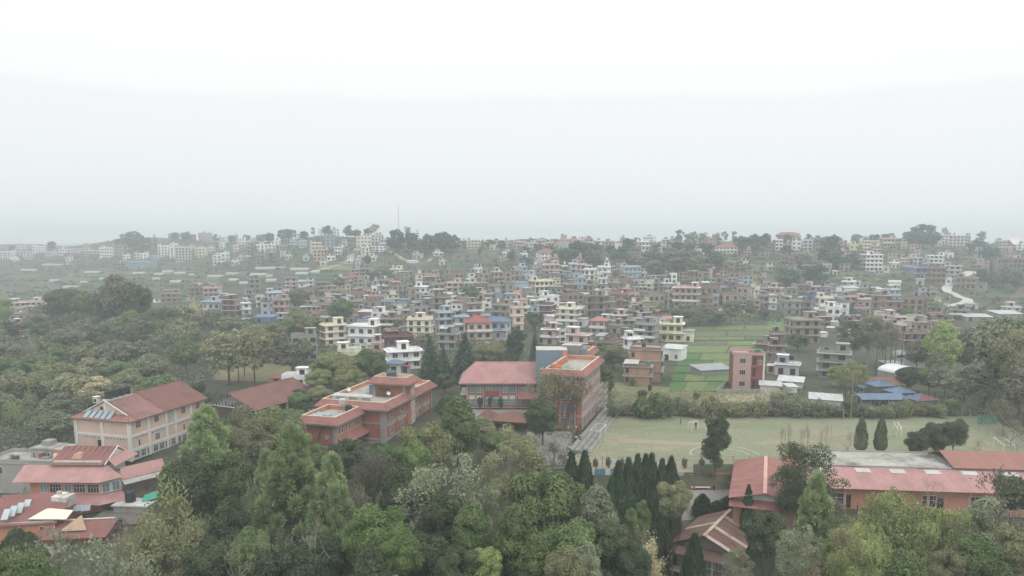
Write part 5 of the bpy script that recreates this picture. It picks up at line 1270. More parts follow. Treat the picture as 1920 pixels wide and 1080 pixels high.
def bare(seed, Rr=5.0, H=9.0, bark=BARKL, upr=.35, levels=5, r0=.22, leaves=0, lsize=.14, spread=.75):
    rg = np.random.default_rng(seed); tr = MB(); br = MB(); tips = []
    def grow(p, d, L, r, lv):
        e = p + d * L; (tr if lv >= levels - 1 else br).tube(p, e, r, r * .68, 4 if lv < levels - 1 else 6, cap=False)
        if lv <= 0: tips.append(np.array(e)); return
        for k in range(3 if rg.random() < .6 else 2):
            v = Vector(rg.normal(size=3) * spread); nd = (d + v); nd.z += upr * (.5 + rg.random()); nd.normalize()
            grow(e, nd, L * rg.uniform(.62, .88), r * .6, lv - 1)
    for s in range(1 if upr < .8 else 4):
        grow(Vector((rg.normal() * .3 * (s > 0), rg.normal() * .3 * (s > 0), -.5)), Vector((rg.normal() * .12 + .15 * (s > 0) * rg.normal(), rg.normal() * .12, 1)).normalized(), H * .27 + .5, r0, levels)
    xs = np.array([v for v in br.v]); k = H / xs[:, 2].max(); kr = Rr / max(1e-3, np.percentile(np.hypot(xs[:, 0], xs[:, 1]), 97))
    for b in (tr, br): b.v = [(x * kr, y * kr, z * k) for x, y, z in b.v]
    tips = np.array(tips) * np.array([kr, kr, k])
    cm = None
    if leaves:
        C = np.repeat(tips, leaves, 0) + rg.normal(size=(len(tips) * leaves, 3)) * .35
        cm = quad_mesh('crown', quads(C, rg.normal(size=C.shape) + np.array([0, 0, .4]), rg.uniform(.6, 1.3, len(C)) * lsize, .5, rg))
    return br.mesh('branches', [bark]), tr.mesh('trunk', [bark]), Rr, H, cm

VAR = {
 'broad': [broad(s, 5, 11, .2, 44, 260, .215, (1.1, 2.0)) for s in (1, 2, 3)] + [broad(4, 5, 12, .18, 52, 250, .21, (.9, 1.7), shape='cone')],
 'dense': [broad(s, 4.5, 10, .14, 60, 210, .19, (.9, 1.5)) for s in (11, 12)],
 'tall': [broad(s, 3.4, 12, .16, 46, 250, .19, (.8, 1.5), shape='tall') for s in (21, 22)],
 'sparse': [broad(s, 4.6, 13, .25, 50, 190, .125, (.7, 1.35), BARKL, gap=.6, up=.3) for s in (31, 32)],
 'pine': [pine(s) for s in (41, 42)], 'spruce': [spruce(51), spruce(52)], 'cypress': [cypress(61), cypress(62), cypress(63)],
 'lolly': [cypress(65, 1.25, 7.5, 3200, .26, 'flame')],
 'weep': [weep(71), weep(72)], 'bamboo': [bamboo(81), bamboo(82)],
 'far': [broad(s, 5, 10, .12, 30, 15, .72, (1.0, 1.9)) for s in (91, 92, 93)], 'farsparse': [broad(s, 4, 12, .3, 18, 20, .55, (.8, 1.5), gap=.5) for s in (95, 96)],
 'farcone': [spruce(97, 3.2, 12, 9, .3, .1)], 'wood': [broad(s, 5, 10.5, .2, 42, 62, .36, (1.0, 1.9)) for s in (101, 102, 103)] + [broad(104, 4.4, 11, .2, 40, 50, .34, (.9, 1.6), gap=.4)],
 'bush': [broad(s, 2.2, 2.8, .02, 18, 130, .2, (.6, 1.0)) for s in (111, 112)],
}
BAREV = {'bare': [bare(121, 5, 9, BARKL, .3, 6, .2), bare(122, 5, 9, BARKL, .35, 6, .2)], 'twiggy': [bare(131, 4.5, 9, mat('twig_bark', (112,100,90), .95, .2), .9, 5, .12, 5, .17, .5), bare(132, 4.5, 9, mat('twig_bark', (112,100,90), .95, .2), .95, 5, .12, 4, .17, .5)],
         'haze': [bare(141, 5, 8, mat('twig_bark', (112,100,90), .95, .2), .5, 6, .16, 5, .2, .7), bare(142, 5, 8, mat('twig_bark', (112,100,90), .95, .2), .5, 6, .16, 5, .2, .7)], 'upright': [bare(151, 2.2, 6, mat('pale_twig', (156,144,128), .95, .2), 1.2, 3, .06, 0, .1, .28)]}
LM = {'mid': leaf_mat('leaf_mid', (70,92,48), (94,110,60)), 'dark': leaf_mat('leaf_dark', (58,70,44), (76,88,56)), 'deep': leaf_mat('leaf_deep', (54,68,46), (66,80,52)),
      'olive': leaf_mat('leaf_olive', (98,102,66), (118,116,76)), 'yellow': leaf_mat('leaf_yellow', (112,114,68), (104,112,64)), 'lime': leaf_mat('leaf_lime', (104,126,58), (124,140,68)), 'bright': leaf_mat('leaf_bright', (80,108,52), (100,120,58)),
      'grey': leaf_mat('leaf_grey_green', (100,110,82), (120,124,92)), 'pine': leaf_mat('needle', (104,126,76), (126,142,86), .25), 'spruce': leaf_mat('spruce_needle', (44,64,50), (56,76,56), .12), 'cyp': leaf_mat('cypress_spray', (50,72,44), (64,86,52), .12),
      'cypo': leaf_mat('cypress_olive', (74,86,52), (90,96,58), .15), 'brown': leaf_mat('leaf_brown', (118,98,74), (104,96,66)), 'rust': leaf_mat('leaf_rust', (124,102,78), (112,110,74)), 'wood': leaf_mat('leaf_wood', (84,94,66), (104,106,76)), 'woodb': leaf_mat('leaf_wood_brown', (100,94,76), (88,90,68)),
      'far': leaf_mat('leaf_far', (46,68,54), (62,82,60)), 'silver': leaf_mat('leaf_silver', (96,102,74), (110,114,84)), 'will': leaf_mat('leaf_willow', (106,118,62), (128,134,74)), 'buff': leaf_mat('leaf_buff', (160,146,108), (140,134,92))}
CNAME = {'mid': 'mid green', 'dark': 'dark green', 'deep': 'deep green', 'olive': 'olive', 'yellow': 'yellowish green', 'lime': 'lime green', 'bright': 'bright green', 'grey': 'grey green', 'pine': 'soft green', 'spruce': 'blackish green', 'cyp': 'dark green', 'cypo': 'olive',
         'brown': 'brownish', 'rust': 'rusty', 'wood': 'dull green', 'woodb': 'brownish green', 'far': 'hazy green', 'silver': 'silvery olive', 'will': 'pale green', 'buff': 'buff'}
KN = {'broad': ('broadleaf_tree', 'leafy tree'), 'dense': ('broadleaf_tree', 'dense rounded tree'), 'tall': ('broadleaf_tree', 'tall upright tree'), 'sparse': ('silver_oak', 'open-crowned tree'), 'pine': ('pine_tree', 'long-needled pine'), 'spruce': ('conifer_tree', 'pointed conifer'),
      'cypress': ('cypress_tree', 'slim cypress'), 'lolly': ('cypress_tree', 'slim conical tree'), 'weep': ('willow_tree', 'drooping feathery tree'), 'bamboo': ('bamboo_clump', 'arching bamboo clump'), 'far': ('broadleaf_tree', 'round tree'), 'farsparse': ('broadleaf_tree', 'thin tall tree'),
      'farcone': ('conifer_tree', 'pointed tree'), 'wood': ('broadleaf_tree', 'woodland tree'), 'bush': ('bush', 'low bush'), 'bare': ('bare_tree', 'bare branching tree'), 'twiggy': ('bare_tree', 'twiggy half-bare tree'), 'haze': ('bare_tree', 'nearly leafless spreading tree'), 'upright': ('bare_tree', 'bare upright whips')}
tr_n = [0]
TREES = []
def tree(kind, col, base, w_, h, group, lab=None):
    tr_n[0] += 1; rn = random.Random(tr_n[0] * 31)
    isb = kind in BAREV
    var = rn.choice((BAREV if isb else VAR)[kind])
    nm, dn = KN[kind]
    rt = thing(nm, '', 'tree', base, rn.uniform(0, 6.28), group)
    sc = (w_ / 2 / var[2], w_ / 2 / var[2], h / var[3])
    t = put('trunk', var[1], rt, scale=sc)
    if isb:
        cm = var[4]
        kb = min(sc[2], sc[0] * 1.6); off = max(0, h - kb * var[3]); zt = max(v.co.z for v in var[1].vertices)
        t.scale = (sc[0], sc[0], (off + kb * zt) / zt)
        put('branches', var[0], rt, (0, 0, off), scale=(sc[0], sc[0], kb))
        if cm is not None: c = put('crown', cm, rt, (0, 0, off), scale=(sc[0], sc[0], kb)); c.material_slots[0].link = 'OBJECT'; c.material_slots[0].material = LM[col]; cm = None
    else: cm = var[0]
    if cm is not None:
        k_ = min(max(sc[2], sc[0] * .7), sc[0] * (1.2 if kind in ('broad', 'dense', 'wood', 'far', 'weep', 'sparse') else 1.5)) if kind not in ('cypress', 'lolly', 'spruce', 'upright', 'bush', 'twiggy', 'haze') else sc[2]
        c = put('crown', cm, rt, (0, 0, max(0, h - k_ * var[3])), scale=(sc[0], sc[0], k_)); c.material_slots[0].link = 'OBJECT'; c.material_slots[0].material = LM[col]
    size = 'big ' if h > 17 else 'small ' if h < 6 and kind not in ('bush', 'upright') else ''
    cl = '' if (isb and var[4] is None) else CNAME[col] + ' '
    tag(rt, lab or (size + cl + dn), 'bush' if kind == 'bush' else 'tree', group, lab is None)
    TREES.append((base[0], base[1], w_ / 2))
    return rt
def treepx(kind, col, u, vt, wpx, Y, group, lab=None, zb=None):
    top = PY(u, vt, Y); z = T(top.x, Y) if zb is None else zb
    return tree(kind, col, (top.x, Y, z), wpx * depth(top) / FPX, max(1.2, (top.z - z) * 1.03), group, lab)
def treeg(kind, col, u, vt, vb, wpx, group, lab=None):
    p = G(u, vb); d = depth(p)
    return tree(kind, col, p, wpx * d / FPX, max(1.5, (vb - vt) * d / FPX * 1.03), group, lab)
FG = 'trees in front of the school'
for a in [
 ('pine','pine',385,780,145,113),('pine','pine',545,818,165,96),('pine','pine',622,870,120,91),('pine','pine',500,860,95,101),('pine','pine',1532,903,110,90),
 ('bamboo','yellow',318,905,150,86),('bamboo','olive',275,960,100,80),('bamboo','olive',355,975,90,80),('dense','lime',910,1033,74,71),('broad','bright',715,956,125,78),('broad','bright',752,1005,90,73),('broad','bright',672,985,75,80),('broad','mid',468,1002,90,75),
 ('sparse','silver',835,843,210,90),('sparse','silver',895,905,130,86),('sparse','olive',955,798,140,106),('broad','olive',1000,846,95,104),('broad','mid',858,745,118,125),('broad','yellow',798,796,112,119),('broad','bright',775,832,75,112),('broad','mid',725,842,85,104),
 ('dense','dark',1018,743,74,141),('dense','dark',650,825,90,112),('broad','mid',1030,884,170,88),('broad','grey',1118,918,120,84),('broad','mid',965,955,120,77),('broad','mid',1070,985,130,72),('broad','mid',885,950,110,80),('broad','dark',760,878,120,97),('broad','dark',830,935,120,84),
 ('broad','dark',1150,990,90,74),('broad','deep',1185,1030,80,72),('broad','mid',1010,1010,110,70),('broad','dark',800,1010,110,76),('broad','deep',610,1010,110,80),('broad','dark',430,940,120,92),('broad','dark',350,860,110,104),('broad','mid',322,866,80,112),('broad','mid',420,850,110,108),('broad','olive',470,790,90,124),('broad','olive',430,800,80,120),('broad','yellow',510,765,100,132),('broad','olive',550,780,80,130),('broad','mid',590,835,70,118),
 ('broad','olive',1265,908,72,97),('dense','dark',1440,960,92,86),('sparse','silver',1497,985,100,78),('sparse','silver',1385,1035,70,70),('weep','will',1690,912,200,87),('weep','will',1770,950,150,82),('weep','will',1625,985,130,79),
 ('sparse','dark',1515,830,150,105),('sparse','dark',1490,870,90,103),('dense','dark',1722,808,48,132),('broad','dark',1756,794,56,132.5),('dense','dark',1792,782,52,133),('broad','grey',1850,940,120,82),('haze','woodb',1880,900,130,88),('broad','dark',1900,895,70,96),('haze','woodb',1845,960,130,78),('broad','mid',1840,1020,110,70),('broad','olive',1910,1000,90,72),('haze','brown',1560,1010,110,76),('haze','woodb',1590,950,90,92),
 ('broad','olive',1775,1045,70,68),('broad','mid',1700,1040,120,66),
 ('haze','grey',140,1000,210,76),('haze','grey',215,1020,150,73),('broad','dark',30,1004,90,84),('broad','mid',10,1040,90,74),('bare','wood',585,972,170,76),('bare','wood',490,1000,130,74),('bare','wood',430,1010,110,72),('twiggy','woodb',690,845,85,100),('haze','woodb',655,905,80,95),('bare','wood',232,955,80,84),
 ('broad','mid',60,1045,110,68),('broad','dark',385,1020,100,74),('broad','deep',540,1030,130,72),('broad','dark',930,1010,90,78),('broad','dark',695,1035,110,70),('bamboo','olive',1205,985,60,84),('tall','bright',1185,955,36,88),('tall','mid',1205,940,40,90),('bamboo','buff',1215,1010,70,76),('haze','brown',1060,800,60,130),('twiggy','woodb',1035,830,60,128),
 ('tall','dark',1345,766,62,124),('broad','olive',1060,1040,90,66),('broad','dark',860,1040,90,70),('broad','grey',1100,1030,90,68),
]: treepx(a[0], a[1], a[2], a[3], a[4], a[5], FG)
for u, v, wp, Y in [(1072,858,34,106),(1097,855,36,106),(1160,874,34,106),(1179,868,34,107),(1196,862,32,107),(1211,862,34,107.6),(1222,860,34,108),(1242,870,32,108),(1259,866,34,108),(1146,903,28,104),(1318,928,32,115),(1345,940,28,115),(1366,932,36,115),(1384,944,26,115),(1404,916,24,106.5),(1303,1010,46,90)]:
    treepx('cypress', 'cyp', u, v, wp * (1.22 if u < 1290 else 1.1), Y, 'slim dark cypresses')
for u, v in ((1617, 786), (1654, 786)): treepx('lolly', 'cypo', u, v, 21, 131.2, 'two clipped trees by the flat roof', 'slim conical tree on a short bare trunk, %s by the flat roof' % ('left of two' if u < 1630 else 'right of two'), zb=0)
for k, u in enumerate((1485, 1502, 1520, 1540, 1466, 1556)): treepx('upright', 'wood', u, 792 + (k * 7) % 11, 26, 129.5, 'bare whips behind the long classrooms', zb=0)
treepx('bare', 'wood', 1592, 800, 44, 130.5, FG, None, 0); treepx('bare', 'wood', 1832, 818, 46, 132, FG, None, 0); treepx('bare', 'wood', 1742, 890, 80, 112, FG); treepx('bare', 'wood', 1312, 862, 26, 124.8, FG); treepx('haze','woodb', 1322, 850, 26, 124.6, FG)
for a in [('broad','olive',452,762,95,150),('broad','yellow',500,770,85,152),('broad','mid',545,768,80,150),('broad','dark',415,790,80,142),('broad','olive',590,770,60,152),('broad','mid',530,800,90,138),('haze','woodb',470,815,80,134),('broad','dark',840,740,70,150),('broad','mid',868,790,60,146),('broad','olive',905,800,70,140),
 ('broad','mid',560,742,50,176),('broad','olive',600,735,56,178),('broad','dark',400,735,50,186),('broad','mid',930,820,70,132),('broad','olive',985,830,60,132),('haze','woodb',1045,845,50,126),('broad','mid',640,740,40,185),('broad','dark',835,700,40,190),('broad','mid',700,860,70,118)]: treepx(a[0], a[1], a[2], a[3], a[4], a[5], FG)
# beside the school
SG = 'trees around the school buildings'
for a in [('spruce','spruce',805,628,62,198),('spruce','spruce',830,648,50,205),('spruce','spruce',872,626,72,205),('spruce','spruce',1003,616,34,212),('tall','spruce',964,612,46,214),('cypress','cyp',869,688,10,185),
          ('broad','mid',692,657,80,200),('broad','yellow',625,668,96,196),('broad','yellow',655,690,70,186),('broad','yellow',600,690,60,190),('tall','mid',1140,690,36,185),('broad','olive',1150,655,60,225),('broad','mid',1128,650,40,230),('broad','mid',568,655,58,236),('broad','dark',558,730,30,186),
          ('twiggy','rust',1058,695,95,152),('twiggy','olive',1020,700,70,153),('twiggy','rust',1030,690,60,156),('twiggy','rust',1080,712,50,151.5),('broad','mid',1000,765,30,158),('haze','woodb',1165,660,60,222),('broad','olive',930,640,50,222),('broad','olive',905,640,40,226),('haze','olive',1080,650,60,226)]:
    treepx(*a, SG)
for u, wd in ((899.5, 13), (919, 10), (938.5, 12)):
    p = P(u, 768, 0); tree('bush', 'spruce', (p.x, 171.2, 0), wd * 171 / FPX, 3.0, 'clipped shrubs before the school block', '%s clipped dark shrub of three before the red school block' % ('leftmost' if u < 910 else 'middle' if u < 930 else 'rightmost'))
# right of the pitch
RG = 'trees right of the sports field'
for a in [('wood','wood',1890,592,150,172),('broad','olive',1925,620,110,160),('broad','lime',1773,603,96,205),('sparse','woodb',1632,588,80,232),('sparse','dark',1605,600,70,232),('sparse','woodb',1660,600,60,236),('broad','lime',1578,684,50,196),('broad','yellow',1602,678,56,194),('twiggy','olive',1590,700,60,180),
          ('broad','mid',1497,628,46,262),('wood','grey',1812,690,80,178),('wood','grey',1775,690,70,184),('wood','woodb',1850,700,90,170),('haze','woodb',1905,720,90,154),('haze','brown',1885,755,80,148),('haze','woodb',1840,740,70,165),('wood','woodb',1722,640,50,214),('wood','woodb',1815,620,70,212),('dense','dark',1702,690,44,192),('broad','mid',1745,690,40,190),
          ('haze','woodb',1900,790,70,140),('wood','woodb',1930,680,90,150),('broad','olive',1760,660,60,200),('haze','grey',1850,650,80,190)]:
    treepx(*a, RG)
# the wood on the left
WG_ = 'trees of the wood on the left'
rw = random.Random(21)
def near_build(x, y):
    for (bx, by, br) in ((-88, 171, 19), (-62, 188, 16), (-82, 140, 14), (-30, 155, 20), (-52, 205, 12)):
        if math.hypot(x - bx, y - by) < br: return True
    return False
rows = [(612, 40, 30), (632, 42, 40), (655, 46, 46), (680, 50, 52), (708, 54, 58), (738, 58, 60), (770, 62, 62), (802, 66, 62), (835, 72, 60)]
for ri, (vb, du, hp) in enumerate(rows):
    u = -30 + rw.uniform(0, du)
    while u < 560:
        uu = u + rw.uniform(-8, 8); v = vb + rw.uniform(-8, 8); u += du * rw.uniform(.75, 1.1)
        if vb < 640 and not (60 < uu < 420): continue
        if vb < 660 and uu > 540: continue
        if 385 < uu < 600 and 690 < v < 738 and rw.random() < .75: continue
        if uu > 330 and v > 735: continue
        if uu < 20 and vb < 640: continue
        p = G(uu, v)
        if near_build(p.x, p.y): continue
        f = rw.random()
        if vb < 720: col = 'woodb' if f < .4 else 'wood' if f < .7 else 'mid' if f < .82 else 'dark' if f < .94 else 'olive'
        else: col = 'olive' if f < .25 else 'mid' if f < .5 else 'wood' if f < .7 else 'yellow' if f < .82 else 'bright' if f < .9 else 'buff'
        kind = 'wood' if rw.random() < .8 else 'haze'
        if vb > 730 and rw.random() < .4: kind = 'broad'
        h = hp * rw.uniform(.9, 1.35)
        treeg(kind, col, uu, v - h, v, du * rw.uniform(1.05, 1.6), WG_)
for a in [('dense','dark',130,540,620,92),('wood','woodb',228,512,640,74),('wood','dark',258,535,640,70),('wood','dark',205,545,630,60),('wood','mid',165,550,625,60),('broad','bright',250,580,650,50),('broad','mid',305,575,650,80),('haze','buff',360,560,620,70),('wood','olive',345,600,660,70),
          ('wood','olive',430,615,722,95),('wood','olive',478,620,725,80),('broad','mid',640,566,606,60),('broad','olive',560,578,640,60),('broad','mid',530,600,650,60),('wood','mid',500,615,655,60),('wood','olive',590,590,640,46),('broad','lime',8,560,620,40),('wood','dark',375,715,745,30)]:
    treeg(*a, WG_)
# trees between the houses and on the slopes
TG = 'trees between the town houses'
for a in [(1142,553,580,26,'bright'),(1185,552,580,22,'mid'),(1222,570,600,46,'olive'),(1290,568,606,44,'olive'),(1330,575,604,40,'woodb'),(1370,560,608,36,'wood'),(1405,566,596,30,'wood'),(1268,580,600,30,'mid'),(1250,585,602,30,'dark'),(1000,585,620,28,'mid'),(1010,585,618,22,'dark'),
          (1590,568,592,22,'dark'),(1560,562,590,26,'mid'),(1700,575,610,30,'mid'),(1752,565,592,26,'olive'),(1580,590,620,22,'olive'),(975,620,645,36,'mid'),(940,635,665,30,'olive'),(790,625,650,30,'olive'),(745,600,625,20,'mid'),(880,550,565,40,'mid'),(1165,465,500,50,'dark'),
          (640,520,545,30,'mid'),(560,545,580,50,'woodb'),(700,505,530,30,'mid'),(725,505,528,24,'mid'),(835,500,520,10,'dark'),(690,480,510,16,'dark'),(900,465,495,12,'dark'),(1090,462,492,60,'far'),(1060,468,495,40,'far'),(1110,466,500,36,'woodb'),(1335,470,510,40,'far'),(1300,470,500,40,'woodb'),
          (1345,478,515,26,'far'),(1262,470,492,40,'woodb'),(1240,478,505,50,'woodb'),(1220,470,500,40,'far'),(1195,480,506,40,'woodb'),(1270,495,518,70,'woodb'),(1310,490,515,50,'wood'),(1225,495,515,40,'wood'),(1500,480,500,30,'far'),(1545,460,500,30,'far'),(1570,480,505,50,'far'),(1600,478,502,40,'far'),
          (1510,485,505,40,'woodb'),(1465,495,525,30,'woodb'),(1530,512,535,60,'far'),(1480,522,540,50,'far'),(1752,566,586,30,'mid'),(1735,560,580,26,'woodb'),(1880,500,540,40,'wood'),(1860,510,540,30,'far'),(1840,505,535,24,'far'),(1905,510,545,30,'far'),(1540,525,540,24,'mid'),(1445,540,556,10,'mid'),
          (1120,480,505,26,'far'),(735,515,535,26,'mid'),(985,480,500,22,'far'),(1010,455,475,20,'far'),(1060,500,525,14,'mid'),(1475,460,480,22,'far'),(1432,580,600,30,'woodb'),(1285,605,618,24,'woodb'),(1345,590,612,40,'woodb'),(1310,590,612,36,'wood')]:
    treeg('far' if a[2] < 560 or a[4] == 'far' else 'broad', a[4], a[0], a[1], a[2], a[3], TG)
RT = 'trees along the far ridge'
for a in [('far',744,433,476,40),('far',770,436,474,30),('farcone',783,432,476,30),('far',806,438,474,34),('far',830,436,476,42),('far',850,440,474,36),('far',790,450,478,40),('farsparse',764,425,460,16),('far',615,424,445,24),('far',655,424,446,26),('far',670,430,448,20),('farsparse',703,420,446,22),('far',690,428,446,18),
          ('far',735,446,470,24),('farcone',870,444,466,10),('farcone',905,446,468,10),('far',920,450,468,26),('far',940,452,470,22),('far',535,430,452,30),('far',548,432,452,24),('farsparse',588,426,448,10),('far',505,436,456,24),('far',490,440,456,22),('far',570,434,452,20),('farcone',290,437,458,12),('far',262,440,462,20),
          ('far',98,452,470,18),('far',25,460,476,14),('farcone',292,440,462,8),('far',330,436,454,18),('far',350,434,454,22),('far',462,437,452,18),('far',405,440,456,16),('far',435,442,456,16),('far',250,452,470,50),('far',270,455,472,40),('far',225,446,466,20),('far',508,475,496,10),
          ('far',1178,446,470,30),('farsparse',1275,430,462,22),('farsparse',1300,434,466,20),('farsparse',1318,436,466,22),('farsparse',1290,438,470,24),('far',1270,452,478,30),('far',1295,455,482,40),('far',1320,455,484,40),('far',1255,455,478,30),('far',1232,458,476,20),('farsparse',1345,436,462,12),('farsparse',1358,434,460,16),
          ('farsparse',1375,433,460,14),('far',1390,442,472,40),('far',1415,440,470,34),('far',1405,448,474,40),('far',1435,440,468,26),('farsparse',1350,445,470,16),('far',1475,440,462,20),('far',1495,446,466,16),('far',1515,440,460,20),('farsparse',1530,428,452,10),('far',1560,440,480,30),('far',1545,444,470,24),('far',1605,440,458,26),
          ('far',1640,440,460,24),('far',1665,434,456,30),('far',1700,436,462,24),('far',1730,431,464,60),('far',1715,436,464,40),('far',1748,436,464,36),('farsparse',1840,433,458,16),('farsparse',1838,440,460,22),('far',1855,470,490,40),('far',1830,462,475,36),('far',1580,462,480,24),('far',1690,446,464,24),('farsparse',1770,425,456,14),('far',1120,455,475,20),('far',1085,455,475,24),
          ('far',1030,460,478,24),('far',985,462,482,18),('far',960,470,492,20),('far',1145,460,480,20),('far',1040,470,492,16)]:
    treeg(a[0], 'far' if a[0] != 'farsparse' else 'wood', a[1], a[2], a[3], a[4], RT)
# hedge and bushes at the far edge of the pitch
HG = 'bushes along the far edge of the sports field'
rh = random.Random(9)
u = 1150
while u < 1790:
    hp = rh.uniform(24, 40)
    treeg('bush', rh.choice(['olive', 'mid', 'wood', 'woodb', 'yellow']), u, 784 - hp, 784 - rh.uniform(0, 5), rh.uniform(30, 52), HG); u += rh.uniform(15, 24)
for a in [(1215,742,784,60,'mid'),(1235,738,784,50,'mid'),(1205,732,752,22,'dark'),(1305,735,750,14,'mid'),(1460,735,765,36,'olive'),(1185,706,724,16,'mid'),(1218,722,735,10,'dark')]:
    treeg('bush', a[4], a[0], a[1], a[2], a[3], HG)
# undergrowth: nobody could count it
def undergrowth(name, n, sampler, size, m, seed):
    rg = np.random.default_rng(seed); xy = sampler(n, rg); z = terr(xy[:, 0], xy[:, 1])
    k = 9; C = np.repeat(np.stack([xy[:, 0], xy[:, 1], z], 1), k, 0); C += rg.normal(size=C.shape) * np.array([.7, .7, .25]); C[:, 2] += rg.uniform(0, 1.1, len(C))
    V = quads(C, rg.normal(size=C.shape) * .7 + np.array([0, 0, .8]), rg.uniform(.6, 1.3, len(C)) * size, .55, rg)
    o = put(name, quad_mesh(name, V, m)); setting(o, 'stuff')
    return o
def s_front(n, rg):
    a = rg.uniform(-.78, .78, n * 2); y = rg.uniform(52, 124, n * 2); x = a * y
    ok = ~((x > 24) & (y > 108)) & ~((x < -62) & (y > 118)) & ~((x > 26) & (x < 42) & (y > 96)) & ~((x > -20) & (x < -7) & (y > 97) & (y < 110)) & ~((x > 3) & (x < 24) & (y > 120))
    return np.stack([x, y], 1)[ok][:n]
def s_wood(n, rg):
    a = rg.uniform(-.85, -.28, n * 2); y = rg.uniform(150, 330, n * 2); x = a * y
    ok = np.array([not near_build(p, q) for p, q in zip(x, y)]) & ~((x > -95) & (y > 195) & (y < 260) & (a > -.42))
    return np.stack([x, y], 1)[ok][:n]
undergrowth('undergrowth', 3600, s_front, .3, LM['dark'], 1)
undergrowth('undergrowth', 3200, s_wood, .42, LM['wood'], 2)
def s_edge(n, rg):
    x = rg.uniform(18, 120, n); y = rg.uniform(166, 190, n); return np.stack([x, y], 1)
undergrowth('rough_grass', 1500, s_edge, .22, LM['olive'], 3)

RD = [G(*q) for q in [(1838,516),(1822,508),(1800,523),(1780,535),(1772,545),(1790,553),(1812,560),(1818,567),(1800,572),(1770,575),(610,503),(640,497),(660,487),(690,474)]]
def s_terrace(n, rg):
    a = rg.uniform(-1.0, 1.0, n * 9); y = rg.uniform(340, 1000, n * 9); x = a * y * .78
    z = terr(x, y); fr = z / 2.2 - np.floor(z / 2.2)
    nz_ = np.sin(x * .021 + 2) * np.sin(y * .017 + x * .006)
    far_ = np.ones(len(x), bool)
    for q0, q1 in zip(RD, RD[1:]):
        for k in (0, .33, .66): q = q0.lerp(q1, k); far_ &= (x - q.x) ** 2 + (y - q.y) ** 2 > 90
    ok = far_ & (fr > .62) & (nz_ > -.75) | far_ & (nz_ > .35) & (rg.random(len(x)) < .25)
    return np.stack([x, y], 1)[ok][:n]
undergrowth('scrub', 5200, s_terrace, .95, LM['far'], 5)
undergrowth('scrub', 2600, s_terrace, .8, LM['woodb'], 6)
def s_town(n, rg):
    a = rg.uniform(-.32, .5, n * 3); y = rg.uniform(225, 480, n * 3); x = a * y
    ok = ~((x > 60) & (x < 125) & (y > 170) & (y < 330)) & ~((x > 20) & (y < 240)) & (np.sin(x * .05 + 1) * np.sin(y * .06) > -.3)
    for fx, fy, fr_ in FOOT: ok &= (x - fx) ** 2 + (y - fy) ** 2 > (fr_ * .8) ** 2
    return np.stack([x, y], 1)[ok][:n]
undergrowth('scrub', 1500, s_town, .55, LM['mid'], 7)
undergrowth('scrub', 1500, s_town, .5, LM['woodb'], 8)
# ------------------------------------------------------------------ small things on and around the field
def goal(u0, v0, u1, v1, h, lab, depth_=1.6, side=1):
    a = P(u0, v0, 0); b_ = P(u1, v1, 0); d = (b_ - a); L_ = d.length; ang = math.atan2(d.y, d.x)
    t = thing('goal', lab, 'goal', a, ang)
    r = .07
    for x in (0, L_): MB().tube((x, 0, 0), (x, 0, h), r).build('post', WHITE, t)
    MB().tube((-r, 0, h), (L_ + r, 0, h), r).build('crossbar', WHITE, t)
    for x in (0, L_):
        MB().tube((x, 0, h), (x, side * depth_, h), .045).build('top_stay', WHITE, t); MB().tube((x, side * depth_, h), (x, side * depth_ * 1.1, 0), .045).build('back_post', WHITE, t)
    MB().tube((0, side * depth_, h), (L_, side * depth_, h), .045).build('back_bar', WHITE, t)
goal(1125, 829, 1136, 815, 2.2, 'white goal frame at the left end of the pitch by the steps', 2.0, 1)
goal(1880, 855, 1862, 840, 2.1, 'white goal frame at the right end of the pitch', 1.8, -1)
goal(1297, 810, 1308, 806, 1.9, 'tiny white goal frame beside the walkers at the far side of the pitch', .8, 1)
goal(1683, 806, 1690, 819, 1.6, 'thin white goal frame near the right of the pitch', .8, -1)
rb = random.Random(6)
def blob(u, v, rx, ry, m):
    c = P(u, v, 0); n_ = 40; ph = [rb.uniform(0, 6.28) for _ in range(4)]
    vs = [(c.x, c.y, .028)]
    for i in range(n_):
        a = 6.28318 * i / n_; k = 1 + .22 * math.sin(2 * a + ph[0]) + .15 * math.sin(5 * a + ph[1]) + .1 * math.sin(9 * a + ph[2]) + .07 * math.sin(15 * a + ph[3])
        vs.append((c.x + rx * k * math.cos(a), c.y + ry * k * math.sin(a), .028))
    b = MB(); b.add(vs, [(0, i + 1, (i + 1) % n_ + 1) for i in range(n_)]); setting(b.build('worn_ground', m))
W1 = mat('thin_grass', (142,138,112), .95, .2, .5, fine=.12); W2 = mat('greener_grass', (122,130,98), .95, .2, .5, fine=.12)
for q in ((1150, 822, 3.2, 4.2, W1), (1225, 842, 5, 2.2, W1), (1275, 808, 6, 2.2, W2), (1420, 800, 7, 2.5, W2), (1480, 830, 6, 2.6, W1), (1560, 812, 7, 2, W1), (1700, 820, 6, 2.6, W2), (1860, 838, 3, 4, W1), (1190, 800, 5, 1.6, W2)): blob(*q)
for i in range(3):
    a, b_ = PY(1868 - i * 9, 768 + i * 6, 152), PY(1975, 850 + i * 22, 112)
    t = thing('overhead_cable', ['upper', 'middle', 'lower'][i] + ' of three overhead cables slanting down at the right edge', 'cable', a)
    c_ = MB(); pts = [a.lerp(b_, k / 8) - a - Vector((0, 0, 1.4 * math.sin(math.pi * k / 8))) for k in range(9)]
    for p0, p1 in zip(pts, pts[1:]): c_.tube(p0, p1, .03, n=4, cap=False)
    c_.build('wire', STEEL, t)
MARK = mat('white_line', (186,186,170), .95, .3, 1.2, dirt=(146,146,120))
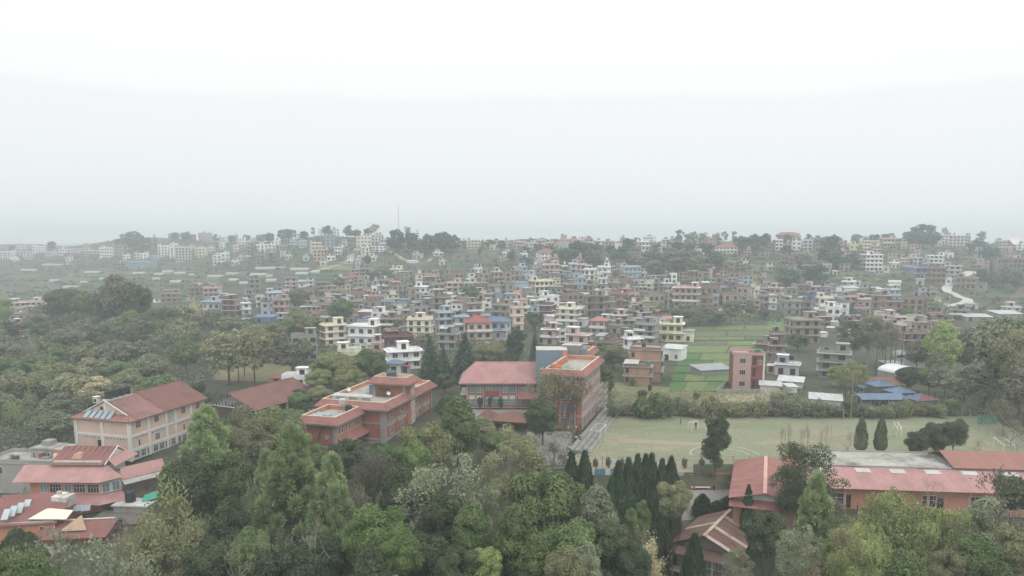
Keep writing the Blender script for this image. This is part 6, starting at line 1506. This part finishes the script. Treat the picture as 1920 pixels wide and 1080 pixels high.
def arc(c, r, a0, a1, lab):
    b = MB(); n = 24
    for i in range(n):
        q = [a0 + (a1 - a0) * (i + k) / n for k in (0, 1)]
        b.add([(c.x + rr_ * math.cos(a), c.y + rr_ * math.sin(a), .034) for a, rr_ in ((q[0], r - .09), (q[0], r + .09), (q[1], r + .09), (q[1], r - .09))], [(0, 1, 2, 3)])
    setting(b.build('field_marking', MARK))
c = P(1360, 853, 0)
arc(c, 6.3, 0, math.pi, ''); arc(c, 4.4, 0, math.pi, '')
for u0, v0, u1, v1 in ((1690, 799, 1690, 820), (1690, 799, 1730, 800)):
    a, d = P(u0, v0, 0), P(u1, v1, 0); n_ = Vector((-(d - a).y, (d - a).x, 0)).normalized() * .06
    b = MB(); b.add([tuple(q + Vector((0, 0, .034))) for q in (a + n_, d + n_, d - n_, a - n_)], [(0, 1, 2, 3)]); setting(b.build('field_marking', MARK))
# painted wall below the near edge of the pitch
def wallrun(lab, cols, x0, x1, y, z0, z1, name='painted_wall'):
    t = thing(name, lab, 'wall', (x0, y, z0), 0); n_ = len(cols)
    MB().box(0, x1 - x0, .06, .22, 0, z1 - z0 - .05).build('backing', CONC, t)
    for k, c in enumerate(cols): MB().box((x1 - x0) * k / n_ + .04, (x1 - x0) * (k + 1) / n_ - .04, 0, .055, .02, z1 - z0).build('panel', c, t)
pb_ = mat('panel_blue', (86,136,160), .8, .15); pw = mat('panel_white', (200,204,204), .8, .1); pt = mat('panel_teal', (120,160,166), .8, .15); pbr = mat('panel_brown', (104,86,76), .85, .2); ptan = mat('panel_tan', (186,122,82), .85, .15); pg_ = mat('panel_grey', (156,164,168), .8, .15)
wallrun('blue and white painted wall below the near edge of the pitch', [pg_, pw, pb_, pb_, pw, pt, pb_, pw, pg_, pt, pw, pb_], 12.5, 23.5, 125.2, -1.7, .25)
wallrun('grey and white boards left of the brown yard wall', [pg_, pg_, pw, pg_], 24.6, 29.6, 124.4, -2.4, -.2)
wallrun('dark brown yard wall ending in a tan panel by the gym', [pbr, pbr, pbr, pbr, ptan, ptan, ptan], 29.8, 38.5, 124.6, -2.6, -.3)
t = thing('yard_bench', 'low pink bench in front of the brown yard wall', 'bench', (30.5, 122.2, T(30.5, 122.2)), 0)
MB().box(0, 3.2, 0, .6, .42, .5).build('seat', MATS['pale_pink_sheet'], t)
for x in (.2, 3.0): MB().box(x - .08, x + .08, .08, .52, 0, .42).build('leg', CONC, t)
t = thing('white_board', 'small white signboard standing above the blue painted wall', 'board', (16.8, 126.2, .0), 0)
MB().box(0, 1.5, 0, .06, .6, 1.6).build('board', pw, t)
for x in (.15, 1.35): MB().box(x - .04, x + .04, .065, .13, 0, 1.6).build('post', STEEL, t)
for i, u in enumerate((1119, 1143, 1168, 1288, 1320)):
    p = P(u, 884, 0); tree('bush', 'woodb', (p.x, 126.2, 0), 1.2, 2.0, 'slim clipped posts of ivy along the near edge of the pitch')
def person(p, rz, shirt, pants, lab, group=None, pose=0, hair=(28,24,22), s=1.0):
    key = pose
    if key not in PM:
        sk = {0: [((0,0,.95),.14),((0,0,1.22),.15),((0,0,1.42),.12),((0,0,1.5),.06),((0,.01,1.63),.1),((0,.01,1.74),.07)],}[0]
        vs = [q[0] for q in sk]; rs = [q[1] for q in sk]; ed = [(i, i + 1) for i in range(5)]
        st = (.0, .26, .12)[pose]
        for sd in (-1, 1):
            o = len(vs); f = st * sd
            vs += [(sd * .1, 0, .88), (sd * .11, -f * .55, .48), (sd * .11, -f + (.06 if f < 0 else 0), .06), (sd * .12, -f - .15, .03)]; rs += [.1, .065, .045, .035]; ed += [(0, o), (o, o + 1), (o + 1, o + 2), (o + 2, o + 3)]
            o = len(vs); g = -f * .7
            vs += [(sd * .2, 0, 1.4), (sd * .26, -g * .3 + .03, 1.13), (sd * .25, -g * .8 - .05, .9), (sd * .25, -g * .9 - .08, .8)]; rs += [.06, .048, .036, .034]; ed += [(2, o), (o, o + 1), (o + 1, o + 2), (o + 2, o + 3)]
        me = bpy.data.meshes.new('person'); me.from_pydata(vs, ed, []); ob = bpy.data.objects.new('person', me); COL.objects.link(ob)
        md = ob.modifiers.new('skin', 'SKIN'); md.use_smooth_shade = True
        for i, r in enumerate(rs): me.skin_vertices[0].data[i].radius = (r, r * .85); 
        me.skin_vertices[0].data[0].use_root = True
        sb = ob.modifiers.new('sub', 'SUBSURF'); sb.levels = 1; sb.render_levels = 1
        dg = bpy.context.evaluated_depsgraph_get(); m2 = bpy.data.meshes.new_from_object(ob.evaluated_get(dg)); bpy.data.objects.remove(ob)
        PM[key] = m2
    m = PM[key].copy(); m.materials.clear()
    for q in (mat('cloth_%d_%d_%d' % shirt, shirt, .9, .1), mat('cloth_%d_%d_%d' % pants, pants, .9, .1), mat('skin', (150,108,84), .7, .05), mat('shoe', (30,28,28), .6, .1), mat('hair', hair, .8, .1)): m.materials.append(q)
    idx = []
    for f in m.polygons:
        c = f.center; z = c.z
        idx.append(3 if z < .09 else 1 if z < .95 and abs(c.x) < .2 else 2 if z > 1.48 or (abs(c.x) > .2 and z < 1.05) else 0)
    m.polygons.foreach_set('material_index', idx)
    o = put('person', m, None, p, rz, (s, s, s)); tag(o, lab, 'person', group, False)
    h = MB(); h.lathe([(.085, 1.66), (.105, 1.7), (.1, 1.77), (.06, 1.82)], 10, 0, (0, .02, 0)); h.build('hair', MATS['hair'], o)
    return o
PM = {}
person(P(1276, 796, 0), 1.0, (160,40,44), (150,40,42), 'person in red crouched far out on the sports field', s=.8, pose=2)
person(P(1304.5, 805, 0), -.4, (34,36,40), (60,62,66), 'dark-dressed person walking by the tiny goal frame', pose=1)
person(P(1316, 853, 0), .6, (36,36,40), (190,190,190), 'dark-topped person by the white curved marking', pose=1)
person(P(1338, 926, T(30, 118)), -1.2, (30,32,36), (34,36,40), 'person in dark clothes striding across the yard', pose=1, s=.95)
person(P(1379, 934, T(33, 117)), .3, (34,32,34), (40,38,40), 'person in dark clothes standing near the gym corner', pose=2)
person(P(1301, 926, T(28.5, 118)), 2.2, (170,120,120), (60,60,70), 'person in pale pink by the yard boards', pose=0, s=.9)
rp = random.Random(4)
DESC = ['standing', 'in step', 'half turned']
n = 0
for i in range(24):
    u = rp.uniform(1060, 1090); v = rp.uniform(808, 838) if i < 15 else rp.uniform(838, 862) - (u - 1060) * .6
    if i >= 19: u = rp.uniform(1052, 1070); v = rp.uniform(850, 872)
    sh = rp.choice([(200,204,206), (206,206,204), (60,72,90), (40,48,60), (170,60,60)])
    o = person(P(u, v, .03), rp.uniform(0, 6.28), sh, rp.choice([(40,46,56), (56,62,70), (48,48,52)]), 'student in %s top by the steps' % {200: 'white', 206: 'white', 60: 'grey blue', 40: 'navy', 170: 'red'}[sh[0]], 'students gathered beside the terrace steps', pose=rp.choice([0, 1, 2]), s=rp.uniform(.82, .98))
    AUTO.append((o, o['label']))
for i, (x, y) in enumerate(((62.0, 115.2), (63.2, 115.0), (55.5, 115.1))):
    person(Vector((x, y, T(x, y))), rp.uniform(0, 6), (70,60,66), (60,56,60), ['left one of two people by the classroom wall', 'right one of two people by the classroom wall', 'lone person by the classroom doors'][i], s=.95)
# poles
def pole(base, h, r, m, lab, arms=0):
    t = thing('utility_pole', lab, 'pole', base, 0); MB().tube((0, 0, -.5), (0, 0, h), r, r * .65, 8).build('shaft', m, t)
    for k in range(arms): MB().box(-.9, .9, -.06, .06, h - .5 - k * .9, h - .38 - k * .9).build('crossarm', m, t)
p = G(448, 717); pole(p, 67 * depth(p) / FPX, .17, POLEM, 'dark utility pole standing on the dry slope', 1)
p = P(808, 796, 0); pole(Vector((p.x * .93, p.y * .93, -1)), 10.6, .16, RUSTP, 'tall thin rusty pole in front of the orange building')
p = G(748, 446); pole(p, 66 * depth(p) / FPX, .24, mat('mast_paint', (120,108,108), .7, .2), 'tall thin radio mast on the ridge')
p = G(814.5, 446); pole(p, 24 * depth(p) / FPX, .5, POLEM, 'short dark mast among the ridge trees')
for i, (u, vb, vt) in enumerate(((1581, 786, 760), (1595, 786, 700), (1850, 592, 548), (1677, 700, 618), (1688, 700, 640), (577, 660, 618), (1562, 600, 560))):
    p = G(u, vb); pole(p, (vb - vt) * depth(p) / FPX, .11, BARKL if i < 2 else STEEL, ['short pale post by the far hedge of the pitch', 'tall pale post by the far hedge of the pitch', 'pale pole by the foot of the winding road', 'tall grey pole among the bare trunks', 'shorter grey pole among the bare trunks', 'grey pole beside the blank block wall house', 'thin grey pole among the lower houses'][i])
rq = random.Random(15)
for i in range(16):
    u, v = rq.uniform(700, 1780), rq.uniform(565, 640)
    if 1250 < u < 1480 and v > 600: v = 598
    p = G(u, v); t = thing('utility_pole', 'thin concrete utility pole', 'pole', p, rq.uniform(0, 3), 'utility poles in the town', True)
    MB().tube((0, 0, -.5), (0, 0, 9.5), .16, .1, 6).build('shaft', CONCL, t); MB().box(-.9, .9, -.06, .06, 8.8, 8.95).build('crossarm', STEEL, t); MB().box(-.6, .6, -.06, .06, 8.0, 8.12).build('crossarm', STEEL, t)
# bare trunks of the tall grove
for i, u in enumerate((1642, 1658, 1668, 1676, 1688)):
    p = G(u, 704); h = (704 - 610) * depth(p) / FPX
    t = thing('leafless_tree', 'straight leafless tree trunk', 'tree', p, 0, 'straight trunks of the grove', True); MB().tube((0, 0, -1), (.3 * (i - 2) * .2, 0, h), .2, .07, 7).build('trunk', BARK, t)
# blue canopies and pale roofs right of the pitch
BLUE_T = mat('tin_u', (70,112,172))
def canopy(lab, u0, u1, v, z, d_, rise, m, posts=4, back=True, yaw=0, wallm=None):
    a = P(u0, v, z); b_ = P(u1, v, z); w_ = (b_ - a).length
    t = thing('canopy', lab, 'canopy', (a.x, a.y, 0), R(yaw))
    n_ = max(3, int(w_ / 1.6))
    for k in range(n_): MB().slab((w_ * k / n_, 0, z + .015 * (k % 2)), (w_ * (k + 1) / n_ + .02, 0, z + .015 * (k % 2)), (w_ * (k + 1) / n_ + .02, d_, z + rise + .015 * (k % 2)), (w_ * k / n_, d_, z + rise + .015 * (k % 2)), .05, 0, .4, .03).build('roof_sheet', m, t)
    for k in range(posts): MB().box(w_ * k / (posts - 1) * .96 + .1, w_ * k / (posts - 1) * .96 + .22, .3, .42, -.5, z - .02).build('post', STEEL, t)
    if back: MB().box(.2, w_ - .2, d_ - .4, d_ - .2, -.5, z + rise - .3).build('back_wall', wallm or mat('shade_wall', (120,116,110), .9, .2), t)
    return t
canopy('long blue tin canopy behind the pitch fence', 1617, 1703, 750, 3.0, 3.5, .8, BLUE_T, 6)
canopy('low blue counter roof under the long blue canopy', 1616, 1640, 765, 1.6, 1.5, .3, BLUE_T, 2, False)
canopy('small blue awning on the timber house', 1612, 1641, 727, 3.2, 1.6, .4, BLUE_T, 3, False)
t = thing('tea_house', 'stepped blue hip roofed pavilion right of the long canopy', 'pavilion', P(1730, 772, 0), R(12))
for k, (x0, x1, y0, y1, z) in enumerate(((-1.5, 4.5, 0, 5, 2.5), (-3.2, 2.4, 5.1, 10, 3.3), (-4.6, .8, 10.1, 15, 4.0))):
    MB().box(x0 + .4, x1 - .4, y0 + .4, y1 - .4, -.5, z - .05).build('wall', mat('shade_wall', (120,116,110), .9, .2), t)
    cx_, cy_ = (x0 + x1) / 2, (y0 + y1) / 2; cs = [(x0, y0, z), (x1, y0, z), (x1, y1, z), (x0, y1, z)]
    for j in range(4): MB().slab(cs[j], cs[(j + 1) % 4], (cx_ + .02, cy_, z + 1.2), (cx_ - .02, cy_, z + 1.2), .06, 0, .5).build('roof_slope', mat('maroon_tin', (128,84,86), .6, .2) if k == 0 and j == 0 else BLUE_T, t)
def arched(lab, u, v, w_, d_, z, yaw, m):
    p = P(u, v, 0); t = thing('tin_shelter', lab, 'shelter', p, R(yaw)); 
    for k in range(8):
        a0, a1 = math.pi * k / 8, math.pi * (k + 1) / 8
        f = lambda a: (-math.cos(a) * w_ / 2, z + math.sin(a) * 1.5)
        MB().slab((f(a0)[0], 0, f(a0)[1]), (f(a1)[0] + .01, 0, f(a1)[1]), (f(a1)[0] + .01, d_, f(a1)[1]), (f(a0)[0], d_, f(a0)[1]), .04).build('roof_sheet', m, t)
    MB().box(-w_/2 + .1, w_/2 - .1, .2, d_ - .2, -.5, z).build('wall', CONC, t)
arched('bright white curved roof shelter behind the dark bush', 1700, 712, 9.5, 6, 2.2, 20, mat('white_sheet', (222,224,224), .5, .05))
arched('grey curved tin shelter behind the white one', 1708, 690, 9, 8, 3.0, -15, MATS['tin_g'])
# fences
def fence(lab, pts, h, step, rails=3, m=STEEL, name='mesh_fence'):
    o = Vector(pts[0]); t = thing(name, lab, 'fence', o, 0)
    for a, b_ in zip(pts, pts[1:]):
        a = Vector(a) - o; b_ = Vector(b_) - o; n_ = max(1, int((b_ - a).length / step))
        for k in range(n_ + 1):
            q = a.lerp(b_, k / n_); MB().tube(q, q + Vector((0, 0, h)), .055, n=5).build('post', m, t)
        for r in range(rails):
            z = h * (r + 1) / rails - .03; MB().tube(a + Vector((0, 0, z)), b_ + Vector((0, 0, z)), .022, n=4).build('rail', m, t)
fence('tall pale mesh fence along the far right edge of the pitch', [tuple(P(1612, 781, 0)), tuple(P(1770, 781, 0))], 5.0, 2.9)
fence('low wire fence along the near edge of the pitch', [(13, 126.9, 0), (56, 126.9, 0)], 2.0, 2.8)
fence('tall fence down the right side of the pitch', [tuple(P(1790, 778, 0)), tuple(P(1905, 850, 0))], 3.0, 4.0)
t = thing('sheet_fence', 'three green tin sheets at the right corner of the pitch', 'fence', P(1832, 795, 0), R(-4))
for k in range(3): MB().box(k * 1.35, k * 1.35 + 1.25, 0, .05, 0, 2.1).build('sheet', mat('green_sheet', (96,140,112), .6, .15, .6, objvar=.1), t)
t = thing('garden_wall', 'low pale wall round the pink house by the green field', 'wall', P(1345, 738, 0), R(0))
MB().box(0, 12.0, 0, .2, 0, 1.1).build('wall_panel', CONC, t); o = MB().box(0, 15, 0, .2, 0, 1.1).build('wall_panel', CONC, t, (-.1, .25, 0), R(62))
t = thing('roadside_wall', 'long white arched wall below the dark red house', 'wall', G(430, 602), R(8))
for k in range(9): MB().box(k * 1.9, k * 1.9 + 1.8, 0, .2, -.5, 1.6).build('wall_panel', WHITE, t)
# the brick shell house and the pink house by the field are built larger and closer than the town
def shell():
    p = P(1218, 724, 0); t = thing('brick_house', 'big unfinished brick house with a lower front block and green tank', 'house', (p.x, p.y, 0), R(-14))
    KW = MATS['wall_K']
    def vol(x0, x1, y0, y1, h, fl, tag_):
        MB().box(x0, x1, y0, y1, -1, h).build('wall', mat('pale_brick_wall', (172,138,118), .9, .16, .5, fine=.1), t)
        for f in range(1, fl + 1): MB().box(x0 - .35, x1 + .7, y0 - .35, y1 + .1, h * f / fl - .16, h * f / fl + .02).build('floor_slab', CONC, t)
        for x in (x0 - .05, (x0 + x1) / 2, x1 - .25): MB().box(x, x + .3, y0 - .06, y0 + .2, -1, h - .18).build('column', COLMAT, t)
        b = MB(); ring(b, x0, x1, y0, y1, h + .03, h + .8, .15); b.build('parapet', KW, t)
        for f in range(fl):
            for y in np.arange(y0 + 1.5, y1 - .5, 2.6): put('window', WKEYS[2], t, (x1, float(y), h * f / fl + .7), ROT['R'])
            put('window', WKEYS[2], t, (x0 + .9, y0, h * f / fl + .9), 0, (.6, 1, .7))
    vol(-7.0, 0, 0, 6, 5.2, 2, 'a'); vol(-6.0, 2.6, 6.05, 15, 9.0, 3, 'b')
    MB().slab((-7.2, -.3, 5.95), (-3.2, -.3, 5.95), (-3.2, 5.9, 6.2), (-7.2, 5.9, 6.2), .06, 0, .8).build('roof_sheet', CONCL, t)
    q = Matrix.Translation((p.x, p.y, 0)) @ Matrix.Rotation(R(-14), 4, 'Z')
    tank(q @ Vector((-.8, 1.2, 5.24)), .62, 1.5, 'green tank on the lower block of the brick shell house', GREENP)
    tank(q @ Vector((-2.5, 10, 9.05)), .62, 1.4, 'black tank on the top roof of the brick shell house')
shell()
def pink():
    p = P(1373, 730, 0); t = thing('pink_house', 'plain pink three-storey house with maroon stair strip standing by the green field', 'house', (p.x, p.y, 0), R(-8)); t.scale = (.8, .85, .97)
    H_ = 9.6
    PK = mat('pink_wall', (184,154,148), .9, .1, .4); MR = mat('maroon_wall_paint', (136,84,82), .9, .12, .4)
    MB().box(0, 5.8, 0, 8, -.8, H_).build('wall', PK, t); MB().box(5.8, 9.6, .4, 8, -.8, H_ - .2).build('stair_wall', MR, t); MB().box(-.06, -.003, 0, 8, -.8, H_).build('side_wall', MR, t); MB().box(9.6, 10.2, .5, 8, -.8, H_ - .3).build('edge_wall', WHITE, t)
    b = MB(); ring(b, -.1, 10.2, -.1, 8.1, H_ + .002, H_ + .7, .15); b.build('parapet', PK, t)
    wm = win_mesh(2.0, 1.4, FRW, GLASS, (2, 0)); wd = win_mesh(.9, 2.0, FRB, DARK, (0, 0)); ws = win_mesh(1.0, 1.2, FRW, GLASSL, (1, 0))
    for f in range(3):
        window(t, wm, 'F', 3.0, 0, f * 3.15 + 1.0); window(t, wd, 'F', 6.8, .4, f * 3.15 + .5, 'door')
        if f: MB().box(5.9, 8.0, -.6, .39, f * 3.15 - .1, f * 3.15 + .45).build('balcony', MR, t)
    window(t, ws, 'F', 8.6, .4, 7.0)
    q = Matrix.Translation((p.x, p.y, 0)) @ Matrix.Rotation(R(-8), 4, 'Z') @ Matrix.Diagonal((.8, .85, .97, 1))
    tank(q @ Vector((8.2, 3, H_ - .2)), .75, 1.6, 'green tank on the roof of the pink house by the field', GREENP)
pink()
# big dish on the ridge
p = G(1895, 466); k = depth(p) / FPX
t = thing('satellite_dish', 'huge white satellite dish on the right ridge', 'dish', p, 0)
MB().tube((0, 0, 0), (0, 0, 15 * k), 1.2, .8, 10).build('pedestal', CONCL, t)
pr = [(14 * k * s, 5 * k * s * s) for s in (.08, .3, .5, .7, .85, 1.0)]
o = MB().lathe(pr + [(13.6 * k, 5 * k), (9.6 * k, 2.6 * k), (1.2 * k, .3 * k)], 28).build('reflector', WHITE, t, (0, 0, 16 * k)); o.rotation_euler = (R(62), 0, R(20))
for f in o.data.polygons: f.use_smooth = True

# ------------------------------------------------------------------ haze
hz = MB().box(-4100, 4100, -320, 4400, -22, 80)
hm = bpy.data.materials.new('haze'); hm.use_nodes = True; t_ = hm.node_tree; t_.nodes.clear()
ho = t_.nodes.new('ShaderNodeOutputMaterial'); pv = t_.nodes.new('ShaderNodeVolumePrincipled')
pv.inputs['Color'].default_value = (.90, .975, 1.0, 1); pv.inputs['Density'].default_value = HAZE_DENSITY; pv.inputs['Anisotropy'].default_value = .2
t_.links.new(pv.outputs[0], ho.inputs['Volume'])
setting(hz.build('haze', hm), 'stuff')

# ------------------------------------------------------------------ say where each of the repeated things stands
LMK = [(255,800,'the peach hall'),(500,745,'the rust shed'),(690,775,'the orange building'),(935,725,'the red school block'),(1032,675,'the blue stair tower'),(1110,745,'the four-storey red building'),(1420,900,'the gabled gym'),(1570,880,'the flat roof'),(1750,900,'the long pink roof'),(1330,1020,'the rusty house'),
       (120,890,'the lodge'),(60,980,'the solar panels'),(1259,620,'the yellow house'),(1213,623,'the grey rendered house'),(1350,660,'the green fields'),(1222,700,'the brick shell house'),(1402,697,'the pink field house'),(1660,755,'the blue canopy'),(1805,555,'the winding road'),(1895,450,'the huge dish'),(1785,447,'the ridge hall'),
       (748,430,'the radio mast'),(832,600,'the pale blue house'),(932,615,'the blue tin roof'),(626,625,'the pale yellow house'),(572,650,'the blank block wall'),(434,575,'the dark red house'),(1888,495,'the bare concrete frame'),(330,470,'the white ridge blocks'),(617,453,'the teal tower'),(265,493,'the flat blue hall'),
       (447,690,'the dark pole'),(1030,565,'the white windowless block'),(1160,560,'the orange house'),(1287,553,'the pink banded house'),(1068,592,'the cream tower house'),(1015,540,'the pale apartment house'),(1185,508,'the pale blue row'),(745,512,'the cream hillside house'),(790,547,'the red striped house'),(385,440,'the pink hilltop house'),
       (1503,615,'the wide brown house'),(1688,578,'the big brick house'),(1728,510,'the blue three-storey house'),(1632,490,'the white corner block'),(1545,568,'the cream frame house'),(1400,440,'the long ridge roof'),(1204,457,'the arched white house'),(1630,458,'the cream ridge house'),(1362,468,'the red roofed ridge house'),
       (500,596,'the bright blue shed'),(20,620,'the narrow blue house'),(20,500,'the left fields'),(130,580,'the dark round tree'),(1345,830,'the pitch-side tree'),(880,455,'the pale ridge house'),(1062,457,'the grey ridge shed'),(650,490,'the dirt road'),(1450,520,'the terraces'),(755,590,'the garage row'),(640,560,'the brown brick row'),
       (580,1020,'the big bare tree'),(560,900,'the big pine'),(320,980,'the bamboo'),(1700,990,'the willow'),(830,930,'the silver tree'),(1210,900,'the cypress row'),(715,1020,'the bright green tree'),(1018,780,'the round dark tree'),(1780,640,'the lime tree'),(1890,680,'the right edge'),(1060,960,'the central trees'),(150,680,'the left wood')]
def place(o):
    u, v = project(o.location)
    b_ = sorted((math.hypot((u - a[0]) * .8, (v - a[1]) * 1.6), a) for a in LMK)
    d, a = b_[0]
    du, dv = u - a[0], v - a[1]
    if d < 9: rel = 'beside'
    elif abs(du) > abs(dv) * 1.2: rel = 'left of' if du < 0 else 'right of'
    else: rel = 'behind' if dv < 0 else 'in front of'
    return rel + ' ' + a[2], u
ORD = {1: '', 2: 'second ', 3: 'third ', 4: 'fourth ', 5: 'fifth ', 6: 'sixth ', 7: 'seventh ', 8: 'eighth '}
groups_ = {}
counts = {}
for o, d in AUTO: counts[d] = counts.get(d, 0) + 1
for o, d in AUTO:
    pl, u = place(o); groups_.setdefault((d, pl), []).append((u, o))
for (d, pl), L_ in groups_.items():
    L_.sort(key=lambda q: q[0]); n_ = len(L_)
    for i, (u, o) in enumerate(L_):
        if n_ == 1: lab = d + ' ' + pl
        elif n_ == 2: lab = d + ' ' + pl + (', left' if i == 0 else ', right')
        else: lab = d + ' ' + pl + (', leftmost' if i == 0 else ', rightmost' if i == n_ - 1 else f', {ORD.get(i + 1, str(i + 1) + "th ")}from left')
        wd = lab.split()
        for cut in (' with balcony slabs', ' with concrete frame', ' a roof stair house| a stair house', ' beside the terrace steps', ' flat-roofed| flat', ' unfinished', ', the| ,', ' rendered', ' roof stair| stair', ' hip', ' with column stubs', ' four-storey red', ' roof tank| tank', ' by the steps', ' flat| ', ' a stair house| stairs'):
            if len(lab.split()) > 16: a_, _, b_ = cut.partition('|'); lab = lab.replace(a_, b_)
        o['label'] = lab
